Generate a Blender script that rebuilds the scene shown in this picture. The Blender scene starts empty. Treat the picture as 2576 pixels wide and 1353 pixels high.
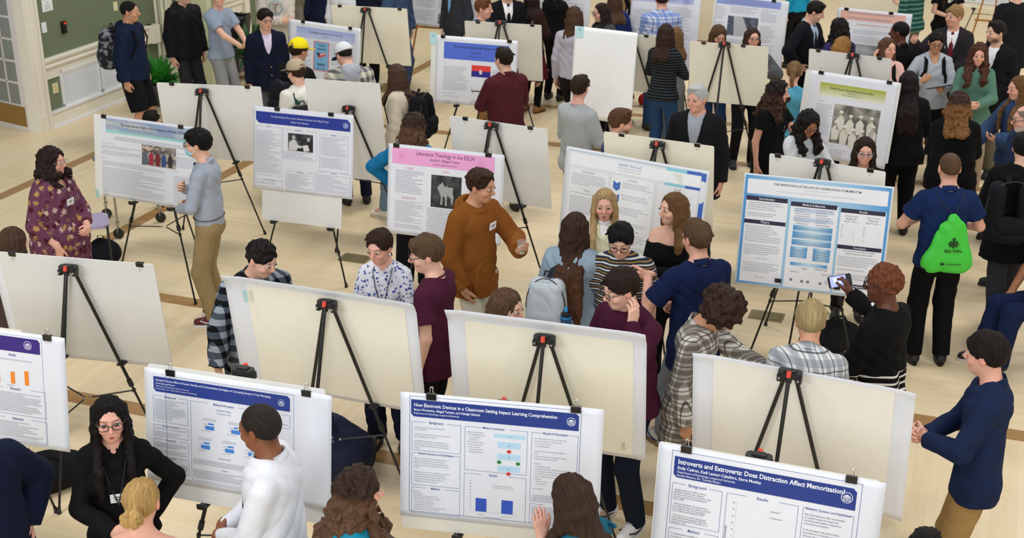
import bpy, bmesh, math, random, time
import numpy as np
from mathutils import Vector, Matrix
T0 = time.time()
SC = bpy.context.scene
COL = SC.collection
# ---------------------------------------------------------------- camera
FPX = 3300.0
TH = math.atan(1346 / FPX)
HC = 4.75
CX, CY = 1288.0, 676.5
ct, st = math.cos(TH), math.sin(TH)
cam = bpy.data.cameras.new('camera')
camo = bpy.data.objects.new('camera', cam)
COL.objects.link(camo)
cam.sensor_width = 36.0
cam.lens = 36.0 * FPX / 2576
camo.location = (0, 0, HC)
camo.rotation_euler = (math.pi / 2 - TH, 0, 0)
cam.clip_end = 200
cam.dof.use_dof = True
cam.dof.focus_distance = 7.4
cam.dof.aperture_fstop = 5.0
SC.camera = camo
# ---------------------------------------------------------------- light and exposure
SC.view_settings.view_transform = 'Standard'
SC.view_settings.look = 'None'
SC.view_settings.gamma = 1.0
SC.view_settings.use_curve_mapping = False
SC.view_settings.exposure = 0.12
SC.cycles.max_bounces = 6
SC.cycles.diffuse_bounces = 3
SC.cycles.glossy_bounces = 2
W = bpy.data.worlds.new('hall_daylight')
SC.world = W
W.use_nodes = True
W.node_tree.nodes['Background'].inputs[0].default_value = (0.93, 0.96, 1.0, 1)
W.node_tree.nodes['Background'].inputs[1].default_value = 0.46
az = math.radians(20.2)
VA = np.array([math.sin(az), math.cos(az), 0.0])      # along the left wall
VB = np.array([math.cos(az), -math.sin(az), 0.0])     # across the hall
def hall(a, b, z=0.0):
    return VA * a + VB * b + np.array([0, 0, z])
def lamp(name, loc, size, power, color=(1.0, 0.96, 0.9)):
    l = bpy.data.lights.new(name, 'AREA')
    l.shape = 'RECTANGLE'; l.size = size[0]; l.size_y = size[1]
    l.energy = power; l.color = color
    o = bpy.data.objects.new(name, l)
    o.location = loc; o.rotation_euler = (0, 0, -az)
    COL.objects.link(o)
    return o
for a_, b_ in ((4, -6), (4, 3), (13, -6), (13, 3), (21, -6), (21, 3)):
    lamp('ceiling_light', hall(a_, b_, 7.5), (1.8, 1.8), 190)
for b_ in (-7.5, 1.5):      # unseen fill lamps added behind the balcony to brighten surfaces facing the camera
    o_ = lamp('camera_side_fill', hall(-4.5, b_, 5.6), (5.0, 3.2), 330, (0.95, 0.98, 1.0)); o_.rotation_euler = (math.radians(68), 0, -az)
# ---------------------------------------------------------------- pixel to world
C0 = np.array([0, 0, HC]); FW = np.array([0, ct, -st]); DN = np.array([0, -st, -ct]); XR = np.array([1.0, 0, 0])
def ray(x, y):
    d = (x - CX) * XR + FPX * FW + (y - CY) * DN
    return d / np.linalg.norm(d)
def at(x, y, h=0.0):
    d = ray(x, y)
    return C0 + d * ((h - HC) / d[2])
# ---------------------------------------------------------------- materials
def lin(c):
    if isinstance(c, str):
        c = c.lstrip('#'); c = [int(c[i:i + 2], 16) / 255 for i in (0, 2, 4)]
    return tuple((v / 12.92 if v <= 0.04045 else ((v + 0.055) / 1.055) ** 2.4) for v in c[:3])
def l4(c): return (*lin(c), 1.0)
MATS = {}
def newmat(name):
    m = bpy.data.materials.new(name); m.use_nodes = True
    nt = m.node_tree
    return m, nt, nt.nodes['Principled BSDF']
def N(nt, typ, **kw):
    n = nt.nodes.new(typ)
    for k, v in kw.items():
        if k.startswith('i_'):
            key = k[2:]
            n.inputs[int(key) if key.isdigit() else key].default_value = v
        else: setattr(n, k, v)
    return n
def mixc(nt, fac, a, b, mode='MIX'):
    n = nt.nodes.new('ShaderNodeMix'); n.data_type = 'RGBA'; n.blend_type = mode
    for sock, v in ((0, fac), (6, a), (7, b)):
        if isinstance(v, (int, float)): n.inputs[sock].default_value = v
        elif isinstance(v, tuple): n.inputs[sock].default_value = v
        else: nt.links.new(v, n.inputs[sock])
    return n.outputs[2]
def mth(nt, op, a, b=0.0, c=0.0, clamp=False):
    n = nt.nodes.new('ShaderNodeMath'); n.operation = op; n.use_clamp = clamp
    for i, v in enumerate((a, b, c)):
        if isinstance(v, (int, float)): n.inputs[i].default_value = v
        else: nt.links.new(v, n.inputs[i])
    return n.outputs[0]
def bump(nt, bs, h, strength=0.3, dist=0.01):
    b = nt.nodes.new('ShaderNodeBump'); b.inputs['Strength'].default_value = strength; b.inputs['Distance'].default_value = dist
    nt.links.new(h, b.inputs['Height']); nt.links.new(b.outputs[0], bs.inputs['Normal'])
def M(color, rough=0.6, metal=0.0, spec=0.5, key=None, var=0.0, emit=0.0):
    k = (str(color), rough, metal, spec, var, emit)
    if k in MATS: return MATS[k]
    m, nt, bs = newmat('surface')
    bs.inputs['Roughness'].default_value = rough; bs.inputs['Metallic'].default_value = metal
    bs.inputs['Specular IOR Level'].default_value = spec
    tc = N(nt, 'ShaderNodeTexCoord'); no = N(nt, 'ShaderNodeTexNoise', i_Scale=14.0, i_Detail=3.0)
    nt.links.new(tc.outputs['Object'], no.inputs['Vector'])
    c = l4(color); v = max(var, 0.03)
    d = tuple(x * (1 - v) for x in c[:3]) + (1,); e = tuple(min(1, x * (1 + v)) for x in c[:3]) + (1,)
    nt.links.new(mixc(nt, no.outputs['Fac'], d, e), bs.inputs['Base Color'])
    if emit:
        bs.inputs['Emission Color'].default_value = c; bs.inputs['Emission Strength'].default_value = emit
    MATS[k] = m
    return m
def cloth(kind='plain', cols=('#333333',), scale=1.0, rough=0.92):
    k = ('cloth', kind, tuple(cols), scale, rough)
    if k in MATS: return MATS[k]
    m, nt, bs = newmat('cloth')
    bs.inputs['Roughness'].default_value = rough; bs.inputs['Specular IOR Level'].default_value = 0.12
    bs.inputs['Sheen Weight'].default_value = 0.0
    tc = N(nt, 'ShaderNodeTexCoord'); P = tc.outputs['Object']
    base = l4(cols[0])
    no = N(nt, 'ShaderNodeTexNoise', i_Scale=9.0, i_Detail=4.0); nt.links.new(P, no.inputs['Vector'])
    sx = N(nt, 'ShaderNodeSeparateXYZ'); nt.links.new(P, sx.inputs[0])
    X, Y, Z = sx.outputs
    ang = mth(nt, 'ADD', X, mth(nt, 'MULTIPLY', Y, 0.8))
    def band(v, period, w, soft=0.02, off=0.0):
        f = mth(nt, 'FRACT', mth(nt, 'ADD', mth(nt, 'DIVIDE', v, period), off + 100.0))
        d = mth(nt, 'ABSOLUTE', mth(nt, 'SUBTRACT', f, 0.5))
        return mth(nt, 'MULTIPLY', mth(nt, 'SUBTRACT', w / 2 + soft / 2, d), 1.0 / soft, clamp=True)
    out = base
    if kind == 'plaid':
        p = 0.085 * scale
        b1 = band(ang, p, 0.5); b2 = band(Z, p, 0.5)
        s = mth(nt, 'MULTIPLY', mth(nt, 'ADD', b1, b2), 0.5)
        out = mixc(nt, b1, base, l4(cols[1])); out2 = mixc(nt, b1, l4(cols[1]), l4(cols[2]))
        out = mixc(nt, b2, out, out2)
    elif kind == 'tartan':
        p = 0.13 * scale
        out = mixc(nt, mth(nt, 'MULTIPLY', band(ang, p, 0.42, 0.05), 0.6), base, l4(cols[1]))
        out = mixc(nt, mth(nt, 'MULTIPLY', band(Z, p, 0.42, 0.05), 0.6), out, l4(cols[1]))
        if len(cols) > 2:
            out = mixc(nt, mth(nt, 'MULTIPLY', band(ang, p, 0.08, 0.03, 0.5), 0.8), out, l4(cols[2]))
            out = mixc(nt, mth(nt, 'MULTIPLY', band(Z, p, 0.08, 0.03, 0.5), 0.8), out, l4(cols[2]))
    elif kind == 'stripe':
        out = mixc(nt, band(Z, 0.04 * scale, 0.22, 0.08), base, l4(cols[1]))
        if len(cols) > 2: out = mixc(nt, band(Z, 0.04 * scale, 0.18, 0.08, 0.5), out, l4(cols[2]))
    elif kind == 'floral':
        vo = N(nt, 'ShaderNodeTexVoronoi', i_Scale=13.0 / scale); nt.links.new(P, vo.inputs['Vector'])
        n2 = N(nt, 'ShaderNodeTexNoise', i_Scale=34.0 / scale, i_Detail=2.0, i_Distortion=1.5); nt.links.new(P, n2.inputs['Vector'])
        d = mth(nt, 'ADD', vo.outputs['Distance'], mth(nt, 'MULTIPLY', mth(nt, 'SUBTRACT', n2.outputs['Fac'], 0.5), 1.1))
        fac = mth(nt, 'MULTIPLY', mth(nt, 'SUBTRACT', 0.40, d), 14.0, clamp=True)
        wn = N(nt, 'ShaderNodeSeparateColor'); nt.links.new(vo.outputs['Color'], wn.inputs[0])
        fl = mixc(nt, mth(nt, 'GREATER_THAN', wn.outputs[0], 0.5), l4(cols[1]), l4(cols[2]))
        if len(cols) > 3: fl = mixc(nt, mth(nt, 'GREATER_THAN', wn.outputs[1], 0.66), fl, l4(cols[3]))
        out = mixc(nt, fac, base, fl)
    elif kind == 'sprig':
        vo = N(nt, 'ShaderNodeTexVoronoi', i_Scale=26.0 / scale); nt.links.new(P, vo.inputs['Vector'])
        n2 = N(nt, 'ShaderNodeTexNoise', i_Scale=60.0 / scale, i_Detail=2.0); nt.links.new(P, n2.inputs['Vector'])
        d = mth(nt, 'ADD', vo.outputs['Distance'], mth(nt, 'MULTIPLY', mth(nt, 'SUBTRACT', n2.outputs['Fac'], 0.5), 1.2))
        fac = mth(nt, 'MULTIPLY', mth(nt, 'SUBTRACT', 0.34, d), 20.0, clamp=True)
        out = mixc(nt, fac, base, mixc(nt, vo.outputs['Color'], l4(cols[1]), l4(cols[2])))
    elif kind == 'camo':
        n2 = N(nt, 'ShaderNodeTexNoise', i_Scale=13.0, i_Detail=1.5, i_Distortion=0.8); nt.links.new(P, n2.inputs['Vector'])
        f = mth(nt, 'MULTIPLY', mth(nt, 'SUBTRACT', n2.outputs['Fac'], 0.5), 9.0, clamp=True)
        out = mixc(nt, f, base, l4(cols[1]))
    elif kind == 'rows':      # wavy white rows on the lower part
        wv = mth(nt, 'ADD', Z, mth(nt, 'MULTIPLY', mth(nt, 'SINE', mth(nt, 'MULTIPLY', ang, 30.0)), 0.012))
        low = mth(nt, 'LESS_THAN', Z, 1.13 * scale)
        out = mixc(nt, mth(nt, 'MULTIPLY', band(wv, 0.05, 0.3, 0.05), low), base, l4(cols[1]))
    elif kind == 'denim':
        n2 = N(nt, 'ShaderNodeTexNoise', i_Scale=5.0, i_Detail=6.0); nt.links.new(P, n2.inputs['Vector'])
        out = mixc(nt, n2.outputs['Fac'], base, l4(cols[1]))
    dark = mixc(nt, 0.14, out, (0, 0, 0, 1)) if not isinstance(out, tuple) else tuple(v * 0.86 for v in out[:3]) + (1,)
    lite = out if not isinstance(out, tuple) else tuple(min(1, v * 1.08 + 0.002) for v in out[:3]) + (1,)
    nt.links.new(mixc(nt, no.outputs['Fac'], dark, lite), bs.inputs['Base Color'])
    nb = N(nt, 'ShaderNodeTexNoise', i_Scale=22.0, i_Detail=5.0, i_Distortion=0.6); nt.links.new(P, nb.inputs['Vector'])
    bump(nt, bs, nb.outputs['Fac'], 0.35, 0.012)
    MATS[k] = m
    return m
def hairmat(col, tip=None, strand=1.0):
    k = ('hair', col, tip)
    if k in MATS: return MATS[k]
    m, nt, bs = newmat('hair')
    at_ = N(nt, 'ShaderNodeAttribute', attribute_name='strand')
    n1 = N(nt, 'ShaderNodeTexNoise', i_Scale=5.0, i_Detail=6.0); nt.links.new(at_.outputs['Vector'], n1.inputs['Vector'])
    c = lin(col)
    d = tuple(v * 0.5 for v in c) + (1,); e = tuple(min(1, v * 1.4 + 0.002) for v in c) + (1,)
    f = mth(nt, 'MULTIPLY', mth(nt, 'SUBTRACT', n1.outputs['Fac'], 0.3), 2.3, clamp=True)
    base = mixc(nt, f, d, e)
    if tip:
        sx = N(nt, 'ShaderNodeSeparateXYZ'); nt.links.new(at_.outputs['Vector'], sx.inputs[0])
        g_ = mth(nt, 'MULTIPLY', mth(nt, 'SUBTRACT', 0.35, sx.outputs[2]), 1.6, clamp=True)
        base = mixc(nt, g_, base, mixc(nt, f, tuple(v * 0.6 for v in lin(tip)) + (1,), tuple(min(1, v * 1.3) for v in lin(tip)) + (1,)))
    nt.links.new(base, bs.inputs['Base Color'])
    bs.inputs['Roughness'].default_value = 0.55; bs.inputs['Specular IOR Level'].default_value = 0.16
    bump(nt, bs, n1.outputs['Fac'], 0.9, 0.006)
    MATS[k] = m
    return m
def skinmat():
    if 'skin' in MATS: return MATS['skin']
    m, nt, bs = newmat('skin')
    a_ = N(nt, 'ShaderNodeAttribute', attribute_name='tint')
    tc = N(nt, 'ShaderNodeTexCoord'); no = N(nt, 'ShaderNodeTexNoise', i_Scale=40.0, i_Detail=3.0); nt.links.new(tc.outputs['Object'], no.inputs['Vector'])
    dk = mixc(nt, 0.12, a_.outputs['Color'], (0.25, 0.04, 0.02, 1))
    nt.links.new(mixc(nt, no.outputs['Fac'], dk, a_.outputs['Color']), bs.inputs['Base Color'])
    bs.inputs['Roughness'].default_value = 0.5; bs.inputs['Specular IOR Level'].default_value = 0.4
    bs.inputs['Subsurface Weight'].default_value = 0.0
    MATS['skin'] = m
    return m
# ---------------------------------------------------------------- objects
def tag(o, label=None, cat=None, group=None, kind=None):
    if label: o['label'] = label
    if cat: o['category'] = cat
    if group: o['group'] = group
    if kind: o['kind'] = kind
    return o
def empty(name, loc=(0, 0, 0), rz=0.0):
    o = bpy.data.objects.new(name, None); COL.objects.link(o)
    o.location = loc; o.rotation_euler = (0, 0, rz); o.empty_display_size = 0.1
    return o
def meshobj(name, verts, faces, mats, parent=None, smooth=False, mi=None, label=None):
    me = bpy.data.meshes.new(name)
    me.from_pydata([tuple(map(float, v)) for v in verts], [], faces)
    if not isinstance(mats, (list, tuple)): mats = [mats]
    for m in mats: me.materials.append(m)
    if mi is not None: me.polygons.foreach_set('material_index', mi)
    if smooth: me.polygons.foreach_set('use_smooth', [True] * len(me.polygons))
    me.update()
    o = bpy.data.objects.new(name, me); COL.objects.link(o)
    if parent is not None: o.parent = parent
    if label: o['label'] = label
    return o
class MB:
    """collects simple solids into one mesh"""
    def __init__(s): s.v = []; s.f = []; s.mi = []
    def add(s, v, f, m=0):
        b = len(s.v); s.v += [tuple(map(float, p)) for p in v]; s.f += [tuple(i + b for i in q) for q in f]; s.mi += [m] * len(f)
    def box(s, c, d, R=None, m=0, bev=0.0):
        hx, hy, hz = d[0] / 2, d[1] / 2, d[2] / 2
        if bev > 0:
            b = min(bev, hx * .9, hy * .9)
            ring = [(hx - b, -hy), (hx, -hy + b), (hx, hy - b), (hx - b, hy), (-hx + b, hy), (-hx, hy - b), (-hx, -hy + b), (-hx + b, -hy)]
            P = [(x, y, -hz) for x, y in ring] + [(x, y, hz) for x, y in ring]
            n = 8
            F = [tuple(range(n - 1, -1, -1)), tuple(range(n, 2 * n))] + [(i, (i + 1) % n, n + (i + 1) % n, n + i) for i in range(n)]
        else:
            P = [(x, y, z) for z in (-hz, hz) for x, y in ((-hx, -hy), (hx, -hy), (hx, hy), (-hx, hy))]
            F = [(3, 2, 1, 0), (4, 5, 6, 7), (0, 1, 5, 4), (1, 2, 6, 5), (2, 3, 7, 6), (3, 0, 4, 7)]
        P = np.array(P)
        if R is not None: P = P @ np.array(R).T
        s.add(P + np.array(c), F, m)
    def tube(s, pts, r, n=8, m=0, caps=True, flat=1.0):
        pts = [np.array(p, float) for p in pts]
        rs = r if isinstance(r, (list, tuple)) else [r] * len(pts)
        t0 = pts[1] - pts[0]; t0 = t0 / (np.linalg.norm(t0) + 1e-9)
        up = np.array([0, 0, 1.0]) if abs(t0[2]) < 0.9 else np.array([1.0, 0, 0])
        V = []
        for i, p in enumerate(pts):
            t = (pts[min(i + 1, len(pts) - 1)] - pts[max(i - 1, 0)]); t = t / (np.linalg.norm(t) + 1e-9)
            a = np.cross(t, up); a /= (np.linalg.norm(a) + 1e-9); b = np.cross(a, t); up = b
            for k in range(n):
                an = 2 * math.pi * k / n
                V.append(p + rs[i] * (math.cos(an) * a + flat * math.sin(an) * b))
        F = [(i * n + k, i * n + (k + 1) % n, (i + 1) * n + (k + 1) % n, (i + 1) * n + k) for i in range(len(pts) - 1) for k in range(n)]
        if caps: F += [tuple(range(n - 1, -1, -1)), tuple((len(pts) - 1) * n + k for k in range(n))]
        s.add(V, F, m)
    def lathe(s, prof, c=(0, 0, 0), n=20, m=0, R=None):
        V = []
        for r, z in prof:
            for k in range(n):
                an = 2 * math.pi * k / n; V.append((r * math.cos(an), r * math.sin(an), z))
        V = np.array(V)
        if R is not None: V = V @ np.array(R).T
        F = [(i * n + k, i * n + (k + 1) % n, (i + 1) * n + (k + 1) % n, (i + 1) * n + k) for i in range(len(prof) - 1) for k in range(n)]
        F += [tuple(range(n - 1, -1, -1)), tuple((len(prof) - 1) * n + k for k in range(n))]
        s.add(V + np.array(c), F, m)
    def poly(s, pts, z=0.0, m=0):
        s.add([(p[0], p[1], z) for p in pts], [tuple(range(len(pts)))], m)
    def build(s, name, mats, parent=None, smooth=False, label=None):
        o = meshobj(name, s.v, s.f, mats, parent, False, s.mi, label)
        if smooth:
            o.data.polygons.foreach_set('use_smooth', [True] * len(o.data.polygons))
            o.data.set_sharp_from_angle(angle=math.radians(40))
        return o
# ---------------------------------------------------------------- signed distance fields
def nrm(v): v = np.array(v, float); return v / (np.linalg.norm(v) + 1e-12)
class Sdf:
    def __init__(s): s.p = []; s.warp = None
    def cap(s, a, b, r1, r2=None, k=.02, op='+', f0=False, f1=False, sq=None):
        """round cone a-b; f0/f1 cut its ends flat; sq=(dir, factor) squashes it along dir"""
        a = np.array(a, float); b = np.array(b, float); r2 = r1 if r2 is None else r2
        R = max(r1, r2) * (max(1.0, sq[1]) if sq else 1.0)
        s.p.append(('c', a, b, r1, r2, k, op, f0, f1, sq, np.minimum(a, b) - R, np.maximum(a, b) + R))
    def ell(s, c, r, R=None, k=.02, op='+'):
        c = np.array(c, float); r = np.array(r if hasattr(r, '__len__') else (r, r, r), float)
        m = max(r) if R is not None else None
        ext = np.array([m] * 3) if R is not None else r
        s.p.append(('e', c, r, R, None, k, op, False, False, None, c - ext, c + ext))
    def plane(s, p, n, k=.004):
        s.p.append(('p', np.array(p, float), nrm(n), None, None, k, 'cut', 0, 0, None, None, None))
    def bounds(s):
        ps = [q for q in s.p if q[6] == '+']
        return np.min([q[10] for q in ps], 0), np.max([q[11] for q in ps], 0)
    def grid(s, lo, hi, d):
        n = np.maximum(np.ceil((hi - lo) / d).astype(int) + 1, 4)
        ax = [lo[i] + d * np.arange(n[i]) for i in range(3)]
        S = np.full(n, 0.25, np.float32)
        for (ty, A, B, r1, r2, k, op, f0, f1, sq, bl, bh) in s.p:
            if ty == 'p':
                x, y, z = ax[0][:, None, None] - A[0], ax[1][None, :, None] - A[1], ax[2][None, None, :] - A[2]
                D = (x * B[0] + y * B[1] + z * B[2]).astype(np.float32)
                S = smax(S, D, k); continue
            mg = k + 3 * d
            i0 = np.clip(np.floor((bl - mg - lo) / d).astype(int), 0, n); i1 = np.clip(np.ceil((bh + mg - lo) / d).astype(int) + 1, 0, n)
            if np.any(i1 <= i0): continue
            sl = tuple(slice(i0[q], i1[q]) for q in range(3))
            x = (ax[0][sl[0]])[:, None, None]; y = (ax[1][sl[1]])[None, :, None]; z = (ax[2][sl[2]])[None, None, :]
            if ty == 'c':
                ab = B - A; L2 = float(ab @ ab) + 1e-12; L = math.sqrt(L2)
                px, py, pz = x - A[0], y - A[1], z - A[2]
                t0 = (px * ab[0] + py * ab[1] + pz * ab[2]) / L2
                t = np.clip(t0, 0, 1)
                qx, qy, qz = px - t * ab[0], py - t * ab[1], pz - t * ab[2]
                if sq is not None:
                    v = sq[0]; c = qx * v[0] + qy * v[1] + qz * v[2]; g = 1.0 / sq[1] - 1.0
                    qx, qy, qz = qx + g * c * v[0], qy + g * c * v[1], qz + g * c * v[2]
                    D = (np.sqrt(qx * qx + qy * qy + qz * qz) - (r1 + (r2 - r1) * t)) * min(1.0, sq[1])
                else:
                    D = np.sqrt(qx * qx + qy * qy + qz * qz) - (r1 + (r2 - r1) * t)
                if f1: D = np.maximum(D, (t0 - 1) * L)
                if f0: D = np.maximum(D, -t0 * L)
            else:
                px, py, pz = x - A[0], y - A[1], z - A[2]
                if r1 is not None:
                    R = r1
                    px, py, pz = (px * R[0, 0] + py * R[1, 0] + pz * R[2, 0]), (px * R[0, 1] + py * R[1, 1] + pz * R[2, 1]), (px * R[0, 2] + py * R[1, 2] + pz * R[2, 2])
                k0 = np.sqrt((px / B[0]) ** 2 + (py / B[1]) ** 2 + (pz / B[2]) ** 2)
                k1 = np.sqrt((px / B[0] ** 2) ** 2 + (py / B[1] ** 2) ** 2 + (pz / B[2] ** 2) ** 2) + 1e-9
                D = k0 * (k0 - 1) / k1
            D = D.astype(np.float32)
            if op == '+': S[sl] = smin(S[sl], D, k)
            else: S[sl] = smax(S[sl], -D, k)
        if s.warp is not None:
            S += s.warp(ax[0][:, None, None], ax[1][None, :, None], ax[2][None, None, :]).astype(np.float32)
        return S
def smin(a, b, k):
    h = np.maximum(k - np.abs(a - b), 0) / k
    return np.minimum(a, b) - h * h * k * 0.25
def smax(a, b, k):
    h = np.maximum(k - np.abs(a - b), 0) / k
    return np.maximum(a, b) + h * h * k * 0.25
def nets(S, lo, d, keep=None):
    """naive surface nets"""
    ins = S < 0
    nx, ny, nz = S.shape
    ncell = (nx, ny, nz)
    acc = np.zeros((nx * ny * nz, 3), np.float32) if False else None
    ids_all, pts_all, quads = [], [], []
    for axn in range(3):
        sl0 = [slice(None)] * 3; sl1 = [slice(None)] * 3
        sl0[axn] = slice(0, -1); sl1[axn] = slice(1, None)
        A = S[tuple(sl0)]; B = S[tuple(sl1)]
        I = np.argwhere(ins[tuple(sl0)] != ins[tuple(sl1)])
        if len(I) == 0: continue
        o1, o2 = (axn + 1) % 3, (axn + 2) % 3
        ok = (I[:, o1] > 0) & (I[:, o2] > 0) & (I[:, o1] < S.shape[o1] - 1) & (I[:, o2] < S.shape[o2] - 1)
        I = I[ok]
        a = A[I[:, 0], I[:, 1], I[:, 2]]; b = B[I[:, 0], I[:, 1], I[:, 2]]
        t = a / (a - b)
        P = I.astype(np.float32); P[:, axn] += t
        if keep is not None:
            kk = keep(P * d + lo); I = I[kk]; P = P[kk]; a = a[kk]
        cells = []
        for d1, d2 in ((-1, -1), (0, -1), (0, 0), (-1, 0)):
            J = I.copy(); J[:, o1] += d1; J[:, o2] += d2
            cells.append((J[:, 0] * ny + J[:, 1]) * nz + J[:, 2])
        Q = np.stack(cells, 1)
        flip = a >= 0
        Q[flip] = Q[flip][:, ::-1]
        quads.append(Q)
        for c in cells: ids_all.append(c); pts_all.append(P)
    if not quads: return np.zeros((0, 3)), np.zeros((0, 4), int)
    ids = np.concatenate(ids_all); pts = np.concatenate(pts_all); Q = np.concatenate(quads)
    u, inv = np.unique(ids, return_inverse=True)
    cnt = np.bincount(inv)
    V = np.stack([np.bincount(inv, pts[:, i]) / cnt for i in range(3)], 1)
    Q = np.searchsorted(u, Q)
    return V * d + lo, Q
def mk(name, V, Q, mat, parent=None, attr=None, label=None):
    me = bpy.data.meshes.new(name)
    nv, nf = len(V), len(Q)
    me.vertices.add(nv); me.vertices.foreach_set('co', np.ascontiguousarray(V, np.float32).ravel())
    me.loops.add(nf * 4); me.loops.foreach_set('vertex_index', np.ascontiguousarray(Q, np.int32).ravel())
    me.polygons.add(nf); me.polygons.foreach_set('loop_start', np.arange(0, nf * 4, 4, dtype=np.int32))
    me.update(calc_edges=True)
    me.polygons.foreach_set('use_smooth', np.ones(nf, bool))
    me.materials.append(mat)
    if attr is not None:
        nm, ty, arr = attr
        a = me.attributes.new(nm, ty, 'POINT')
        a.data.foreach_set('color' if ty == 'FLOAT_COLOR' else 'vector', np.ascontiguousarray(arr, np.float32).ravel())
    o = bpy.data.objects.new(name, me); COL.objects.link(o)
    if parent is not None: o.parent = parent
    if label: o['label'] = label
    return o
def solid(name, sdf, d, mat, parent=None, label=None, attr=None):
    lo, hi = sdf.bounds(); lo = lo - 3 * d - .01; hi = hi + 3 * d + .01
    V, Q = nets(sdf.grid(lo, hi, d), lo, d)
    if len(Q) == 0: return None
    return mk(name, V, Q, mat, parent, attr(V) if attr else None, label)
def rotm(axis, a):
    return np.array(Matrix.Rotation(a, 3, axis))
# ---------------------------------------------------------------- people
SKINS = dict(fair='#e3b49c', pink='#e2ab95', tan='#cf9a7a', olive='#c69270', brown='#8d5a3c', dark='#5a3524', med='#a9714f')
RNG = random.Random(7)
def ik(S, Wt, l1, l2, pole):
    S = np.array(S); Wt = np.array(Wt); v = Wt - S; L = np.linalg.norm(v)
    if L > (l1 + l2) * 0.985:
        Wt = S + v / L * (l1 + l2) * 0.985; v = Wt - S; L = np.linalg.norm(v)
    a = (l1 * l1 - l2 * l2 + L * L) / (2 * L); hgt = math.sqrt(max(l1 * l1 - a * a, 1e-6))
    d = v / L; p = np.array(pole, float); p = p - d * (p @ d); p = nrm(p)
    return S + d * a + p * hgt, Wt
ARMS = {   # wrist target (x outwards), elbow pole, hand direction, palm normal, curl
    'down': ((.235, .03, .845), (.25, -1, 0), (0.0, .10, -1), (-1, 0, 0), .45),
    'front': ((.035, .245, 1.06), (1, -.5, -.5), (-.8, .35, .05), (0, -1, -.3), .6),
    'clasp': ((.03, .29, 1.10), (1, -.5, -.6), (-.5, .8, .1), (-.6, -.6, 0), .75),
    'cross': ((-.07, .235, 1.19), (1, .2, -1), (-1, .0, .1), (0, -1, 0), .3),
    'pocket': ((.20, .07, .90), (1, -1, 0), (-.35, .15, -.9), (-1, 0, 0), .3),
    'hold': ((.06, .30, 1.14), (1, -.4, -.8), (-.35, .9, .25), (-.3, 0, 1), .55),
    'chest': ((.06, .22, 1.27), (1, -.1, -1), (-.75, .25, .55), (-.2, -1, 0), .7),
    'raise': ((.24, .50, 1.50), (.6, .1, -1), (-.3, .75, .5), (-.9, -.3, 0), .65),
    'ear': ((.135, .10, 1.50), (.8, .7, -.8), (-.05, -.25, 1), (-1, -.1, 0), .35),
    'hip': ((.20, .02, 1.0), (1, -.35, .0), (-.3, .6, -.4), (-1, 0, 0), .5),
    'reach': ((.16, .46, 1.22), (.7, -.2, -1), (-.1, 1, .15), (-1, 0, .2), .3),
    'back': ((.10, -.17, 1.0), (1, -.2, 0), (-1, 0, -.1), (0, -1, 0), .4),
    'lap': ((.12, .42, .72), (1, -.6, 0), (-.3, .9, -.2), (0, -.2, -1), .4),
    'knee': ((.10, .52, .70), (1, -.5, 0), (-.5, .8, -.3), (0, -.2, -1), .45),
}
def hand_prims(sd, Wp, d, n, side, s, curl, r=1.0):
    d = nrm(d); n = np.array(n, float); n = nrm(n - d * (n @ d)); T = nrm(side * np.cross(d, n))
    f = s
    sd.cap(Wp - d * .03 * f, Wp + d * .03 * f, .024 * f * r, .026 * f * r, k=.02, sq=(n, .75))
    offs = [(.028, .082, .068, .0088), (.009, .088, .077, .0092), (-.010, .084, .071, .0087), (-.028, .074, .055, .0078)]
    for i, (o, kx, L, rr) in enumerate(offs):
        K = Wp + d * kx * f + T * o * f
        sd.cap(Wp + d * .015 * f + T * o * .55 * f, K, .014 * f * r, .0115 * f * r, k=.012)
        c = curl * (1 + .12 * (i - 1)); a = 0.0; p = K; dd = d + T * o * 2.2 * (1 - curl)
        dd = nrm(dd)
        for j, (seg, b) in enumerate(((.44, 50), (.31, 72), (.25, 45))):
            a += math.radians(b) * c
            q = p + (dd * math.cos(a) + n * math.sin(a)) * L * seg * f
            sd.cap(p, q, (rr - .0006 * j) * f * r, (rr - .0006 * (j + 1)) * f * r, k=.0035 if j else .006)
            p = q
    p0 = Wp + d * .018 * f + T * .018 * f
    p1 = Wp + d * .052 * f + T * .046 * f + n * .012 * f
    p2 = p1 + nrm(d * .85 + T * (.45 - .5 * curl) + n * (.2 + .6 * curl)) * .032 * f
    p3 = p2 + nrm(d * .9 + T * (.1 - .4 * curl) + n * (.2 + .7 * curl)) * .026 * f
    sd.cap(p0, p1, .0165 * f * r, .012 * f * r, k=.014); sd.cap(p1, p2, .0115 * f * r, .010 * f * r, k=.004); sd.cap(p2, p3, .010 * f * r, .0082 * f * r, k=.003)
    return Wp + d * .085 * f + n * .03 * f, d, n, T
def wrinkle(A, ph, s=1.0):
    def w(x, y, z):
        u = 17 * z + 3.5 * np.sin(7 * x + ph) + 3.0 * np.sin(8 * y + 1.3 * ph)
        v = 21 * x + 12 * z - 13 * y + 2.5 * np.sin(9 * z + ph)
        v2 = -22 * x + 11 * z + 12 * y + 2.5 * np.sin(7 * z + 2 * ph)
        f1 = 1 - 2 * np.abs(np.sin(v)) ** .7; f2 = 1 - 2 * np.abs(np.sin(v2)) ** .7
        m1 = .5 + .5 * np.sin(6 * z + 5 * x + ph); m2 = .5 + .5 * np.sin(5 * z - 6 * x + 2 + ph)
        return A * (0.70 * f1 * m1 * m1 + 0.70 * f2 * m2 * m2 + 0.15 * np.sin(31 * x + 19 * z + 3 * np.sin(14 * y + ph)))
    return w
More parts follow.
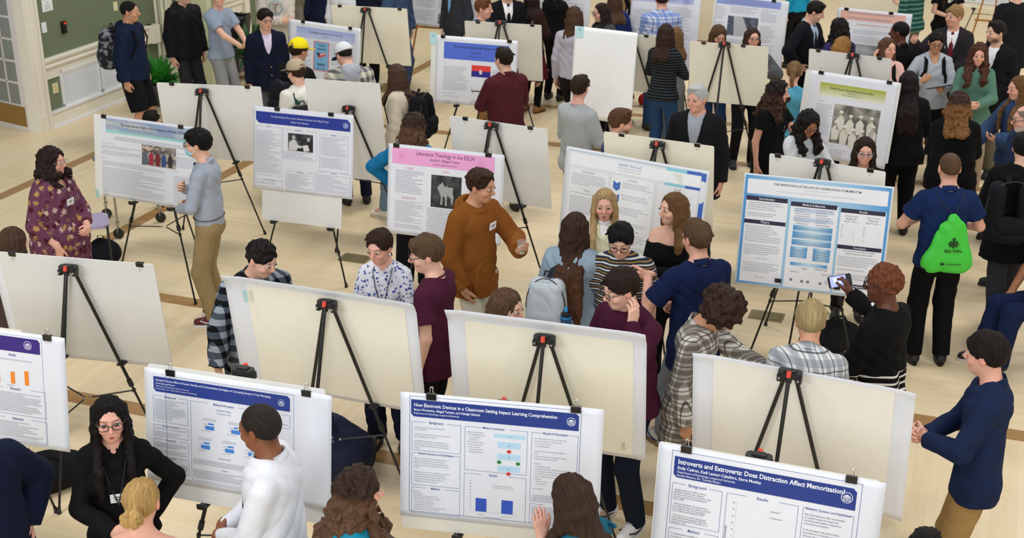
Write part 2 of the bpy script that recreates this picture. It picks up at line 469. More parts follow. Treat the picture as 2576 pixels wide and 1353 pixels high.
def person(label, px, py, h=1.75, fa=0, hf=None, pitch=8, lean=0, sx='m', w=1.0, skin='fair', hair=('short', '#2c2018', None),
           top=None, bottom=None, shoes=('#222222', '#222222'), aL='down', aR='down', legs='stand', glasses=None, badge=None,
           lanyard=None, tie=None, cap=None, mask=False, beard=None, group=None, hid=True, mouth=0.0, tilt=0, face=True, extra=None, hz=None, bare=False, nohands=False, earring=False):
    global RNG
    rg = random.Random(int(px * 7 + py))
    s = h / 1.75; fem = sx == 'f'
    sit = legs == 'sit'
    dz = -.43 * s if sit else (-.84 * s if legs == 'floor' else 0.0)
    wd = w; dp = 1 + (w - 1) * 1.3
    P0 = np.array([0, 0, .95 * s + dz]); Rl = rotm('X', -math.radians(lean))
    back = np.array([0, -.12 * math.sin(math.radians(lean)), 0])
    def T(x, y, z): return P0 + back + Rl @ (np.array([x * s, y * s, z * s + dz]) - P0)
    def Tv(v): return Rl @ np.array(v, float)
    Yt = Tv((0, 1, 0))
    hf = fa if hf is None else hf
    Rh = rotm('Z', math.radians(hf - fa)) @ rotm('X', -math.radians(pitch)) @ rotm('Y', math.radians(tilt))
    piv = T(0, .008, 1.505)
    hs = (s ** .5) * (1.02 if fem else 1.05)
    hc = piv + Rh @ np.array([0, .02, .125]) * hs
    def Hd(x, y, z): return hc + Rh @ (np.array([x, y, z]) * hs)
    # placing
    rz = math.radians(fa + 180)
    Rw = rotm('Z', rz)
    wp = at(px, py, hc[2])
    off = Rw @ hc
    root = empty('person', (wp[0] - off[0], wp[1] - off[1], 0), rz)
    tag(root, label, 'person', group)
    dist = float((wp - C0) @ FW)
    near = dist < 9.3; mid = dist < 13.2
    dh = .0034 if near else .0048 if mid else .0065
    dg = .0068 if near else .009 if mid else .012
    db = .014 if near else .018 if mid else .022
    ph = rg.random() * 6
    # measures
    if fem: sh, ch, wa, hp, nk = .140, .134, .120, .156, .046
    else: sh, ch, wa, hp, nk = .166, .150, .140, .152, .056
    ch *= wd; wa *= wd ** 1.3; hp *= wd ** 1.1; sh *= (1 + (wd - 1) * .5); nk *= (1 + (wd - 1) * .5); ar = (1 + (wd - 1) * .7) * (.88 if fem else 1.0)
    dch, dwa, dhp = .66 * dp / wd, .68 * dp / wd, .72 * dp / wd
    l1, l2 = .285 * s, .25 * s
    J = {}
    for nm, side, spec in (('R', 1, aR), ('L', -1, aL)):
        ov = {}
        if isinstance(spec, tuple): spec, ov = spec
        wt, pole, hd_, pn, cu = ARMS[spec]
        wt = ov.get('w', wt); pole = ov.get('p', pole); hd_ = ov.get('d', hd_); pn = ov.get('n', pn); cu = ov.get('c', cu)
        mx = np.array([side, 1, 1.0])
        xoff = (ch - .15) if spec in ('down', 'pocket', 'hip') else 0
        yoff = ch * dch - .105 if spec in ('front', 'clasp', 'cross', 'hold', 'chest') else 0
        S = T(side * sh, 0, 1.405)
        Wt = T(side * (wt[0] + xoff), wt[1] + yoff, wt[2])
        if spec in ('down', 'pocket') and lean > 5: Wt = S + (T(side * wt[0], wt[1], wt[2]) - S) @ Rl * np.array([1, 1, 1.0])
        E_, W_ = ik(S, Wt, l1, l2, Tv(np.array(pole) * mx))
        S = S; J[nm] = dict(S=S, E=E_, W=W_, d=Tv(np.array(hd_) * mx), n=Tv(np.array(pn) * mx), c=cu, side=side, kind=spec)
    # legs
    LG = {}
    for nm, side in (('R', 1), ('L', -1)):
        hip = np.array([side * .085 * s * wd, back[1], .92 * s + dz])
        ank = np.array([side * .105 * s * wd, .0, .085 * s]); yaw = -side * 9
        if legs == 'walk': ank[1] += side * .26 * s; ank[0] *= .6
        if legs == 'walkL': ank[1] -= side * .26 * s; ank[0] *= .6
        if legs == 'wide': ank[0] *= 1.5
        if legs == 'floor': ank = np.array([side * .14 * s, .78 * s, .07 * s]); hip = np.array([side * .09 * s, 0, .12 * s])
        if sit: ank = np.array([side * .13 * s, .50 * s, .085 * s]); hip = np.array([side * .09 * s, 0, .5 * s])
        kn, ank = ik(hip, ank, .43 * s, .425 * s, (0, 1, .05))
        LG[nm] = (hip, kn, ank, yaw)
    # ---- body
    sd = Sdf()
    def hcp(a, b, r1, r2=None, **k): sd.cap(Hd(*a), Hd(*b), r1 * hs, (r2 or r1) * hs, **k)
    def hel(c, r, **k): sd.ell(Hd(*c), tuple(q * hs for q in r), R=Rh, **k)
    hel((0, -.012, .030), (.073, .093, .084), k=.02)
    hel((0, .022, -.030), (.060 if not fem else .056, .064, .080), k=.035)
    hel((0, .048, -.078), (.032 if not fem else .026, .034, .030), k=.025)
    hcp((-.030, .073, .030), (.030, .073, .030), .011, k=.018)
    for q in (-1, 1):
        hel((q * .037, .060, -.028), (.020, .022, .018), k=.02)
        hel((q * .075, -.008, -.004), (.008, .018, .031), k=.008)
        hcp((q * .078, -.016, .022), (q * .078, -.013, -.018), .005, k=.004)
        hel((q * .032, .094, .012), (.019, .018, .013), k=.014, op='-')
        hel((q * .032, .073, .012), (.0165, .0165, .0145), k=.004)
    hcp((0, .086, .014), (0, .107, -.018), .0075, .0115, k=.010)
    hcp((-.010, .097, -.026), (.010, .097, -.026), .0075, k=.006)
    if mouth > 0: hel((0, .098, -.062), (.018, .018, .006 + .010 * mouth), k=.004, op='-')
    hcp((-.017, .079, -.0555), (.017, .079, -.0555), .0055, k=.006)
    hcp((-.014, .079, -.0655 - .012 * mouth), (.014, .079, -.0655 - .012 * mouth), .0062, k=.006)
    sd.cap(T(0, -.012, 1.44), Hd(0, -.018, -.055), nk * 1.04 * s, nk * .97 * s, k=.03)
    for q in (-1, 1):
        sd.cap(T(q * .03, -.015, 1.475), T(q * (sh - .03), -.008, 1.425), .040 * s, .042 * s, k=.04)
    sd.cap(T(0, 0, 1.08), T(0, 0, 1.33), wa * s * .93, ch * s * .93, k=.04, sq=(Yt, dch))
    sd.cap(T(0, 0, .95), T(0, 0, 1.10), hp * s * .93, wa * s * .93, k=.04, sq=(Yt, dhp))
    for nm in 'RL':
        j = J[nm]; a2 = ar * s
        sd.cap(j['S'], j['E'], .050 * a2, .038 * a2, k=.03)
        sd.cap(j['E'], j['W'], .040 * a2, .026 * s * (1 if not fem else .9), k=.015)
        if nohands: continue
        grip, d_, n_, T_ = hand_prims(sd, j['W'], j['d'], j['n'], j['side'], s * (.93 if fem else 1.0), j['c'])
        j['grip'] = grip; j['T'] = T_; j['d'] = d_; j['n'] = n_
        hip, kn, ank, yaw = LG[nm]
        sd.cap(hip, kn, .078 * s * wd, .052 * s * wd ** .5, k=.04)
        sd.cap(kn, ank, .053 * s * wd ** .5, .034 * s, k=.02)
        sd.cap(kn + (ank - kn) * .15 + np.array([0, -.018, 0]), kn + (ank - kn) * .5 + np.array([0, -.014, 0]), .046 * s, .036 * s, k=.03)
        sd.cap(ank, ank + np.array([0, .10 * s, -.035 * s]), .034 * s, .026 * s, k=.02)
    zones = [(hc + Rh @ np.array([0, 0, -.01]), .150, dh)]
    if not nohands: zones += [(J[nm]['W'] + J[nm]['d'] * .085, .115, dh * 1.0) for nm in 'RL']
    VV, QQ, n0 = [], [], 0
    for i, (c, r, d) in enumerate(zones):
        V, Q = nets(sd.grid(c - r - .022, c + r + .022, d), c - r - .022, d, keep=lambda P, c=c, r=r, i=i: (np.linalg.norm(P - c, axis=1) < r + .010) & (True if i < 2 or nohands else np.linalg.norm(P - zones[1][0], axis=1) >= zones[1][1] - .002))
        VV.append(V); QQ.append(Q + n0); n0 += len(V)
    lo, hi = sd.bounds()
    if bare: db = .0095
    V, Q = nets(sd.grid(lo - .03, hi + .03, db), lo - .03, db, keep=lambda P: np.all([np.linalg.norm(P - c, axis=1) > r - .020 for c, r, _ in zones], axis=0))
    VV.append(V); QQ.append(Q + n0)
    V = np.concatenate(VV); Q = np.concatenate(QQ)
    # tint
    sk = np.array(lin(SKINS.get(skin, skin)))
    L_ = (V - hc) @ Rh / hs
    colr = np.tile(sk, (len(V), 1))
    def blot(c, r, col, amt):
        nonlocal colr
        q = np.sqrt((((L_ - np.array(c)) / np.array(r)) ** 2).sum(1))
        f = (np.clip(1.35 - q, 0, 1) * amt)[:, None]
        colr = colr * (1 - f) + np.array(col) * f
    red = np.clip(sk * np.array([1.02, .62, .60]), 0, 1); lip = sk * np.array([.82, .42, .42])
    for q in (-1, 1):
        blot((q * .04, .075, -.03), (.028, .03, .022), red, .28)
        blot((q * .08, -.01, 0), (.02, .04, .045), red, .4)
    blot((0, .108, -.018), (.014, .014, .016), red, .45)
    hcol = np.array(lin(hair[1])) if hair else sk * .4
    if beard:
        bc = np.array(lin(beard))
        for q in (-1, 1): blot((q * .045, .035, -.075), (.035, .06, .038), bc, .9)
        blot((0, .075, -.095), (.045, .03, .026), bc, .95); blot((0, .098, -.044), (.026, .02, .006), bc, .9)
    blot((0, .088, -.0605 - .006 * mouth), (.021, .02, .0075 + .006 * mouth), lip, .85)
    if hair and hair[0] in ('fade', 'buzz', 'neat', 'short', 'balding'):
        blot((0, -.075, -.020), (.075, .055, .050), hcol, .75)
        for q in (-1, 1): blot((q * .070, .022, .020), (.020, .030, .030), hcol, .6)
    if mouth > 0: blot((0, .085, -.062 - .004 * mouth), (.013, .02, .004 + .006 * mouth), (.12, .02, .02), .9)
    for q in (-1, 1):
        for t in np.linspace(0, 1, 4):
            blot((q * (.018 + .028 * t), .088 - .018 * t * t, .031 + .004 * math.sin(t * 3)), (.0085, .02, .0038), hcol * .7 + sk * .08, .75)
        blot((q * .032, .085, .0175), (.017, .02, .0040), sk * .18, .85)
        blot((q * .032, .085, .001), (.016, .02, .003), sk * .55, .5)
    mk('body', V, Q, skinmat(), root, ('tint', 'FLOAT_COLOR', np.concatenate([colr, np.ones((len(V), 1))], 1)))
    # eyes
    if face and dist < 17 and pitch < 32:
        for q in (-1, 1):
            e = MB(); c = Hd(q * .032, .0845, .0100); n_, m_ = 10, 6
            vv = []; mi = []
            R_ = Rh
            for i in range(m_ + 1):
                th = math.pi * i / m_
                for k in range(n_):
                    a = 2 * math.pi * k / n_
                    vv.append(c + R_ @ (np.array([math.sin(th) * math.cos(a) * 1.25, math.cos(th), math.sin(th) * math.sin(a) * .62]) * .0118 * hs))
            ff = []
            for i in range(m_):
                for k in range(n_):
                    ff.append((i * n_ + k, i * n_ + (k + 1) % n_, (i + 1) * n_ + (k + 1) % n_, (i + 1) * n_ + k)); mi.append(1 if i < 2 else 0)
            meshobj('eye', vv, ff, [M('#d8d4ce', .3), M('#120c0a', .2), M('#3a261a', .2)], root, True, mi)
    hairs(root, hair, sd, Hd, Rh, hc, hs, T, s, sh, dist, dh, rg, cap, backd(ch, dch, top))
    # ---- clothing
    G = dict(T=T, Tv=Tv, s=s, J=J, LG=LG, Hd=Hd, Rh=Rh, hc=hc, hs=hs, root=root, sh=sh, ch=ch, wa=wa, hp=hp, dch=dch, dwa=dwa, dhp=dhp, Yt=Yt, ar=ar, dg=dg, ph=ph,
             fem=fem, wd=wd, dist=dist, Rw=Rw, sit=sit, nk=nk, dz=dz, near=near, mid=mid)
    if bottom: wear_bottom(G, *bottom, hid=hid)
    if top: wear_top(G, **top)
    if shoes:
        for nm in 'RL':
            shoe(G, LG[nm], shoes)
    # ---- extras
    if glasses: spectacles(G, glasses)
    fy = ch * dch + G.get('infl', .015) / s + .012
    if badge:
        bx, bz = badge if isinstance(badge, tuple) else (-.08, 1.30)
        fyy = math.sqrt(max(0.05, 1 - (bx / (ch + .02)) ** 2)) * fy + .004
        m = MB(); R = Rl @ rotm('Z', -bx * 4.0) @ rotm('X', math.radians(-6))
        m.box(T(bx, fyy, bz), (.082 * s, .003, .056 * s), R, 0, 0)
        for k in range(2): m.box(T(bx, fyy, bz) + R @ np.array([0, .002, .008 - .014 * k]), (.045 - .01 * k, .0015, .006), R, 1)
        m.build('name_badge', [M('#f2f2f4', .4), M('#55585e', .5)], root)
    if lanyard:
        m = MB()
        for q in (-1, 1):
            m.tube([T(q * .055, -.03, 1.505), T(q * .07, .06 + .02, 1.45), T(q * .045, fy + .004, 1.34), T(.0, fy + .012, 1.16)], .0035 * s, 5)
        m.build('lanyard', M(lanyard, .6), root)
    if tie:
        m = MB(); y0 = ch * dch + G.get('infl', .013) / s + .004
        pts = [(0, .078, 1.452), (0, y0 - .014, 1.40), (0, y0 + .004, 1.32), (0, y0 + .010, 1.20), (0, y0 + .008, 1.09)]
        wds = [.012, .018, .023, .028, .033]
        V_, F_ = [], []
        for (x, y, z), ww in zip(pts, wds):
            V_ += [T(-ww, y, z), T(0, y + .006, z), T(ww, y, z), T(0, y - .004, z)]
        V_ += [T(0, y0 + .008, 1.045)]
        for i in range(len(pts) - 1):
            for k in range(4): F_.append((i * 4 + k, (i + 1) * 4 + k, (i + 1) * 4 + (k + 1) % 4, i * 4 + (k + 1) % 4))
        b = (len(pts) - 1) * 4
        F_ += [(b, b + 4, b + 1), (b + 1, b + 4, b + 2), (b + 2, b + 4, b + 3), (b + 3, b + 4, b)]
        F_.append((3, 2, 1, 0))
        m.add(V_, F_); m.box(T(0, .082, 1.452), (.03 * s, .02, .03 * s), Rl, 0, .004)
        m.build('necktie', cloth('plain', (tie,), rough=.6), root, True)
    if mask:
        q = Sdf()
        q.ell(Hd(0, .055, -.052), (.052 * hs, .058 * hs, .050 * hs), R=Rh); q.ell(Hd(0, .02, -.05), (.048 * hs, .065 * hs, .06 * hs), R=Rh, op='-', k=.004)
        solid('face_mask', q, dh, cloth('plain', ('#9fd3e0',)), root)
        m = MB()
        for q_ in (-1, 1):
            m.tube([Hd(q_ * .052, .06, -.03), Hd(q_ * .079, .0, .005)], .0018, 5); m.tube([Hd(q_ * .05, .06, -.075), Hd(q_ * .079, -.002, -.02)], .0018, 5)
        m.build('ear_loop', M('#e8f2f4'), root)
    if earring:
        m = MB()
        for q_ in (-1, 1): m.tube([Hd(q_ * .079, -.01, -.035), Hd(q_ * .081, -.008, -.06)], .004, 6)
        m.build('earring', M('#31405a', .3, .5), root)
    return G
def backd(ch, dch, top):
    top = top or {}
    gi = top.get('infl') or dict(tee=.013, long=.014, sweater=.022, hoodie=.030, coat=.036).get(top.get('kind'), .015)
    return max((ch + gi) * dch * (1 + 3 * gi), .097 + gi) + .006 + (.05 if top.get('collar') == 'hood' else 0)
def spectacles(G, col):
    Hd = G['Hd']; m = MB()
    for q in (-1, 1):
        pts = []
        for k in range(15):
            a = 2 * math.pi * k / 14
            cx_ = abs(math.cos(a)) ** .7 * math.copysign(1, math.cos(a)); sz = abs(math.sin(a)) ** .7 * math.copysign(1, math.sin(a))
            pts.append(Hd(q * .034 + .0245 * cx_, .104 - .10 * abs(q * .034 + .0245 * cx_) ** 1.4, .008 + .0185 * sz))
        m.tube(pts, .0021 if G['near'] else .0026, 6)
        m.tube([Hd(q * .058, .098, .014), Hd(q * .074, .05, .014), Hd(q * .080, -.01, .010), Hd(q * .080, -.025, -.008)], .0021, 5)
    m.tube([Hd(-.010, .106, .012), Hd(0, .108, .015), Hd(.010, .106, .012)], .0021, 5)
    m.build('glasses', M(col, .35, .2), G['root'], True)
def hairs(root, hair, sdb, Hd, Rh, hc, hs, T, s, sh, dist, dh, rg, cap, bd=.1):
    if not hair: return
    style, col, tip = hair
    q = Sdf()
    def el(c, r, **k): q.ell(Hd(*c), tuple(v * hs for v in r), R=Rh, **k)
    def cp(a, b, r1, r2=None, **k): q.cap(Hd(*a) if len(a) == 3 else a[0], Hd(*b) if len(b) == 3 else b[0], r1 * hs, (r2 or r1) * hs, **k)
    def pl(c, n): q.plane(Hd(*c), Rh @ np.array(n, float), k=.006)
    curly = style.split('_')[0] in ('curly', 'afro', 'longcurly', 'curltop')
    amp, fr = .0030, 22
    if style in ('short', 'neat', 'buzz', 'curltop', 'mop', 'messy', 'fade', 'pixie', 'balding'):
        t = dict(buzz=.003, fade=.005, neat=.009, short=.013, curltop=.012, mop=.016, messy=.015, pixie=.015, balding=.004)[style]
        el((0, -.014, .030), (.074 + t * .75, .094 + t * .9, .086 + t))
        if style in ('curltop', 'messy', 'mop', 'pixie'):
            for i in range(22 if style != 'pixie' else 12):
                a = rg.random() * 6.28; r = rg.random() ** .5
                el((.062 * r * math.cos(a), -.005 + .078 * r * math.sin(a), .095 + .03 * (1 - r * r) - .03 * r), (.022, .022, .02), k=.012)
        if style in ('short', 'neat'):
            el((.01, .040, .108), (.050, .040, .016), k=.02)
        if style in ('short', 'neat', 'mop', 'messy', 'pixie'):
            for i in range(26):      # overlapping locks
                a = rg.random() * 6.28; r = .35 + .65 * rg.random() ** .5
                x_, y_ = .070 * r * math.cos(a), -.012 + .088 * r * math.sin(a)
                z_ = .030 + (.084 + t * .8) * math.sqrt(max(0, 1 - r * r * .92))
                dx, dy = (x_ * .35 + .012), (y_ + .03) * .30
                cp((x_, y_, z_), (x_ + dx, y_ + dy, z_ - .020), .013, .007, k=.007)
        if style == 'mop':
            el((0, .058, .082), (.068, .034, .026), k=.02)
        # face and lower cut
        fz = .070 if style in ('mop', 'messy', 'curltop') else .100
        el((0, .118, -.033), (.082, .080, fz + .037), op='-', k=.006)
        if style == 'mop':
            for i in range(7): cp((-.055 + .018 * i, .066, .092), (-.066 + .020 * i, .094 - .004 * abs(i - 3), .058 + .012 * rg.random()), .012, .005, k=.008)
        pl((0, .0, .004 if style in ('buzz', 'fade', 'balding') else -.014), (0, .62, -1))
        for sg in (-1, 1): el((sg * .088, .0, -.018), (.025, .026, .030), op='-', k=.006)
        if style == 'balding': el((0, .03, .12), (.06, .10, .04), op='-', k=.01)
        if style in ('buzz', 'fade'): amp = .0006
    elif style == 'afro':
        el((0, -.02, .040), (.120, .126, .120))
        for i in range(60):
            v = nrm([rg.gauss(0, 1), rg.gauss(0, 1), rg.gauss(0, 1)])
            el((v[0] * .114, -.02 + v[1] * .120, .040 + v[2] * .114), (.024, .024, .024), k=.01)
        el((0, .125, -.05), (.072, .085, .100), op='-', k=.01)
        pl((0, .0, -.060), (0, .4, -1)); amp = .005
    else:      # long styles
        el((0, -.014, .030), (.0805, .100, .0925) if not curly else (.092, .110, .103))
        L = dict(long=.42, longcurly=.30, bob=.16, bun=0, ponytail=0, shoulder=.24)[style.split('_')[0]]
        if '_' in style: L = int(style.split('_')[1]) / 100
        style = style.split('_')[0]
        curlyL = style == 'longcurly'
        n = 26
        if L > 0:
            for i in range(n):
                a = math.radians((-112 + 224 * i / (n - 1)) if not curlyL else (-124 + 248 * i / (n - 1)))          # 0 = back
                x0, y0 = math.sin(a) * .073, -.014 - math.cos(a) * .090
                p0 = Hd(x0, y0, .045); p1 = Hd(x0 * 1.12, y0 * 1.06, -.05)
                out = .010 + .012 * rg.random()
                fx = x0 * 1.25; fy_ = y0 * 1.12
                wv = (rg.random() - .5) * .02
                p2w = p1 + np.array([0, 0, -.07 * s]); p2w = p2w * 1.0
                end = p1.copy(); end[2] -= L * s * (.85 + .25 * rg.random()) * (.75 if abs(a) > 1.9 else 1)
                # rest on shoulders / back / chest
                ax_ = T(0, 0, 1.3)
                loc = end - ax_
                pts = [p0, p1]
                m_ = 5
                for k in range(1, m_ + 1):
                    f = k / m_
                    p = p1 * (1 - f) + end * f
                    hz_ = p[2]
                    shz = T(0, 0, 1.47)[2]
                    if hz_ < shz + .02:
                        sgn = 1 if (p[1] - T(0, 0, 1.4)[1]) > .02 else -1
                        tgt = T(0, max(.128, bd + .018) if sgn > 0 else -max(.118, bd + .012), 1.35)[1]
                        g_ = min(1, (shz + .02 - hz_) / .10)
                        if sgn > 0 and abs(p[0]) < .05: p[0] = math.copysign(.06, p[0] + 1e-6)
                        p[1] = p[1] * (1 - g_) + (max(p[1], tgt) if sgn > 0 else min(p[1], tgt)) * g_
                        p[0] = np.clip(p[0], -.13 * s, .13 * s)
                    if curlyL: p = p + np.array([rg.gauss(0, 1), rg.gauss(0, 1), 0]) * .016
                    pts.append(p)
                rr = [.015, .017, .0185, .019, .019, .017, .012]
                if curlyL: rr = [v * f_ for v, f_ in zip(rr, (1.3, 1.5, 1.6, 1.6, 1.6, 1.6, 1.7))]
                for k in range(len(pts) - 1):
                    q.cap(pts[k], pts[k + 1], rr[k] * hs, rr[k + 1] * hs, k=.010 if curlyL else .016)
        if style.startswith('bun'):
            el((0, -.132, -.004), (.048, .046, .044), k=.008)
            for i in range(9):
                a = i * .70; el((.036 * math.cos(a), -.150, -.004 + .034 * math.sin(a)), (.020, .026, .015), k=.005)
        if style.startswith('ponytail'):
            el((0, -.112, .030), (.030, .030, .030), k=.012)
            base = Hd(0, -.125, .02)
            prev = base
            for k in range(5):
                nx = base + np.array([0, -.02 - .004 * k, -.07 * (k + 1)]); q.cap(prev, nx, .026 - .003 * k, .023 - .003 * k, k=.01); prev = nx
        el((0, .120, -.016), (.066, .086, .118), op='-', k=.008)
        q.cap(Hd(0, .13, -.09), Hd(0, .10, -.25), .056, .05, op='-', k=.02)
        if style in ('bun', 'ponytail'): pl((0, 0, -.040), (0, .75, -1))
        if style in ('bun', 'ponytail'):
            for sg in (-1, 1): el((sg * .095, .0, -.010), (.026, .026, .034), op='-', k=.006)
        amp = .0045 if curlyL else .0038; fr = 19
    if style in ('long', 'bob', 'shoulder', 'short', 'neat', 'mop', 'messy', 'pixie', 'bun', 'ponytail', 'short_long'):
        def wf(x, y, z):
            lx, ly = x - hc[0], y - hc[1]
            a = np.arctan2(lx, -(ly)) 
            return amp * (.55 * np.sin(fr * a + 4 * np.sin(14 * z + 20 * ly)) + .5 * np.sin(fr * .43 * a + 5 * np.sin(19 * z) + 30 * ly) + .35 * np.sin(fr * 1.9 * a + 3 * np.sin(25 * z)))
        q.warp = wf
    elif curly:
        A = .0055 if style != 'longcurly' else .007
        def wf(x, y, z): return A * (np.sin(70 * x + 3 * np.sin(40 * z)) * np.sin(66 * y + 2 * np.sin(50 * x)) + .6 * np.sin(78 * z + 4 * np.sin(45 * y)))
        q.warp = wf
    if cap:
        capc = cap[0]; back = cap[1] if len(cap) > 1 else False
        pl((0, 0, .045), (0, 0, 1))
    def at_(V):
        L = (V - hc) @ Rh / hs
        phi = np.arctan2(L[:, 0], -(L[:, 1] + .02) + 1e-6)
        if curly: return L * 13
        r = np.hypot(L[:, 0], L[:, 1])
        top = np.clip((L[:, 2] - .04) / .06, 0, 1)
        u = phi * 5.0 * (1 - top) + L[:, 0] * 60 * top
        return np.stack([u, np.zeros(len(V)), L[:, 2] * 1.2 + .5 + top * L[:, 1] * 2], 1)
    solid('hair', q, dh * (1.15 if dist < 9.3 else 1.35), hairmat(col, tip), root, None, lambda V: ('strand', 'FLOAT_VECTOR', at_(V)))
    if cap:
        q = Sdf(); sg = -1 if back else 1
        def el2(c, r, **k): q.ell(Hd(*c), tuple(v * hs for v in r), R=Rh, **k)
        el2((0, -.012, .042), (.092, .110, .098)); q.plane(Hd(0, 0, .036), Rh @ np.array([0, 0.12 * sg, -1.0]), k=.004)
        if back or cap[-1] == 'gap': el2((0, -sg * .118, .048), (.034, .03, .028), op='-', k=.004)
        solid('cap_crown', q, dh, cloth('plain', (capc,)), root)
        q = Sdf(); el2((0, sg * .125, .034), (.070, .075, .008)); q.ell(Hd(0, sg * .02, .034), (.08 * hs, .085 * hs, .02 * hs), R=Rh, op='-', k=.004)
        solid('cap_brim', q, dh * .8, cloth('plain', (cap[2] if len(cap) > 2 and str(cap[2]).startswith('#') else capc,)), root)
def wear_top(G, kind='tee', mat=None, hem=None, sleeve=None, infl=None, collar=None, v=None, under=None, open_=False, hoodc=None, name=None, belt=None, wr=None, cuff=None, zip_=None, logo=None):
    T, s, J, root = G['T'], G['s'], G['J'], G['root']
    dfl = dict(tee=(.013, .90, .62), long=(.014, .88, 2), sweater=(.022, .86, 2), hoodie=(.030, .86, 2), jacket=(.028, .78, 2), coat=(.036, .70, 2), shirt=(.013, .90, 2), polo=(.014, .86, .60), dress=(.014, .55, .45), off=(.013, .90, 2), vest=(.022, .9, .25))
    gi, hm, sl = dfl[kind]
    gi = infl if infl is not None else gi; hm = hem if hem is not None else hm; sl = sleeve if sleeve is not None else sl
    G['infl'] = max(gi, G.get('infl', 0))
    ch, wa, hp, sh = G['ch'] * s, G['wa'] * s, G['hp'] * s, G['sh']
    q = Sdf()
    loose = gi > .02
    wv = wa + gi + (.014 if loose else .004) if not (kind == 'dress') else wa + gi
    q.cap(T(0, 0, 1.09), T(0, 0, 1.34), wv, ch + gi, k=.05, sq=(G['Yt'], G['dch'] * (1.0 + gi * 3)))
    bot = (hp + (.016 if hm < .925 else .002) + gi * (1.1 if hm > .8 else 1.25))
    if kind in ('dress', 'coat', 'jacket') and hm < .8:
        q.cap(T(0, 0, hm) if not G['sit'] else T(0, 0, .85), T(0, 0, .95), bot * (1.08 if kind != 'dress' else 1.05), bot, k=.02, sq=(G['Yt'], G['dhp']), f0=True)
        q.cap(T(0, 0, .95), T(0, 0, 1.09), bot, wv, k=.04, sq=(G['Yt'], G['dhp']))
    else:
        q.cap(T(0, 0, hm), T(0, 0, 1.09), bot, wv, k=.03, sq=(G['Yt'], G['dhp']), f0=True)
    if hm < .91 and kind != 'dress':
        for g in (-1, 1): q.ell(T(g * .080 * G['wd'], -.022, .90), (.082 * s * G['wd'] + gi + .010, .080 * s * G['wd'] + gi + .010, .095 * s), k=.04)
        q.plane(T(0, 0, hm), G['Tv']((0, 0, -1)), k=.006)
    if G['fem']:
        for g in (-1, 1): q.ell(T(g * .068, .070 * G['dch'] / .66, 1.27), tuple(v_ * s * (.9 + .4 * (G['wd'] - 1)) for v_ in (.070, .058, .064)), R=rotm('X', 0), k=.05)
    else:
        for g in (-1, 1): q.ell(T(g * .07, .05, 1.33), (.085 * s, .055 * s, .07 * s), k=.04)
    if kind != 'off':
        for g in (-1, 1): q.cap(T(g * .045, -.016, 1.463), T(g * (sh - .02), -.006, 1.415), .034 * s + gi * .6, .042 * s + gi * .5, k=.03)
        q.cap(T(-.07, -.025, 1.375), T(.07, -.025, 1.375), .07 * s + gi, k=.05)
    a2 = G['ar'] * s
    for nm in 'RL':
        j = J[nm]; S, E_, W_ = j['S'], j['E'], j['W']
        gs = gi * 1.05 + (.006 if kind in ('tee', 'polo', 'coat', 'hoodie') else 0)
        if kind == 'off': S = S + (E_ - S) * .16
        if sl <= 1:
            q.cap(S, S + (E_ - S) * sl, .048 * a2 + gs * .8, .046 * a2 + gs + .008, k=.022, f1=True)
        else:
            q.cap(S, E_, .048 * a2 + gs * .8, .040 * a2 + gs, k=.022)
            f = (sl - 1)
            q.cap(E_, E_ + (W_ - E_) * (f if f < 1 else 1.0), .042 * a2 + gs, .030 * s + gs * .9, k=.014, f1=True)
    amp = (.0080 if loose else .0060) if wr is None else wr
    q.warp = wrinkle(amp, G['ph'])
    if v:      # open neck / lapel opening down to height v (width vw)
        zv, vw = v
        yv = G['ch'] * G['dch'] + .02
        q.cap(T(0, yv + .03, zv), T(0, yv - .005, 1.52), .006, vw * s, k=.006, op='-')
        q.cap(T(0, .10, 1.44), T(0, .03, 1.54), vw * s * .8, vw * s, k=.006, op='-')
    else:
        if kind != 'off': q.cap(T(0, .006, 1.49), T(0, -.01, 1.60), (G['nk'] + .010) * s, k=.006, op='-')
    if kind == 'off':
        q.plane(T(0, 0, 1.375), G['Tv']((0, .15, 1)), k=.006)
    nmn = name or dict(tee='t_shirt', long='top', sweater='sweater', hoodie='hoodie', jacket='jacket', coat='coat', shirt='shirt', polo='polo_shirt', dress='dress', off='top', vest='vest')[kind]
    ob = solid(nmn, q, G['dg'], mat, root)
    G['top'] = ob
    Rl = np.stack([G['Tv']((1, 0, 0)), G['Tv']((0, 1, 0)), G['Tv']((0, 0, 1))], 1)
    nk = G['nk']
    if collar == 'crew':
        m = MB(); m.tube([T((nk + .011) * math.cos(a), -.006 + (nk + .013) * math.sin(a), 1.478 - .024 * math.sin(a)) for a in np.linspace(0, 2 * math.pi, 21)], .0065 * s, 6, caps=False)
        m.build('neckband', mat, root, True)
    elif collar in ('shirt', 'polo'):
        V_, F_ = [], []; n = 15
        for i, a in enumerate(np.linspace(math.radians(102), math.radians(438), n)):
            cx_, sy = math.cos(a), math.sin(a)
            front = max(0, sy) ** 2
            z0 = 1.475 - .026 * sy; up = .034; r0 = nk + .006; r1 = nk + .004; r2 = nk + .022 + .012 * front
            V_ += [T(r0 * cx_, -.008 + r0 * sy, z0 - .01), T(r1 * cx_, -.010 + r1 * sy, z0 + up), T(r2 * cx_ * (1 + .25 * front), -.008 + r2 * sy, z0 - .006 - .028 * front), T((r2 - .004) * cx_, -.008 + (r2 - .004) * sy, z0 - .010 - .026 * front)]
        for i in range(n - 1):
            for k in range(3): F_.append((i * 4 + k, i * 4 + k + 1, i * 4 + 5 + k, i * 4 + 4 + k))
        o = meshobj('collar', V_, F_, mat, root, True)
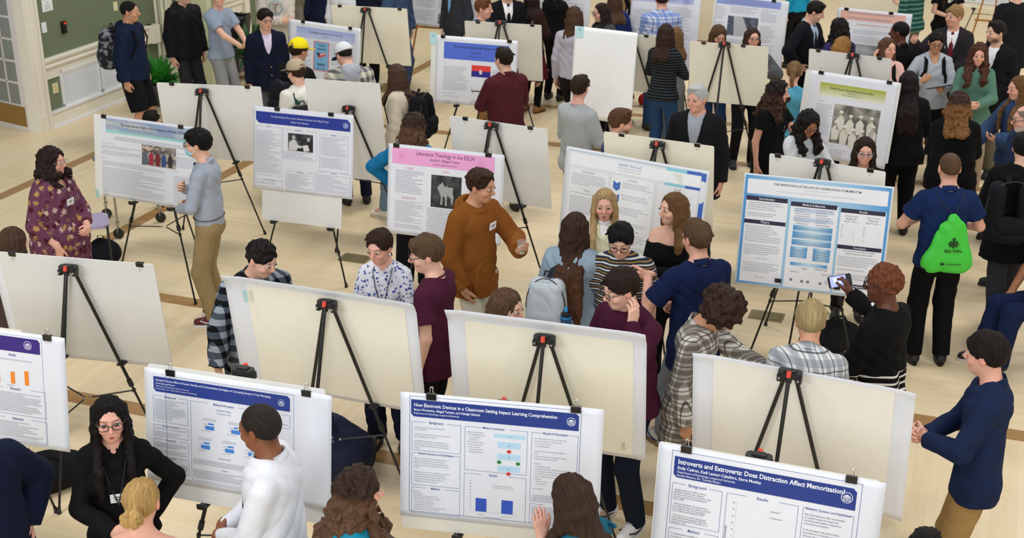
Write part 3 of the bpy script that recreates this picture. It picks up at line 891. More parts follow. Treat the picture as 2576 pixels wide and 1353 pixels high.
        sm = o.modifiers.new('s', 'SOLIDIFY'); sm.thickness = .003
    elif collar in ('hood', 'hoodup'):
        q = Sdf()
        q.ell(T(0, -.100, 1.455), (.105 * s, .062 * s, .075 * s), k=.03)
        q.ell(T(0, -.125, 1.40), (.085 * s, .040 * s, .085 * s), k=.03)
        prev = None
        for a in np.linspace(math.radians(55), math.radians(485), 15):
            if math.radians(125) < a < math.radians(415) or True:
                p = T((nk + .030) * math.cos(a), -.012 + (nk + .034) * math.sin(a), 1.475 - .030 * math.sin(a))
                if prev is not None: q.cap(prev, p, .021 * s, k=.012)
                prev = p
        q.cap(T(0, -.02, 1.46), T(0, -.01, 1.62), (nk + .014) * s, (nk + .02) * s, k=.01, op='-')
        q.warp = wrinkle(.004, G['ph'])
        solid('hood', q, G['dg'] * .8, hoodc or mat, root)
        if kind == 'hoodie' and G['near']:
            m = MB(); fy = G['ch'] * G['dch'] + gi / s + .014
            for g in (-1, 1): m.tube([T(g * .03, fy - .04, 1.42), T(g * .035, fy, 1.36), T(g * .037, fy + .004, 1.22)], .003, 5)
            m.build('drawstring', mat, root)
    elif collar == 'turtle':
        q = Sdf(); q.cap(T(0, -.008, 1.455), T(0, .008, 1.515), (nk + .014) * s, (nk + .010) * s, k=.01, f1=True); q.warp = wrinkle(.002, 1.0)
        solid('collar', q, G['dg'] * .8, under or mat, root)
    elif collar == 'lapel':
        fy = G['ch'] * G['dch'] + gi / s
        zv, vw = v
        m = MB()
        for g in (-1, 1):
            P_ = []
            for t in np.linspace(0, 1, 7):
                z = zv + (1.455 - zv) * t; xi = .010 + (vw * .98) * t; wdt = (.012 + .050 * math.sin(min(1, t * 1.35) * math.pi * .62)) * (1 if t < .92 else .5)
                y = fy * math.sqrt(max(.1, 1 - (xi / (G['ch'] + .03)) ** 2)) + .010 - .055 * t ** 2.2
                y2 = fy * math.sqrt(max(.1, 1 - ((xi + wdt) / (G['ch'] + .03)) ** 2)) + .012 - .060 * t ** 2.2
                P_ += [T(g * xi, y, z), T(g * (xi + wdt), y2, z)]
            F_ = [(2 * i, 2 * i + 1, 2 * i + 3, 2 * i + 2) for i in range(6)]
            m.add(P_, F_)
        o = m.build('lapel', mat, root, True); sm = o.modifiers.new('s', 'SOLIDIFY'); sm.thickness = .006; sm.offset = 0
    if cuff:
        m = MB()
        for nm in 'RL':
            j = J[nm]; d = nrm(j['W'] - j['E']); m.tube([j['W'] - d * .02, j['W'] + d * .008], [.031 * s + .006, .032 * s + .006], 12)
        m.build('cuff', cuff, root, True)
def wear_bottom(G, kind, mat, hid=False, name=None):
    s, root, T = G['s'], G['root'], G['T']
    q = Sdf(); hp = G['hp'] * s; g = .013
    z0 = .95 * s if not G['sit'] else .95 * s + G['dz']
    Y = np.array([0, 1.0, 0])
    top = T(0, 0, 1.01)
    if kind in ('pants', 'jeans', 'slim', 'shorts', 'wide', 'leggings'):
        q.cap(T(0, 0, .93), top, hp + .004, G['wa'] * s + .002, k=.03, sq=(Y, G['dhp']), f1=True)
        ex = dict(pants=(.016, .026), jeans=(.011, .018), slim=(.008, .012), shorts=(.03, .03), wide=(.022, .045), leggings=(.004, .004))[kind]
        for nm in 'RL':
            hip, kn, ank, yaw = G['LG'][nm]; wd = G['wd']
            q.ell(hip + np.array([0, -.022 * s, -.02 * s]), (.082 * s * wd, .080 * s * wd, .09 * s), k=.04)
            if kind == 'shorts':
                q.cap(hip, kn + (hip - kn) * .02, .088 * s * wd + ex[0] * .6, .080 * s + ex[1], k=.03, f1=True)
            else:
                q.cap(hip + (kn - hip) * .06, kn, .074 * s * wd + ex[0] * .8, .056 * s * wd ** .5 + ex[1] * .8, k=.03)
                e = ank + (ank - kn) * .02
                q.cap(kn, e, .057 * s * wd ** .5 + ex[1] * .8, .042 * s + ex[1], k=.02, f1=True)
    elif kind == 'skirt':
        q.cap(T(0, 0, .55), top, hp * 1.2 + g, G['wa'] * s + g, k=.02, sq=(Y, .8), f0=True, f1=True)
    elif kind == 'midi':
        q.cap(T(0, 0, .38), top, hp * 1.3 + g, G['wa'] * s + g, k=.02, sq=(Y, .85), f0=True, f1=True)
    q.warp = wrinkle(.0060, G['ph'] + 2)
    solid(name or dict(pants='trousers', jeans='jeans', slim='trousers', shorts='shorts', wide='trousers', leggings='tights', skirt='skirt', midi='skirt')[kind], q, G['dg'] * (1.7 if hid else 1.0), mat, root)
def shoe(G, leg, cols):
    hip, kn, ank, yaw = leg; s = G['s']; root = G['root']
    R = rotm('Z', math.radians(yaw)); o = np.array([ank[0], ank[1], 0.0])
    def P(x, y, z): return o + R @ (np.array([x, y, z]) * s)
    q = Sdf()
    q.cap(P(0, -.035, .052), P(0, .150, .040), .040 * s, .036 * s, k=.02)
    q.cap(P(0, -.02, .06), P(0, -.005, .105), .040 * s, .040 * s, k=.03, f1=True)
    q.cap(P(0, .02, .085), P(0, .11, .05), .032 * s, .030 * s, k=.02)
    q.plane(P(0, 0, .022), (0, 0, -1))
    ob = solid('shoe', q, .0065 if G['near'] else .0105, M(cols[0], .6, var=.08), root)
    n = 20; V_, F_ = [], []
    for z in (0.0, .026):
        for k in range(n):
            a = 2 * math.pi * k / n; y = .058 + .135 * math.sin(a); x = .046 * math.cos(a) * (1.0 + .12 * math.sin(a))
            V_.append(P(x * (1.0 if z == 0 else 1.03), y, z))
    F_ = [tuple(range(n - 1, -1, -1)), tuple(range(n, 2 * n))] + [(k, (k + 1) % n, n + (k + 1) % n, n + k) for k in range(n)]
    so = meshobj('sole', V_, F_, M(cols[1], .6), ob if ob else root)
    if len(cols) > 2 and G['near'] | G['mid']:
        m = MB()
        for k in range(4):
            m.tube([P(-.020, .045 + .02 * k, .117 - .011 * k), P(.020, .050 + .02 * k, .117 - .011 * k)], .003, 5)
        for g in (-1, 1):
            if len(cols) > 3: m.tube([P(g * .043, -.02, .055), P(g * .045, .03, .045), P(g * .046, .07, .050), P(g * .038, .12, .068)], .005, 5, m=1)
        m.build('lace', [M(cols[2], .7), M(cols[3] if len(cols) > 3 else cols[2], .6)], ob)
# ---------------------------------------------------------------- setting
def hallmat():
    """object coords: x = across the hall, y = along it; returns (planks along x, planks along y, dark strip)"""
    res = []
    for mode in ('x', 'y', 'strip'):
        m, nt, bs = newmat('maple_planks')
        tc = N(nt, 'ShaderNodeTexCoord'); mp = N(nt, 'ShaderNodeMapping')
        nt.links.new(tc.outputs['Object'], mp.inputs[0])
        if mode == 'y': mp.inputs['Rotation'].default_value = (0, 0, math.pi / 2)
        br = N(nt, 'ShaderNodeTexBrick', offset=0.37, offset_frequency=3)
        br.inputs['Scale'].default_value = 1.0; br.inputs['Brick Width'].default_value = 0.95; br.inputs['Row Height'].default_value = 0.057
        br.inputs['Mortar Size'].default_value = 0.0012; br.inputs['Mortar Smooth'].default_value = 0.3
        br.inputs['Color1'].default_value = (0, 0, 0, 1); br.inputs['Color2'].default_value = (1, 1, 1, 1); br.inputs['Mortar'].default_value = (0.4, 0.4, 0.4, 1)
        nt.links.new(mp.outputs[0], br.inputs['Vector'])
        st_ = N(nt, 'ShaderNodeMapping'); st_.inputs['Scale'].default_value = (1.2, 16, 1)
        nt.links.new(mp.outputs[0], st_.inputs[0])
        no = N(nt, 'ShaderNodeTexNoise', i_Scale=2.2, i_Detail=6.0, i_Distortion=0.5); nt.links.new(st_.outputs[0], no.inputs['Vector'])
        bg = N(nt, 'ShaderNodeTexNoise', i_Scale=0.9, i_Detail=2.0); nt.links.new(mp.outputs[0], bg.inputs['Vector'])
        if mode == 'strip': a, b, c = '#b08a5c', '#a07a4c', '#8a653c'
        else: a, b, c = '#eedcba', '#e5d0a8', '#d0b586'
        sc = N(nt, 'ShaderNodeSeparateColor'); nt.links.new(br.outputs['Color'], sc.inputs[0])
        base = mixc(nt, sc.outputs[0], l4(a), l4(b))
        f = mth(nt, 'MULTIPLY', mth(nt, 'SUBTRACT', no.outputs['Fac'], 0.45), 1.6, clamp=True)
        base = mixc(nt, mth(nt, 'MULTIPLY', f, 0.45), base, l4(c))
        base = mixc(nt, mth(nt, 'MULTIPLY', bg.outputs['Fac'], 0.35), base, l4(b))
        base = mixc(nt, mth(nt, 'MULTIPLY', br.outputs['Fac'], 0.22), base, l4('#9a7c54'))
        nt.links.new(base, bs.inputs['Base Color'])
        bs.inputs['Roughness'].default_value = 0.34; bs.inputs['Specular IOR Level'].default_value = 0.35
        res.append(m)
    return res
FM = hallmat()
AS = [-2, 7.22, 7.39, 9.10, 9.27, 14.90, 15.07, 16.57, 16.74, 30]
BS = [-16, -11.45, -10.16, -10.0, -8.24, -8.08, 4.2, 4.37, 6.1, 6.27, 9.0]
fv, ff, fi = [], [], []
for i in range(len(AS) - 1):
    for j in range(len(BS) - 1):
        a0, a1, b0, b1 = AS[i], AS[i + 1], BS[j], BS[j + 1]
        if j == 0 and a1 < 0: continue
        b = len(fv)
        fv += [(b0, a0, 0), (b1, a0, 0), (b1, a1, 0), (b0, a1, 0)]; ff.append((b, b + 1, b + 2, b + 3))
        astrip = i in (1, 3, 5, 7); bstrip = j in (2, 4, 6, 8)
        if astrip or bstrip: fi.append(2)
        elif i in (2, 6) or j in (1, 3, 7): fi.append(1)
        else: fi.append(0)
fl = meshobj('floor', fv, ff, FM, None, False, fi); fl.rotation_euler = (0, 0, -az); tag(fl, kind='structure')
def H(o):       # place an object built in hall coordinates
    o.rotation_euler = (0, 0, -az); return o
def hbox(name, a0, a1, b0, b1, z0, z1, mat, kind='structure', parent=None):
    m = MB(); m.box(((b0 + b1) / 2, (a0 + a1) / 2, (z0 + z1) / 2), (b1 - b0, a1 - a0, z1 - z0))
    o = m.build(name, mat, parent)
    if parent is None: H(o)
    if kind and parent is None: tag(o, kind=kind)
    return o
GREEN = M('#6f7a60', .8, var=.04); IV = M('#ebe6d6', .45); WH = M('#e9ebee', .5); BR = M('#a8854a', .35, .75)
WB = -11.3
hbox('wall_left', 13.25, 30, WB - .2, WB, 0, 5.2, GREEN)
hbox('wall_left.001', -2, 12.0, WB - .2, WB, 0, 5.2, GREEN)
hbox('wall_left.002', 12.0, 13.25, WB - .2, WB, 2.3, 5.2, GREEN)
hbox('wall_back', 30, 30.2, -16, 9, 0, 5.2, M('#e8e0c8', .8))
hbox('wall_right', -2, 30, 9, 9.2, 0, 5.2, M('#e8e0c8', .8))
hbox('baseboard_left', 13.38, 15.8, WB, WB + .03, 0, .2, IV); hbox('trim_1', 13.38, 15.8, WB, WB + .05, .195, .225, WH)
hbox('trim_2', 13.38, 15.8, WB, WB + .055, 0, .03, WH)
m = MB()
prof = [(0, .64), (.018, .64), (.018, .76), (.05, .79), (.055, .81), (.03, .83), (.035, .85), (.07, .875), (.075, .90), (.05, .915), (0, .915)]
def rail(a0, a1):
    b = len(m.v)
    m.add([(WB + x, a0, z) for x, z in prof] + [(WB + x, a1, z) for x, z in prof],
          [(i, i + 1, len(prof) + i + 1, len(prof) + i) for i in range(len(prof) - 1)] + [tuple(range(len(prof))), tuple(range(2 * len(prof) - 1, len(prof) - 1, -1))])
rail(13.38, 15.75); rail(16.75, 18.2)
tag(H(m.build('trim_3', IV)), kind='structure')
hbox('trim_4', 15.62, 15.78, WB, WB + .13, .66, .915, IV)
# baseboard and rail of the second bay
hbox('baseboard_left.001', 16.7, 18.2, WB, WB + .03, 0, .2, IV)
# door casing
m = MB()
for i, (w_, d_) in enumerate(((.06, .02), (.05, .05), (.03, .035), (.045, .05))):
    a = 13.19 + sum((.06, .05, .03, .045)[:i]); m.box((WB + d_ / 2, a + w_ / 2, 1.25), (d_, w_, 2.5))
m.box((WB + .02, 13.22, .1), (.04, .1, .2)); m.box((WB - .08, 13.20, 1.25), (.16, .06, 2.5))
tag(H(m.build('trim_5', IV)), kind='structure')
# louvred vent covers below the rail
def vent(a0, a1, z0, z1, label):
    t = empty('wall_vent'); H(t); tag(t, label, 'vent cover', 'louvred vent covers under the chair rail')
    m = MB(); f = .035
    for (p, q_, r_, s_) in ((a0, a1, z0, z0 + f), (a0, a1, z1 - f, z1), (a0, a0 + f, z0, z1), (a1 - f, a1, z0, z1)):
        m.box((WB + .012, (p + q_) / 2, (r_ + s_) / 2), (.024, q_ - p, s_ - r_))
    m.build('frame', WH, t)
    m = MB(); n = int((z1 - z0 - 2 * f) / .017)
    for i in range(n):
        z = z0 + f + (i + .5) * (z1 - z0 - 2 * f) / n
        m.box((WB + .010, (a0 + a1) / 2, z), (.016, a1 - a0 - 2 * f, .004), rotm('Y', .7))
    m.box((WB + .003, (a0 + a1) / 2, (z0 + z1) / 2), (.004, a1 - a0 - 2 * f, z1 - z0 - 2 * f), None, 1)
    m.build('louvres', [WH, M('#b9bcc0', .6)], t)
vent(13.67, 14.47, .225, .70, 'white louvred vent cover on the green wall nearest the glass door')
vent(14.50, 15.35, .225, .70, 'white louvred vent cover behind the standing backpack wearer')
vent(16.85, 17.55, .15, .72, 'white louvred vent cover behind the grey waste bin')
def plate(a, z, w_, h_, col, label, cat, nm, extra=None):
    t = empty(nm); H(t); tag(t, label, cat)
    m = MB(); m.box((WB + .006, a, z), (.012, w_, h_), None, 0, .003); m.build('plate', M(col, .4), t)
    if extra: extra(t, a, z)
def toggles(t, a, z):
    m = MB(); m.box((WB + .014, a - .012, z), (.008, .010, .03)); m.box((WB + .014, a + .014, z), (.008, .010, .03)); m.build('toggle', WH, t)
def slots(t, a, z):
    m = MB(); m.box((WB + .013, a, z + .022), (.003, .03, .026)); m.box((WB + .013, a, z - .022), (.003, .03, .026)); m.build('socket', M('#c9bf8c', .5), t)
plate(13.50, 1.30, .09, .13, '#eceef0', 'white light switch plate beside the glass door frame', 'switch', 'light_switch', toggles)
plate(13.56, .50, .11, .13, '#ddd6a8', 'cream blank outlet plate low on the green wall', 'outlet', 'wall_outlet', slots)
plate(14.99, 1.30, .09, .12, '#ddd6a8', 'cream switch plate behind the backpack wearer', 'switch', 'light_switch', toggles)
plate(17.75, .62, .09, .13, '#ddd6a8', 'cream outlet plate behind the lad in the navy blazer', 'outlet', 'wall_outlet', slots)
t = empty('card_reader'); H(t); tag(t, 'small black card reader with red light on green wall', 'card reader')
m = MB(); m.box((WB + .022, 13.86, 1.235), (.044, .075, .15), None, 0, .008); m.build('housing', M('#0d0d0f', .35), t)
m = MB(); m.box((WB + .045, 13.86, 1.288), (.004, .045, .022), None, 0); m.build('indicator_light', M('#e8382c', .4, emit=.25), t)
t = empty('notice'); H(t); tag(t, 'white printed occupancy notice taped to the green wall', 'notice')
m = MB(); m.box((WB + .002, 13.62, 1.62), (.003, .20, .27)); m.build('sheet', M('#eef0f4', .5), t)
def letters(name, st_, size, parent, loc, rot=(0, 0, 0), col='#3a3e46', off=0.0):
    c = bpy.data.curves.new('t', 'FONT'); c.body = st_; c.size = size; c.align_x = 'CENTER'; c.offset = off
    o = bpy.data.objects.new('t', c); COL.objects.link(o); me = bpy.data.meshes.new_from_object(o); bpy.data.objects.remove(o); bpy.data.curves.remove(c)
    me.name = name; me.materials.clear(); me.materials.append(M(col, .6))
    o = bpy.data.objects.new(name, me); COL.objects.link(o); o.parent = parent; o.location = loc; o.rotation_euler = rot
    return o
def walltext(t, s_, a, z, size, col='#3a3e46'): letters('lettering', s_, size, t, (WB + .005, a, z), (math.pi / 2, 0, math.pi / 2), col)
walltext(t, 'NOTICE', 13.62, 1.70, .034); walltext(t, 'MAXIMUM', 13.62, 1.665, .020); walltext(t, 'OCCUPANCY', 13.62, 1.635, .030); walltext(t, '110', 13.62, 1.585, .030)
m = MB()
for i in range(5): m.box((WB + .004, 13.62, 1.565 - .014 * i), (.001, .12 - .012 * (i % 3), .004))
m.build('small_lettering', M('#8a8e96'), t)
# glass door standing ajar
def glass_door(name, hinge, ang, wid, hgt=2.15, label=None):
    t = empty(name, tuple(hall(hinge[0], hinge[1])), ang); tag(t, kind='structure')
    cols_, rows = 3, 6; st_w = .11; kick = .34; top = .12
    m = MB()
    m.box((st_w / 2, 0, hgt / 2), (st_w, .045, hgt)); m.box((wid - st_w / 2, 0, hgt / 2), (st_w, .045, hgt))
    m.box((wid / 2, 0, hgt - top / 2), (wid - 2 * st_w, .045, top)); m.box((wid / 2, 0, kick / 2), (wid - 2 * st_w, .045, kick))
    gw = wid - 2 * st_w; gh = hgt - top - kick
    for i in range(1, cols_): m.box((st_w + gw * i / cols_, 0, kick + gh / 2), (.028, .03, gh))
    for i in range(1, rows): m.box((wid / 2, 0, kick + gh * i / rows), (gw, .03, .028))
    m.build('door_frame', M('#e6e0dc', .45), t)
    m = MB(); m.box((wid / 2, 0, kick + gh / 2), (gw, .008, gh)); gl = m.build('glass', M('#8b9188', .12, spec=.7), t)
    m = MB(); m.box((wid / 2, -.026, kick / 2 + .02), (wid - .08, .005, .26)); m.box((wid / 2, .026, kick / 2 + .02), (wid - .08, .005, .26)); m.build('kick_plate', BR, t)
    m = MB(); m.tube([(.16, -.075, 1.0), (wid - .16, -.075, 1.0)], .017, 10); m.box((.14, -.05, 1.0), (.06, .07, .06)); m.box((wid - .14, -.05, 1.0), (.06, .07, .06)); m.build('push_bar', BR, t, True)
    for z in (.30, 1.08, 1.9):
        m = MB(); m.box((-.012, -.024, z), (.085, .008, .10)); m.tube([(-.006, -.03, z - .055), (-.006, -.03, z + .055)], .008, 8); m.build('hinge', BR, t)
    return t
hw = at(80, 331); dv = at(0, 312) - hw
glass_door('door_1', (float(hw @ VA), float(hw @ VB)), math.atan2(dv[1], dv[0]), .92)
hbox('door_2', 18.62, 19.6, WB + .0, WB + .05, 0, 2.2, M('#e6dfd0', .5))
t2 = bpy.data.objects['door_2']
hbox('kick_plate', 18.66, 19.1, WB + .05, WB + .058, .02, .42, BR, parent=t2)
hbox('hinge', 19.02, 19.1, WB + .05, WB + .066, .62, .74, BR, parent=t2)
hbox('trim_6', 18.2, 18.34, WB, WB + .07, 0, 2.5, IV); hbox('trim_7', 19.15, 19.32, WB, WB + .07, 0, 2.5, IV); hbox('trim_8', 19.36, 19.42, WB, WB + .10, 0, 2.5, IV)
# folding partition parked in its pocket
t = empty('folding_partition'); H(t); tag(t, 'folded cream fabric partition standing at the end of green wall', 'partition')
m = MB()
for i in range(4):
    b = WB + .02 + .055 * i; m.box((b, 15.93 + .03 * (i % 2), 1.35), (.042, .16, 2.7), None, 0, .015)
m.build('edge_panels', M('#d9d8c0', .6), t)
m = MB(); m.box((WB + .50, 16.12, 1.35), (.54, .12, 2.7), None, 0, .02); m.box((WB + .50, 16.30, 1.35), (.54, .08, 2.7), None, 0, .02); m.build('front_panel', M('#cdd0aa', .85, var=.06), t)
m = MB()
for i in range(3): m.box((WB + .02 + .055 * i, 15.84, 1.42), (.02, .008, .05))
m.build('latch', BR, t)
# brass floor plates
def brass(px, py, label, wx=.30, wy=.20):
    p = at(px, py); t = empty('floor_plate', (p[0], p[1], 0), -az); tag(t, label, 'floor outlet cover', 'brass outlet covers set in the floor')
    m = MB(); m.box((0, 0, .002), (wx, wy, .004), None, 0, .01); m.build('plate', M('#8f8560', .45, .5), t)
    m = MB()
    for g in (-1, 1): m.box((g * wx * .24, 0, .005), (wx * .36, wy * .72, .003), None, 0, .004)
    m.build('lid', M('#857b58', .45, .5), t)
brass(893, 650, 'brass floor outlet cover left of the woman in floral shirt'); brass(1928, 795, 'brass floor outlet cover under the blue momentum poster'); brass(1408, 206, 'brass floor outlet cover by the striding lavender shirt wearer')
# plants and bin
def plant(px, py, h, label, col, n, spread, potc, blade=.05):
    p = at(px, py); t = empty('potted_plant', (p[0], p[1], 0)); tag(t, label, 'plant'); rg = random.Random(n)
    m = MB(); m.lathe([(.10, 0), (.13, .02), (.155, .25), (.17, .30), (.15, .30), (.13, .26)], n=18); m.build('pot', M(potc, .6), t, True)
    m = MB(); m.lathe([(.128, .255), (.128, .262)], n=14); m.build('soil', M('#2c2018', .9), t)
    m = MB()
    for i in range(n):
        a = rg.random() * 6.283; el_ = .35 + rg.random() * 1.05; L = h * (.45 + .5 * rg.random()); r0 = .05
        d = np.array([math.cos(a), math.sin(a), 0]); pr_ = []
        z0 = .28
        K = 7; V_ = []
        side = np.array([-d[1], d[0], 0])
        for k in range(K):
            f = k / (K - 1); rr = r0 + spread * math.cos(el_) * f * 1.1; zz = z0 + L * (math.sin(el_) * f * 1.15 - .55 * f * f * (1.2 - math.sin(el_) * .6))
            wv = blade * math.sin(math.pi * min(1, .08 + f * .95)) ** .8 * (.3 + .7 * min(1, f * 2.2))
            c = d * rr + np.array([0, 0, max(.03, zz)])
            V_ += [c - side * wv, c + np.array([0, 0, -.25 * wv]), c + side * wv]
        F_ = []
        for k in range(K - 1):
            for e in range(2): F_.append((3 * k + e, 3 * k + e + 1, 3 * k + e + 4, 3 * k + e + 3))
        m.add(V_, F_)
    o = m.build('foliage', M(col, .45, var=.3), t, True); sm = o.modifiers.new('s', 'SOLIDIFY'); sm.thickness = .0015
plant(407, 262, .62, 'bright green leafy potted plant at the foot of green wall', '#2f8a2a', 110, .34, '#4c4a44', .045)
plant(640, 196, .80, 'dark green broad leaved potted plant in a tan basket', '#2c5a2c', 70, .42, '#a8733c', .04)
p = at(597, 178); t = empty('waste_bin', (p[0], p[1], 0), -az); tag(t, 'tall grey waste bin lined with a black bag', 'waste bin')
m = MB(); m.lathe([(.14, 0), (.15, .02), (.20, .78), (.21, .80), (.19, .80), (.14, .05)], n=4, R=rotm('Z', math.pi / 4)); m.build('bin', M('#6c6c6e', .5), t)
m = MB(); rg = random.Random(4); V_ = []
for i, (r, z) in enumerate(((.20, .55), (.225, .66), (.235, .76), (.225, .84), (.19, .83), (.17, .6))):
    for k in range(24):
        a = 2 * math.pi * k / 24; q = r * (1 + .07 * math.sin(5 * a + i) + .05 * rg.random()) * (1 + .12 * abs(math.sin(2 * a)))
        V_.append((q * math.cos(a), q * math.sin(a), z + .02 * rg.random() + .02 * math.sin(3 * a)))
m.add(V_, [(i * 24 + k, i * 24 + (k + 1) % 24, (i + 1) * 24 + (k + 1) % 24, (i + 1) * 24 + k) for i in range(5) for k in range(24)])
m.build('liner', M('#17171a', .35), t, True)
# ---------------------------------------------------------------- easels, boards, posters
BLK = M('#141416', .38); BLK2 = M('#1c1c1e', .5); RED = M('#d8402c', .45)
def easel(hub, nh, desc, grp=True, rad=.50, front=62, boardbot=None):
    gx, gy = hub[0], hub[1]
    t = empty('tripod_easel', (gx, gy, 0)); tag(t, 'black folding tripod easel ' + desc, 'easel')
    H0 = np.array([0, 0, hub[2]])
    n2 = nrm([nh[0], nh[1], 0]); u2 = np.array([-n2[1], n2[0], 0])
    yaw = math.atan2(n2[1], n2[0])
    R = rotm('Z', yaw - math.pi / 2)
    m = MB(); m.box(H0, (.125, .062, .036), R, 0, .016); m.box(H0 + R @ np.array([0, -.004, .018]), (.07, .04, .016), R, 0, .01)
    for g in (-1, 1): m.box(H0 + R @ np.array([g * .05, -.012, -.022]), (.030, .045, .034), R, 0, .006)
    m.box(H0 + R @ np.array([0, -.030, -.020]), (.030, .030, .036), R, 0, .006)
    for g in (-1, 1): m.tube([H0 + R @ np.array([g * .050, -.044, -.018]), H0 + R @ np.array([g * .050, -.034, -.018])], .006, 8, m=1)
    hb = m.build('hub', [BLK2, M('#c8c8ca', .3, .8)], t)
    m = MB(); m.box(H0 + R @ np.array([0, -.036, .012]), (.024, .022, .034), R @ rotm('X', -.3), 0, .005); m.build('release_button', RED, hb, label='red release button')
    cen = np.array([0, 0, .60])
    for k, a in enumerate((front, -front, 180)):
        d = rotm('Z', math.radians(a)) @ n2
        foot = d * rad; top = H0 + d * .035 + np.array([0, 0, -.03])
        ft = np.array([foot[0], foot[1], 0.012])
        v = ft - top; mid = top + v * .56
        m = MB(); m.tube([top, mid], .0115, 10); m.box(mid, (.032, .032, .05), np.array(Vector(v).to_track_quat('Z', 'Y').to_matrix()), 0, .006); m.tube([mid, ft], .0085, 8)
        lg = m.build('leg', BLK, t, True)
        m = MB(); m.tube([ft + np.array([0, 0, -.012]), ft + np.array([0, 0, .012]) - v * .0, ft - v / np.linalg.norm(v) * .04], [.016, .014, .010], 8); m.build('foot', BLK2, lg)
        q = top + v * .60
        m = MB(); m.tube([q, cen + d * .02], .0055, 6); m.box(q, (.022, .022, .022), None, 0, .004); m.tube([cen + d * .028, cen + d * .034], .007, 6, m=1); m.build('brace', [BLK, M('#c8c8ca', .3, .8)], t)
        if k < 2 and boardbot is not None:
            q = top + v * ((hub[2] - boardbot) / hub[2])
            m = MB(); m.box(q + n2 * .03 + np.array([0, 0, -.012]), (.05, .085, .012), R, 0, .003); m.box(q + n2 * .068, (.05, .006, .026), R); m.build('board_holder', BLK2, t)
    return t
def frame(tl, tr, h, al, front, Wf=None):
    a, b = at(*tl, h), at(*tr, h); Wd = float(np.linalg.norm(b - a)); u = (b - a) / Wd
    nh = np.array([u[1], -u[0], 0.0])
    if nh @ (C0 - a) < 0: nh = -nh
    s_ = 1 if front else -1
    dn = np.array([0, 0, -1.0]) * math.cos(al) + s_ * nh * math.sin(al)
    if front: org, X_ = a, u
    else: org, X_ = b, -u
    Y_ = -dn; Z_ = np.cross(X_, Y_)
    Mx = Matrix(((X_[0], Y_[0], Z_[0], org[0]), (X_[1], Y_[1], Z_[1], org[1]), (X_[2], Y_[2], Z_[2], org[2]), (0, 0, 0, 1)))
    return Mx, Wd, X_, dn, Z_, org, (nh if front else -nh)
def rrect(u0, v0, u1, v1, r=.012, n=5):
    P_ = []
    for cx_, cy_, a0 in ((u1 - r, v0 - -0 - r, 0), (u0 + r, v0 - r, 90), (u0 + r, v1 + r, 180), (u1 - r, v1 + r, 270)):
        for k in range(n): a = math.radians(a0 + 90 * k / (n - 1)); P_.append((cx_ + r * math.cos(a), cy_ + r * math.sin(a)))
    return P_
def slab(P_, z0, z1):
    n = len(P_); V_ = [(x, y, z0) for x, y in P_] + [(x, y, z1) for x, y in P_]
    return V_, [tuple(range(n - 1, -1, -1)), tuple(range(n, 2 * n))] + [(k, (k + 1) % n, n + (k + 1) % n, n + k) for k in range(n)]
def clip(Mx, x, z, desc, up=0, side=''):
    t = empty('binder_clip'); t.matrix_world = Mx @ Matrix.Translation((x, 0, z)); tag(t, desc, 'binder clip', None)
    w_ = .026
    V_ = [(-w_, .004, -.011), (w_, .004, -.011), (w_, .004, .013), (-w_, .004, .013), (-w_, -.030, -.0055), (w_, -.030, -.0055), (w_, -.030, .0075), (-w_, -.030, .0075)]
    meshobj('clamp', V_, [(0, 1, 2, 3), (0, 4, 5, 1), (3, 2, 6, 7), (0, 3, 7, 4), (1, 5, 6, 2), (4, 7, 6, 5)], M('#141312', .3), t)
    for g in (1, -1):
        sgn = up if g > 0 else (up if up else -1)
        m = MB(); zz = .010 if g > 0 else -.008
        y1 = .042 if sgn > 0 else -.052
        sz = zz * (1.6 if sgn < 0 else .6)
        m.tube([(-.013, -.024 if sgn < 0 else .0, sz), (-.006, y1 * .55, sz * 1.2), (-.009, y1 * .85, sz), (0, y1, sz), (.009, y1 * .85, sz), (.006, y1 * .55, sz * 1.2), (.013, -.024 if sgn < 0 else .0, sz)], .0013, 5, caps=False)
        m.build('wire_handle', M('#c9c6c0', .25, .9), t, True)
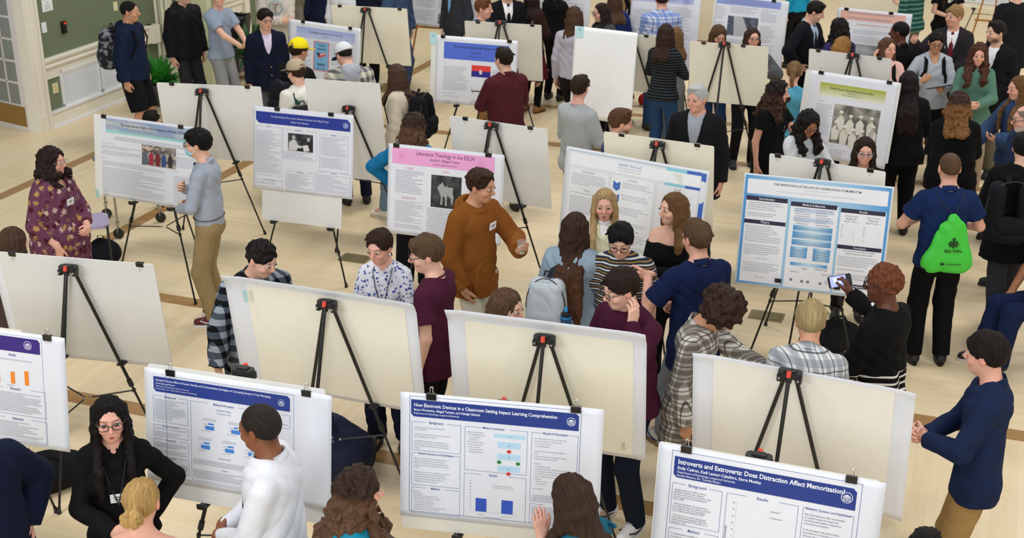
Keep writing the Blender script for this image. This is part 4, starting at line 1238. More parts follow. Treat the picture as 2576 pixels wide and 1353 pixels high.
class Poster:
    def __init__(s, name, desc, tl, tr, Hp, h=1.6, al=8, board=None, bc='#e6e6e4', front=True, hub=None, curl=None, clips=(.22, .78), paper=True, rad=.5, margin=None, clipup=(1, 0), pc='#e4e7f0', eas=True, gui=''):
        s.curl = curl or (lambda u, v: 0.0)
        Mx, Wd, X_, dn, Z_, org, nh = frame(tl, tr, h, math.radians(al), front)
        s.Mx, s.W, s.H, s.X, s.dn, s.Z, s.org, s.nh = Mx, Wd, Hp, X_, dn, Z_, org, nh
        s.desc = desc
        bd = board or (.004, 0, Wd - .004, Hp)
        V_, F_ = slab(rrect(bd[0], -bd[1], bd[2], -bd[3], .015), -.006, 0)
        bo = meshobj('foam_board', V_, F_, M(bc, .75), None); bo.matrix_world = Mx
        tag(bo, (('pale foam board backing the ' if paper else 'pale foam board back of ') + desc) if front else gui_label(gui, desc), 'foam board')
        s.root = None
        if paper:
            mg = margin or (0, 0, 0, 0)
            u0, v0, u1, v1 = -mg[0], -mg[1], Wd + mg[2], Hp + mg[3]
            nx, ny = 26, 20; V_ = []
            for j in range(ny + 1):
                for i in range(nx + 1):
                    x = u0 + (u1 - u0) * i / nx; y = v0 + (v1 - v0) * j / ny
                    V_.append((x, -y, .0015 + s.curl(x / Wd, y / Hp)))
            F_ = [(j * (nx + 1) + i, (j + 1) * (nx + 1) + i, (j + 1) * (nx + 1) + i + 1, j * (nx + 1) + i + 1) for j in range(ny) for i in range(nx)]
            o = meshobj('poster', V_, F_, M(pc, .45), None, True); o.matrix_world = Mx
            sm = o.modifiers.new('thickness', 'SOLIDIFY'); sm.thickness = .0006; sm.offset = 0
            tag(o, desc, 'poster'); s.root = o
        if eas:
            if hub is None: hubw = org + X_ * Wd * .5 + dn * .05 - Z_ * .055
            else:
                r = ray(*hub); o_ = org - Z_ * .055; tt = ((o_ - C0) @ Z_) / (r @ Z_); hubw = C0 + r * tt
            bb = (org + dn * bd[3])[2]
            s.easel = easel(hubw, nh, gui_e(desc, front), rad=rad, boardbot=bb)
        for i, c in enumerate(clips):
            clip(Mx, Wd * c, .0, ('left' if (i == 0) == front else 'right') + ' black binder clip gripping the top of the ' + desc, clipup[i % len(clipup)])
    # printing: fractions of the sheet
    def pt(s, u, v, z=.0028): return (u * s.W, -v * s.H, z + s.curl(u, v))
    def shape(s, name, pts, col, z=.0028, mat=None):
        V_ = [s.pt(u, v, z) for u, v in pts]
        return meshobj(name, V_, [tuple(range(len(V_) - 1, -1, -1)) if False else tuple(range(len(V_)))], mat or M(col, .5), s.root)
    def rects(s, name, rs, col, z=.0028, mat=None, sub=1):
        V_, F_ = [], []
        for (u0, v0, u1, v1) in rs:
            for k in range(sub):
                a = u0 + (u1 - u0) * k / sub; b = u0 + (u1 - u0) * (k + 1) / sub
                n = len(V_); V_ += [s.pt(a, v1, z), s.pt(b, v1, z), s.pt(b, v0, z), s.pt(a, v0, z)]; F_.append((n, n + 1, n + 2, n + 3))
        return meshobj(name, V_, F_, mat or M(col, .5), s.root)
    def outline(s, name, boxes, col, t=.0022, gap=None):
        rs = []
        for (u0, v0, u1, v1) in boxes:
            tu, tv = t / s.W, t / s.H
            if gap: rs += [(u0, v0, u0 + (u1 - u0) * gap, v0 + tv), (u1 - (u1 - u0) * gap, v0, u1, v0 + tv)]
            else: rs += [(u0, v0, u1, v0 + tv)]
            rs += [(u0, v1 - tv, u1, v1), (u0, v0, u0 + tu, v1), (u1 - tu, v0, u1, v1)]
        return s.rects(name, rs, col, .0026)
    def band(s, u0, v0, u1, v1, col, ch=.03, mat=None, sub=8, name='title_band'):
        c = ch; cv = ch * s.W / s.H
        if ch: return s.shape(name, [(u0, v1 - cv), (u0 + c, v1), (u1, v1), (u1, v0 + cv), (u1 - c, v0), (u0, v0)], col, .0028, mat)
        return s.rects(name, [(u0, v0, u1, v1)], col, .0028, mat, sub)
    def text(s, items, col='#333a4a', name='lettering', z=.0036):
        """items: (string, u, v, size in m, align)"""
        V_, F_ = [], []
        for it in items:
            st_, u, v, sz = it[:4]; al = it[4] if len(it) > 4 else 'LEFT'; bold = it[5] if len(it) > 5 else 0
            c = bpy.data.curves.new('t', 'FONT'); c.body = st_; c.size = sz; c.align_x = al; c.resolution_u = 2
            if bold: c.offset = sz * .012 * bold
            if len(it) > 6: c.space_character = it[6]
            o = bpy.data.objects.new('t', c); COL.objects.link(o)
            me = bpy.data.meshes.new_from_object(o)
            b = len(V_)
            for p in me.vertices:
                x = u * s.W + p.co.x * .875; y = -v * s.H + p.co.y
                V_.append((x, y, z + s.curl(x / s.W, -y / s.H)))
            for f in me.polygons: F_.append(tuple(b + i for i in f.vertices))
            bpy.data.objects.remove(o); bpy.data.curves.remove(c); bpy.data.meshes.remove(me)
        if F_: return meshobj(name, V_, F_, M(col, .5), s.root)
    def greek(s, blocks, col='#9096a2', name='small_lettering', lh=.0085, dens=.86, th=.36):
        c_ = [int(col[i:i + 2], 16) for i in (1, 3, 5)]; col = '#%02x%02x%02x' % tuple(int(v + (232 - v) * .34) for v in c_)
        """blocks of unreadably small print: (u0, v0, u1, v1)"""
        rg = random.Random(hash((round(s.W, 3), len(blocks))) % 9999); rs = []
        for b in blocks:
            u0, v0, u1, v1 = b[:4]; L = b[4] if len(b) > 4 else lh
            y = v0 * s.H
            while y + L * th < v1 * s.H:
                x = u0 * s.W + (L * .6 if rg.random() < .1 else 0); end = u1 * s.W - (rg.random() ** 3) * (u1 - u0) * s.W * .5
                if rg.random() < .06: y += L; continue
                while x < end:
                    w_ = L * (.35 + 1.5 * rg.random()); x2 = min(x + w_, end)
                    if x2 - x > L * .25: rs.append((x / s.W, y / s.H, x2 / s.W, (y + L * th) / s.H))
                    x = x2 + L * .22
                y += L
        if rs: s.rects(name, rs, col, .0046)
    def logo(s, u, v, r, col='#eef0fa', z=.0034):
        cx_, cy_ = u * s.W, v * s.H; V_, F_ = [], []
        def q(pts):
            n = len(V_)
            for x, y in pts: V_.append((cx_ + x * r, -(cy_) + y * r, z))
            F_.append(tuple(range(n, n + len(pts))))
        K = 28
        for k in range(K):
            a, b = 2 * math.pi * k / K, 2 * math.pi * (k + 1) / K
            q([(.90 * math.cos(a), .90 * math.sin(a)), (math.cos(a), math.sin(a)), (math.cos(b), math.sin(b)), (.90 * math.cos(b), .90 * math.sin(b))])
        q([(-.66, .18), (.66, .18), (.05, .56), (-.05, .56)]); q([(-.74, .02), (.74, .02), (.74, .11), (-.74, .11)])
        for x in (-.62, -.40, -.13, .05, .32, .54): q([(x, -.55), (x + .10, -.55), (x + .10, -.04), (x, -.04)])
        for x in (-.36, .09): q([(x - .02, -.12), (x + .26, -.12), (x + .26, -.04), (x - .02, -.04)])
        q([(-.74, -.66), (.74, -.66), (.74, -.58), (-.74, -.58)])
        return meshobj('crest', V_, F_, M(col, .5), s.root)
    def discs(s, name, ds, col, z=.0034, n=20):
        V_, F_ = [], []
        for (u, v, ru, rv) in ds:
            b = len(V_); V_ += [(u * s.W + ru * math.cos(2 * math.pi * k / n), -v * s.H + rv * math.sin(2 * math.pi * k / n), z + s.curl(u, v)) for k in range(n)]
            F_.append(tuple(range(b, b + n)))
        return meshobj(name, V_, F_, M(col, .5), s.root)
def gui_label(g, d): return 'blank pale foam ' + d
def gui_e(d, front): return 'supporting the ' + d
def tex(kind, c1, c2, sc=6.0, c3=None):
    m, nt, bs = newmat('print_' + kind); bs.inputs['Roughness'].default_value = .5
    tc = N(nt, 'ShaderNodeTexCoord'); mp = N(nt, 'ShaderNodeMapping'); nt.links.new(tc.outputs['Generated'], mp.inputs[0])
    if kind == 'grad':
        sx = N(nt, 'ShaderNodeSeparateXYZ'); nt.links.new(mp.outputs[0], sx.inputs[0])
        f = mth(nt, 'POWER', mth(nt, 'SUBTRACT', sx.outputs[1], 0.0, clamp=True), sc)
        nt.links.new(mixc(nt, f, l4(c1), l4(c2)), bs.inputs['Base Color'])
    elif kind == 'hgrad':
        sx = N(nt, 'ShaderNodeSeparateXYZ'); nt.links.new(mp.outputs[0], sx.inputs[0])
        d = mth(nt, 'MULTIPLY', mth(nt, 'ABSOLUTE', mth(nt, 'SUBTRACT', sx.outputs[0], .5)), 2.0)
        nt.links.new(mixc(nt, mth(nt, 'POWER', d, sc), l4(c1), l4(c2)), bs.inputs['Base Color'])
    else:
        no = N(nt, 'ShaderNodeTexNoise', i_Scale=sc, i_Detail=5.0, i_Distortion=.6); nt.links.new(mp.outputs[0], no.inputs['Vector'])
        f = mth(nt, 'MULTIPLY', mth(nt, 'SUBTRACT', no.outputs['Fac'], .4), 4.0, clamp=True)
        nt.links.new(mixc(nt, f, l4(c1), l4(c2)), bs.inputs['Base Color'])
    return m
# ---------------------------------------------------------------- the posters that face the camera
BL = '#183486'; LNC = '#4a5a9c'; TX = '#5d6474'
# classroom devices poster
p = Poster('poster', 'blue headed electronic devices poster', (1008, 985), (1520, 1030), .69, board=(.01, 0, 1.03, .76), bc='#e3dfd2', clips=(.155, .865), clipup=(1, 1))
p.outline('frame_line', [(.046, .022, .893, .955)], LNC)
p.band(.054, .05, .882, .185, BL, .014)
p.text([('How Electronic Devices in a Classroom Setting Impact Learning Comprehension', .068, .103, .0262, 'LEFT', 1.6), ('Bryce Woolwine, Abigail Tackett, and Haleigh Nichols', .068, .137, .0182, 'LEFT', 1.2), ('Department of Psychology, Longwood University', .068, .163, .0138)], '#f2f4ff', 'title_lettering')
p.logo(.845, .117, .023)
bx = [(.058, .225, .305, .455), (.058, .475, .305, .735), (.058, .755, .305, .965), (.325, .225, .635, .575), (.325, .60, .635, .955), (.655, .225, .882, .775), (.655, .795, .882, .955)]
p.outline('section_box', bx[:2] + bx[3:6], LNC, .0016, .28); p.outline('section_box', [bx[2], bx[6]], LNC, .0016, .3)
p.text([('Background', .18, .233, .018, 'CENTER', 1), ('Research Question and Hypotheses', .18, .483, .0145, 'CENTER', 1), ('Method', .18, .764, .017, 'CENTER', 1), ('Method continued...', .47, .233, .017, 'CENTER', 1), ('Results', .47, .608, .017, 'CENTER', 1), ('Results & Discussion', .77, .233, .017, 'CENTER', 1)], '#35488f', 'section_lettering')
def lines(x, y, ls, sz, st_): return [(l, x, y + st_ * i, sz) for i, l in enumerate(ls)]
p.text(lines(.067, .272, ['• Multitasking impairs learning, especially electronic', '  devices (Hall, 2019).', '', '• Students scored lower if they were in view of a peer who', '  was multitasking (Sana, et al. 2013).', '', '• (Fried, 2008) Found students who used laptops in the', '  classroom spent much of their time multitasking and the', "  use of the laptop's created distraction to users and other", '  students.'], .0092, .0185)
       + lines(.067, .522, ['• Question 1: How does the use of electronic devices in a', '  classroom setting impact learning comprehension?', '• Question 2: If a distraction is presented (texting, online', '  shopping, ect.) will the participant be more inclined to go', '  off task?', '', '• Hypothesis: When in view of a confederate who goes off-', '  task during a video lecture, participants will perform', '  worse on a comprehension quiz and display more off-', '  task behavior as compared students in view of a', '  confederate who does not go off-task.'], .0092, .0185)
       + lines(.067, .792, ['Participants:', '• 29 Participants', '• 5 Males, 22 Females, 2 Cisgender Females', '• White (62%), Asian (13.8%), African American', '• Two researchers as confederates:', '   - one sitting in front of participants', '   - one sitting behind participants', '• Confederate sitting in back measuring off task behavior', '• 10 question self made quiz given after video'], .0088, .0180)
       + lines(.335, .272, ['- Between-subjects design', '• IV: Confederate distractions', '   - L1: No distraction', '   - L2: Distraction', '• DV: Frequency of off task', '  behavior & performance', '  accuracy of the quiz', '   - 10 questions based off', '     self made questionnaire'], .0092, .0195)
       + lines(.665, .275, ['• Out of 29 participants, only six went off task and the', '  majority were during the no distraction trials', '   - Four during no distraction', '   - Two during distraction', '', '• Test grades affected by electronic devices (Bjornsen,', '  2015)', '• The presence of electronic device by itself could lead', '  to distractions (Thornton et. al. 2014)', '', '• limitations', '   - more participants needed', '   - control group: trials where confederate is not sitting', '     up front. Research should have done this because it', '     is unknown if there was no effect between the two', '     trials we conducted, or if they were both equally', '     distracting.', '      • distraction without', '      • distraction when', '', '• Future research'], .0089, .0200), TX, 'body_lettering')
p.greek([(.665, .72, .80, .77), (.665, .815, .86, .945)], '#8a90a0')
p.rects('flow_box', [(.470, .262, .625, .293), (.490, .325, .602, .373), (.490, .418, .602, .466), (.490, .515, .602, .560)], '#b6daf0')
p.text([('Screen', .548, .282, .008, 'CENTER'), ('Table', .546, .353, .008, 'CENTER'), ('Table', .546, .446, .008, 'CENTER'), ('Table', .546, .542, .008, 'CENTER')], '#40506a', 'flow_lettering')
p.discs('red_dot', [(.546, .398, .0115, .0095), (.546, .576, .0115, .0095)], '#d92f2c'); p.discs('green_dot', [(.498, .488, .0115, .0095), (.592, .488, .0115, .0095)], '#23803a')
p.rects('bar', [(.385, .795, .440, .902)], '#2a53c0'); p.rects('bar', [(.515, .792, .572, .902)], '#2a53c0')
p.text([(str(100 - 10 * i), .362, .662 + .0245 * i, .0092, 'RIGHT') for i in range(11)] + [('Distraction', .412, .93, .0092, 'CENTER'), ('No Distraction', .543, .93, .0092, 'CENTER'), ('Presence of Distraction (IV)', .475, .948, .0092, 'CENTER'), ('One Way Analysis of Variance', .47, .685, .0090), ('F(1, 28) = .836, p = .369, n2 = .031', .47, .703, .0090)], '#70757f', 'chart_lettering')
p.rects('axis_line', [(.368, .902, .60, .904)], '#b9bdc6')
# introverts poster
q = Poster('poster', 'blue headed introverts and extroverts poster', (1660, 1112), (2230, 1215), .72, board=(-.005, -.004, 1.03, .76), bc='#e6e4dc', hub=(1909, 1153), clips=(.125, .855), clipup=(1, 1), curl=lambda u, v: -.03 * max(0, u - .93) ** 1.0 * 4 * max(0, u - .93))
q.outline('frame_line', [(.062, .035, .905, .97)], LNC)
q.band(.075, .075, .885, .225, BL, .016)
q.text([('Introverts and Extroverts: Does Distraction Affect Memorization?', .092, .125, .0335, 'LEFT', 1.8), ('Emily Cedron, Kadi Leonor-Caballero, Sierra Mottley', .092, .163, .0212, 'LEFT', 1.4), ('Department of Psychology, Longwood University', .092, .190, .0160), ('Faculty Mentors: Dr. Timothy Ritzert', .092, .214, .0160)], '#f2f4ff', 'title_lettering')
q.logo(.845, .145, .027)
bx = [(.075, .265, .305, .56), (.075, .59, .305, .965), (.325, .265, .645, .965), (.665, .265, .885, .56), (.665, .585, .885, .965)]
q.outline('section_box', bx, LNC, .0018, .27)
q.text([('Background', .19, .276, .021, 'CENTER', .6), ('Method', .19, .602, .021, 'CENTER', .6), ('Results', .485, .276, .021, 'CENTER', .6), ('Research Question and Hypotheses', .775, .276, .0165, 'CENTER', .6), ('Design', .775, .597, .021, 'CENTER', .6)], '#35488f', 'section_lettering')
q.text(lines(.084, .315, ['· Background noise interferes with an', "individual's attention span, causing a", 'decrease in their short-term memory recall', 'and their task enforcement (Banbury &', 'Berry, 1998)', '', '· Introverts did better than extroverts on', 'most tasks that they were asked to do, with', 'the exception of the one that included', 'music (Cassidy and Macdonald, 2007)', '', '· Introverts are not used to background', 'noise while performing specific tasks like', 'recall and comprehension (Furnham, A., &', 'Bradley, A. 1997)'], .0118, .0168)
       + lines(.084, .635, ['71 undergraduate students were', 'recruited via Longwood Psychology Pool', 'Materials', '- Consent forms', '- Packets including a crossword puzzle, a', 'blank piece of paper, and two', 'questionnaires', 'Procedure'], .0128, .0215)
       + lines(.675, .315, ['RQ: Does distraction affect memorization', 'to a greater degree for people with', 'introverted personalities compared to', 'extroverted personalities?', '', 'H: All participants will perform better', 'when there is no distractor present.', 'However, the negative impact of the', 'distractor will be worse for introverted', 'students compared to extroverted', 'students.'], .0125, .0215)
       + lines(.675, .635, ['Students were randomly assigned'], .0125, .02), '#454a58', 'body_lettering')
q.text([(str(16 - 2 * i), .365, .33 + .048 * i, .0125, 'RIGHT') for i in range(9)] + [('• distraction', .52, .345, .0115), ('• no distraction', .52, .39, .0115)], '#454a58', 'chart_lettering')
t_ = q.text([('Words Recalled', 0, 0, .0135, 'CENTER', .8)], '#454a58', 'axis_title'); t_.matrix_local = Matrix.Translation((.338 * q.W, -.55 * q.H, 0)) @ Matrix.Rotation(math.pi / 2, 4, 'Z')
for (u, v, c) in ((.385, .59, '#3c3f46'), (.415, .64, '#b07a24'), (.50, .645, '#4c4d50'), (.535, .64, '#c8752a')): q.rects('bar', [(u, v, u + .024, .76)], c)
q.rects('axis_line', [(.372, .76, .60, .762)], '#b9bdc6'); q.rects('axis_line', [(.372, .32, .3735, .76)], '#c9ccd4')
q.greek([(.38, .79, .60, .95)], '#7a808c')
# sarcasm poster
p = Poster('poster', 'blue headed sarcasm text messaging poster', (363, 922), (838, 993), .645, board=(.02, -.022, 1.06, .735), bc='#e2e2e0', hub=(611, 934), clips=(.145, .865), clipup=(1, 1), curl=lambda u, v: .035 * max(0, u - .78) ** 2 * 9)
p.outline('frame_line', [(.115, .05, .80, .955)], LNC, .0016)
p.band(.05, .068, .78, .20, '#1f388c', .013)
p.text([('Sarcastic? Noooo: Effect of Gender Identity and Communication Strategies on Conveying Sarcasm in Text Messaging', .062, .105, .0165, 'LEFT', 1.2), ('Robert Ball, Jozef Brenson', .062, .132, .0125, 'LEFT', 1), ('Department of Psychology, Longwood University', .062, .155, .0115), ('Faculty Mentors: Dr. Timothy Ritzert, Seminar of Psychology', .062, .178, .0115)], '#e3e8fa', 'title_lettering')
p.logo(.735, .135, .019, '#dde4fa')
bx = [(.045, .235, .235, .465), (.045, .495, .235, .595), (.045, .62, .235, .745), (.045, .775, .235, .915), (.25, .235, .60, .94), (.615, .235, .78, .35)]
p.outline('section_box', bx, LNC, .0014, .27)
p.text([('Background', .14, .246, .0165, 'CENTER', 1), ('Research Question', .14, .505, .0150, 'CENTER', 1), ('Hypotheses', .14, .63, .0150, 'CENTER', 1), ('Participants', .14, .786, .015, 'CENTER', 1), ('Method & Procedure', .43, .246, .0165, 'CENTER', 1), ('Results', .70, .246, .0165, 'CENTER', 1), ('Independent Variables:', .43, .29, .0108, 'CENTER', .6), ('Gender Identity of Sender', .43, .318, .0095, 'CENTER'), ('Dependent Variable:', .43, .715, .0105, 'CENTER', .6), ('Procedures:', .43, .82, .0105, 'CENTER', .6)], '#3a4a86', 'section_lettering')
p.greek([(.054, .265, .225, .45), (.054, .52, .225, .585), (.054, .65, .225, .735), (.054, .80, .225, .90), (.26, .745, .59, .80), (.26, .84, .59, .93), (.625, .265, .77, .34), (.63, .82, .77, .93)], '#858c9c', lh=.0108)
for (u, v) in ((.315, .37), (.455, .37), (.29, .545), (.42, .545), (.545, .545)):
    p.rects('speech_box', [(u + .028, v + .040, u + .06, v + .055), (u + .014, v + .066, u + .062, v + .100)], '#3f83d6')
    p.greek([(u, v, u + .075, v + .03), (u - .005, v + .11, u + .05, v + .125), (u, v + .05, u + .025, v + .09)], '#8a909c', 'chat_lettering', .009)
for (u, v, c) in ((.635, .50, '#f2bf9a'), (.665, .53, '#ee8a2a'), (.697, .47, '#bd6a2a')): p.rects('bar', [(u, v, u + .022, .585)], c); p.rects('error_bar', [(u + .010, v - .025, u + .012, v + .01)], '#555a66')
p.rects('axis_line', [(.62, .585, .735, .588)], '#8a909c')
# purple results poster, cut by the left frame edge
p = Poster('poster', 'purple headed orange bar chart poster', (-330, 785), (163, 850), .69, board=(.03, -.01, 1.035, .76), bc='#e4e2d8', clips=(.14, .915), clipup=(1, 1))
p.outline('frame_line', [(.05, .03, .885, .975)], LNC, .0016)
p.band(.07, .048, .875, .175, '#32187a', .012)
p.logo(.815, .108, .026, '#e8e2fa')
p.outline('section_box', [(.60, .50, .89, .735), (.60, .765, .89, .955)], LNC, .0016, .27)
p.text([('Results', .735, .215, .019, 'CENTER', 1), ('Discussion', .74, .512, .019, 'CENTER', 1), ('References', .745, .778, .019, 'CENTER', 1)], '#4a3a8f', 'section_lettering')
for (u, v, w_) in ((.645, .30, .46), (.72, .355, .46), (.79, .335, .46)): p.rects('bar', [(u, v, u + .021, w_)], '#f08a24')
p.greek([(.66, .245, .84, .262), (.70, .472, .77, .482), (.61, .54, .87, .72), (.61, .80, .87, .94)], '#8a909f', lh=.0112)
p.greek([(.10, .25, .55, .92)], '#8a909f', lh=.0112)
# pink liberation poster
p = Poster('poster', 'pink headed liberation theology poster', (978, 360), (1268, 390), .755, board=(.0, 0, 1.02, .76), clips=(.07, .87), clipup=(1, 1), pc='#e6e8f1')
p.band(.035, .035, .925, .215, '#f0a6d8', 0, sub=1)
p.text([('Liberation Theology in the EZLN', .50, .098, .0440, 'CENTER', .3), ('Author: Abigail Frazier', .50, .150, .0330, 'CENTER'), ('abigail.frazier@live.longwood.edu', .50, .190, .0180, 'CENTER')], '#5c2a58', 'title_lettering')
p.logo(.115, .125, .036, '#e796cc'); p.logo(.815, .125, .036, '#e796cc')
p.outline('section_box', [(.06, .275, .325, .56), (.055, .60, .325, .975), (.345, .275, .68, .98), (.70, .275, .93, .98)], '#dcdce6', .0012)
p.text([('THESIS', .19, .268, .028, 'CENTER'), ('REFERENCES', .19, .600, .026, 'CENTER'), ('TOPIC', .51, .268, .028, 'CENTER')], '#dd8fa8', 'section_lettering')
p.greek([(.07, .285, .315, .54), (.355, .67, .67, .97)], '#9096a4', lh=.0165); p.greek([(.07, .625, .315, .94), (.71, .285, .92, .95)], '#a0a5b4', lh=.0125)
p.rects('photo_backdrop', [(.385, .295, .65, .655)], '#1c1c1e', mat=tex('n', '#0a0a0c', '#4a4a4c', 3.0))
p.shape('horse_and_rider', [(.47, .62), (.475, .54), (.455, .47), (.44, .44), (.455, .405), (.475, .385), (.485, .36), (.495, .40), (.51, .42), (.525, .40), (.53, .35), (.545, .335), (.56, .35), (.565, .39), (.58, .43), (.575, .47), (.585, .53), (.575, .60), (.565, .61), (.56, .54), (.53, .51), (.525, .56), (.528, .63), (.512, .63), (.51, .54), (.49, .52), (.488, .62)], '#a4a4a6', .0032)
p.discs('rider_head', [(.548, .325, .010, .014)], '#3a3a3c', .0036); p.discs('rider_hat', [(.548, .312, .020, .006)], '#5c5c5e', .0040); p.shape('rider_coat', [(.53, .34), (.566, .34), (.572, .42), (.526, .42)], '#3c3c3e', .0036)
# blue momentum poster
p = Poster('poster', 'bright blue bordered conservation of momentum poster', (1873, 434), (2250, 470), .88, h=1.62, al=9, board=(.05, .03, 1.06, .80), clips=(), pc='#e2e8f1')
p.rects('border', [(.012, .014, .988, .985)], '#5aa0d8', .0026, tex('hgrad', '#a9cfe8', '#4a96d6', 1.6))
p.rects('panel', [(.03, .045, .97, .175), (.03, .20, .315, .965), (.335, .225, .655, .975), (.672, .225, .97, .975)], '#eceef5', .0030)
p.text([('THE VERIFICATION OF THE LAW OF CONSERVATION OF MOMENTUM', .50, .085, .0235, 'CENTER', 1.2)], '#23242c', 'title_lettering')
p.text([('Eric Charles & Robert Mannel', .50, .112, .0165, 'CENTER'), ('Department of Physics and Chemistry, PHYS 103 University Physics Lab, Longwood University, Farmville, VA', .50, .142, .0155, 'CENTER')], '#b0b4c2', 'subtitle_lettering')
p.rects('section_band', [(.030, .195, .312, .235), (.028, .405, .312, .440), (.335, .21, .645, .25), (.672, .225, .965, .262), (.672, .545, .965, .580), (.672, .885, .965, .918)], '#22203e', .0034)
p.text([('Introduction', .17, .224, .0265, 'CENTER', .8), ('Theory', .17, .430, .0265, 'CENTER', .8), ('Method & Materials', .49, .239, .0245, 'CENTER', .8), ('Results', .82, .252, .0235, 'CENTER', .5), ('Conclusion', .82, .571, .0235, 'CENTER', .5), ('Acknowledgements', .82, .909, .0225, 'CENTER', .8)], '#e8ebf6', 'section_lettering', .0040)
p.greek([(.045, .25, .29, .375), (.042, .46, .29, .60), (.042, .63, .29, .72), (.042, .79, .29, .88), (.685, .645, .95, .78), (.685, .80, .95, .86), (.685, .93, .9, .955)], '#9aa0ae', lh=.0165)
p.text([('The experiment for both elastic and inelastic', .82, .60, .0145, 'CENTER', .8), ('collisions were proven to be successful', .82, .622, .0145, 'CENTER', .8), ('p = m1v1 + m2v2', .165, .755, .015, 'CENTER'), ('m1v1 = m2v2', .165, .925, .015, 'CENTER'), ('INITIAL VS. FINAL', .745, .295, .0145, 'CENTER', .4), ('MOMENTUM', .745, .318, .0145, 'CENTER', .4), ('(ELASTIC TRIAL 1)', .745, .341, .0145, 'CENTER', .4), ('INITIAL VS. FINAL', .89, .295, .0145, 'CENTER', .4), ('MOMENTUM', .89, .318, .0145, 'CENTER', .4), ('(INELASTIC TRIAL 1)', .89, .341, .0145, 'CENTER', .4)], '#5a5e6c', 'body_lettering')
p.greek([(.685, .37, .70, .52), (.83, .37, .845, .52), (.77, .39, .775, .52), (.93, .40, .935, .52)], '#a8adbc', 'chart_lettering', .018)
p.rects('table_rows', [(.36, .262, .63, .30), (.36, .345, .63, .38)], '#c6d2ea', .0034); p.greek([(.37, .265, .48, .41), (.51, .265, .62, .41)], '#8b92a8', 'table_lettering', .019)
for (u0, v0, u1, v1) in ((.365, .415, .63, .462), (.365, .47, .63, .53), (.365, .54, .63, .59), (.362, .605, .475, .705), (.515, .605, .63, .72), (.37, .745, .62, .775)):
    p.rects('flow_box', [(v, v0, min(u1, u0 + (u1 - u0)), v1) for v in (u0,)], '#3f97d2', .0034, tex('hgrad', '#c2dff0', '#3a92d0', 1.2)); p.greek([(u0 + .01, v0 + .008, u1 - .01, v1 - .004)], '#2d5e96', 'flow_lettering', .014)
p.outline('cart', [(.375, .865, .48, .90), (.485, .865, .60, .90), (.535, .80, .552, .865), (.343, .925, .625, .95)], '#5a5e6c', .0018)
p.discs('cart_wheel', [(.385, .905, .012, .012), (.46, .91, .012, .012), (.50, .91, .012, .012), (.585, .912, .012, .012)], '#7a7f8c')
p.text([('Collision Cart', .37, .835, .0145, 'LEFT', .8), ('Plunger', .45, .80, .0145, 'LEFT', .8), ('Additional Weight', .54, .795, .0145, 'LEFT', .8), ('Dynamic Cart', .59, .835, .0145, 'LEFT', .8), ('Lab', .615, .89, .0145, 'LEFT', .8), ('Table', .610, .91, .0145, 'LEFT', .8)], '#4a4e5c', 'diagram_lettering')
# specific heat poster
cur = lambda u, v: -.16 * max(0, u - .72) ** 2 * 2 - .05 * max(0, .12 - v) ** 1.0
p = Poster('poster', 'grey and blue specific heat lab poster', (1425, 367), (1782, 432), .86, h=1.62, curl=cur, board=(.06, .06, 1.06, .82), clips=(), pc='#e6eaf1')
p.rects('border', [(.02, .02, .985, .985)], '#c8d3dc', .0026, sub=16)
p.rects('stripe', [(.955, .03, .985, .985)], '#3c66c2', .0050); p.rects('stripe', [(.72, .025, .86, .055), (.72, .165, .86, .19)], '#8fd4e6', .0050, sub=6); p.rects('stripe', [(.86, .025, .955, .055), (.86, .165, .955, .19)], '#3c66c2', .0050, sub=6)
p.rects('panel', [(.04, .055, .95, .165)], '#f4f6fa', .0034, sub=14); p.rects('panel', [(.045, .19, .33, .96), (.35, .19, .655, .96), (.675, .19, .945, .96)], '#f1f3f8', .0036, sub=6)
p.text([('Specific Heat Lab', .47, .092, .034, 'CENTER')], '#7f9fd4', 'title_lettering', .0040)
p.text([('Amir Zahabi, Noah Webster, Collins', .47, .118, .017, 'CENTER'), ('Physics 103 Longwood University', .47, .142, .017, 'CENTER')], '#b9bfcc', 'subtitle_lettering', .0040)
p.text([('Introduction', .18, .222, .024, 'CENTER', .4), ('Theory', .18, .40, .024, 'CENTER', .4), ('Procedure', .50, .222, .022, 'CENTER', .4), ('Results', .81, .225, .022, 'CENTER', .4), ('Observations and Data', .50, .70, .024, 'CENTER', .4)], '#8a909c', 'section_lettering', .0042)
p.greek([(.06, .24, .315, .36), (.06, .42, .315, .62), (.43, .245, .64, .30), (.43, .36, .64, .42), (.43, .48, .64, .56), (.43, .62, .64, .66), (.06, .70, .315, .93), (.37, .73, .64, .93)], '#a2a8b4', lh=.0165)
for (v0, s_) in ((.24, 'Heat'), (.36, 'Measure')): p.shape('arrow', [(.365, v0), (.39, v0 + .022), (.415, v0), (.415, v0 + .07), (.39, v0 + .095), (.365, v0 + .07)], '#3f6cc0', .0040); p.text([(s_, .39, v0 + .055, .011, 'CENTER', .6)], '#f0f2fa', 'arrow_lettering', .0044)
p.outline('chart_box', [(.69, .24, .805, .40), (.825, .24, .94, .40), (.69, .42, .805, .60)], '#a9aeb8', .0015); p.rects('table_rows', [(.83, .44, .935, .47), (.83, .50, .935, .54), (.83, .57, .935, .60)], '#9cc6ea', .004)
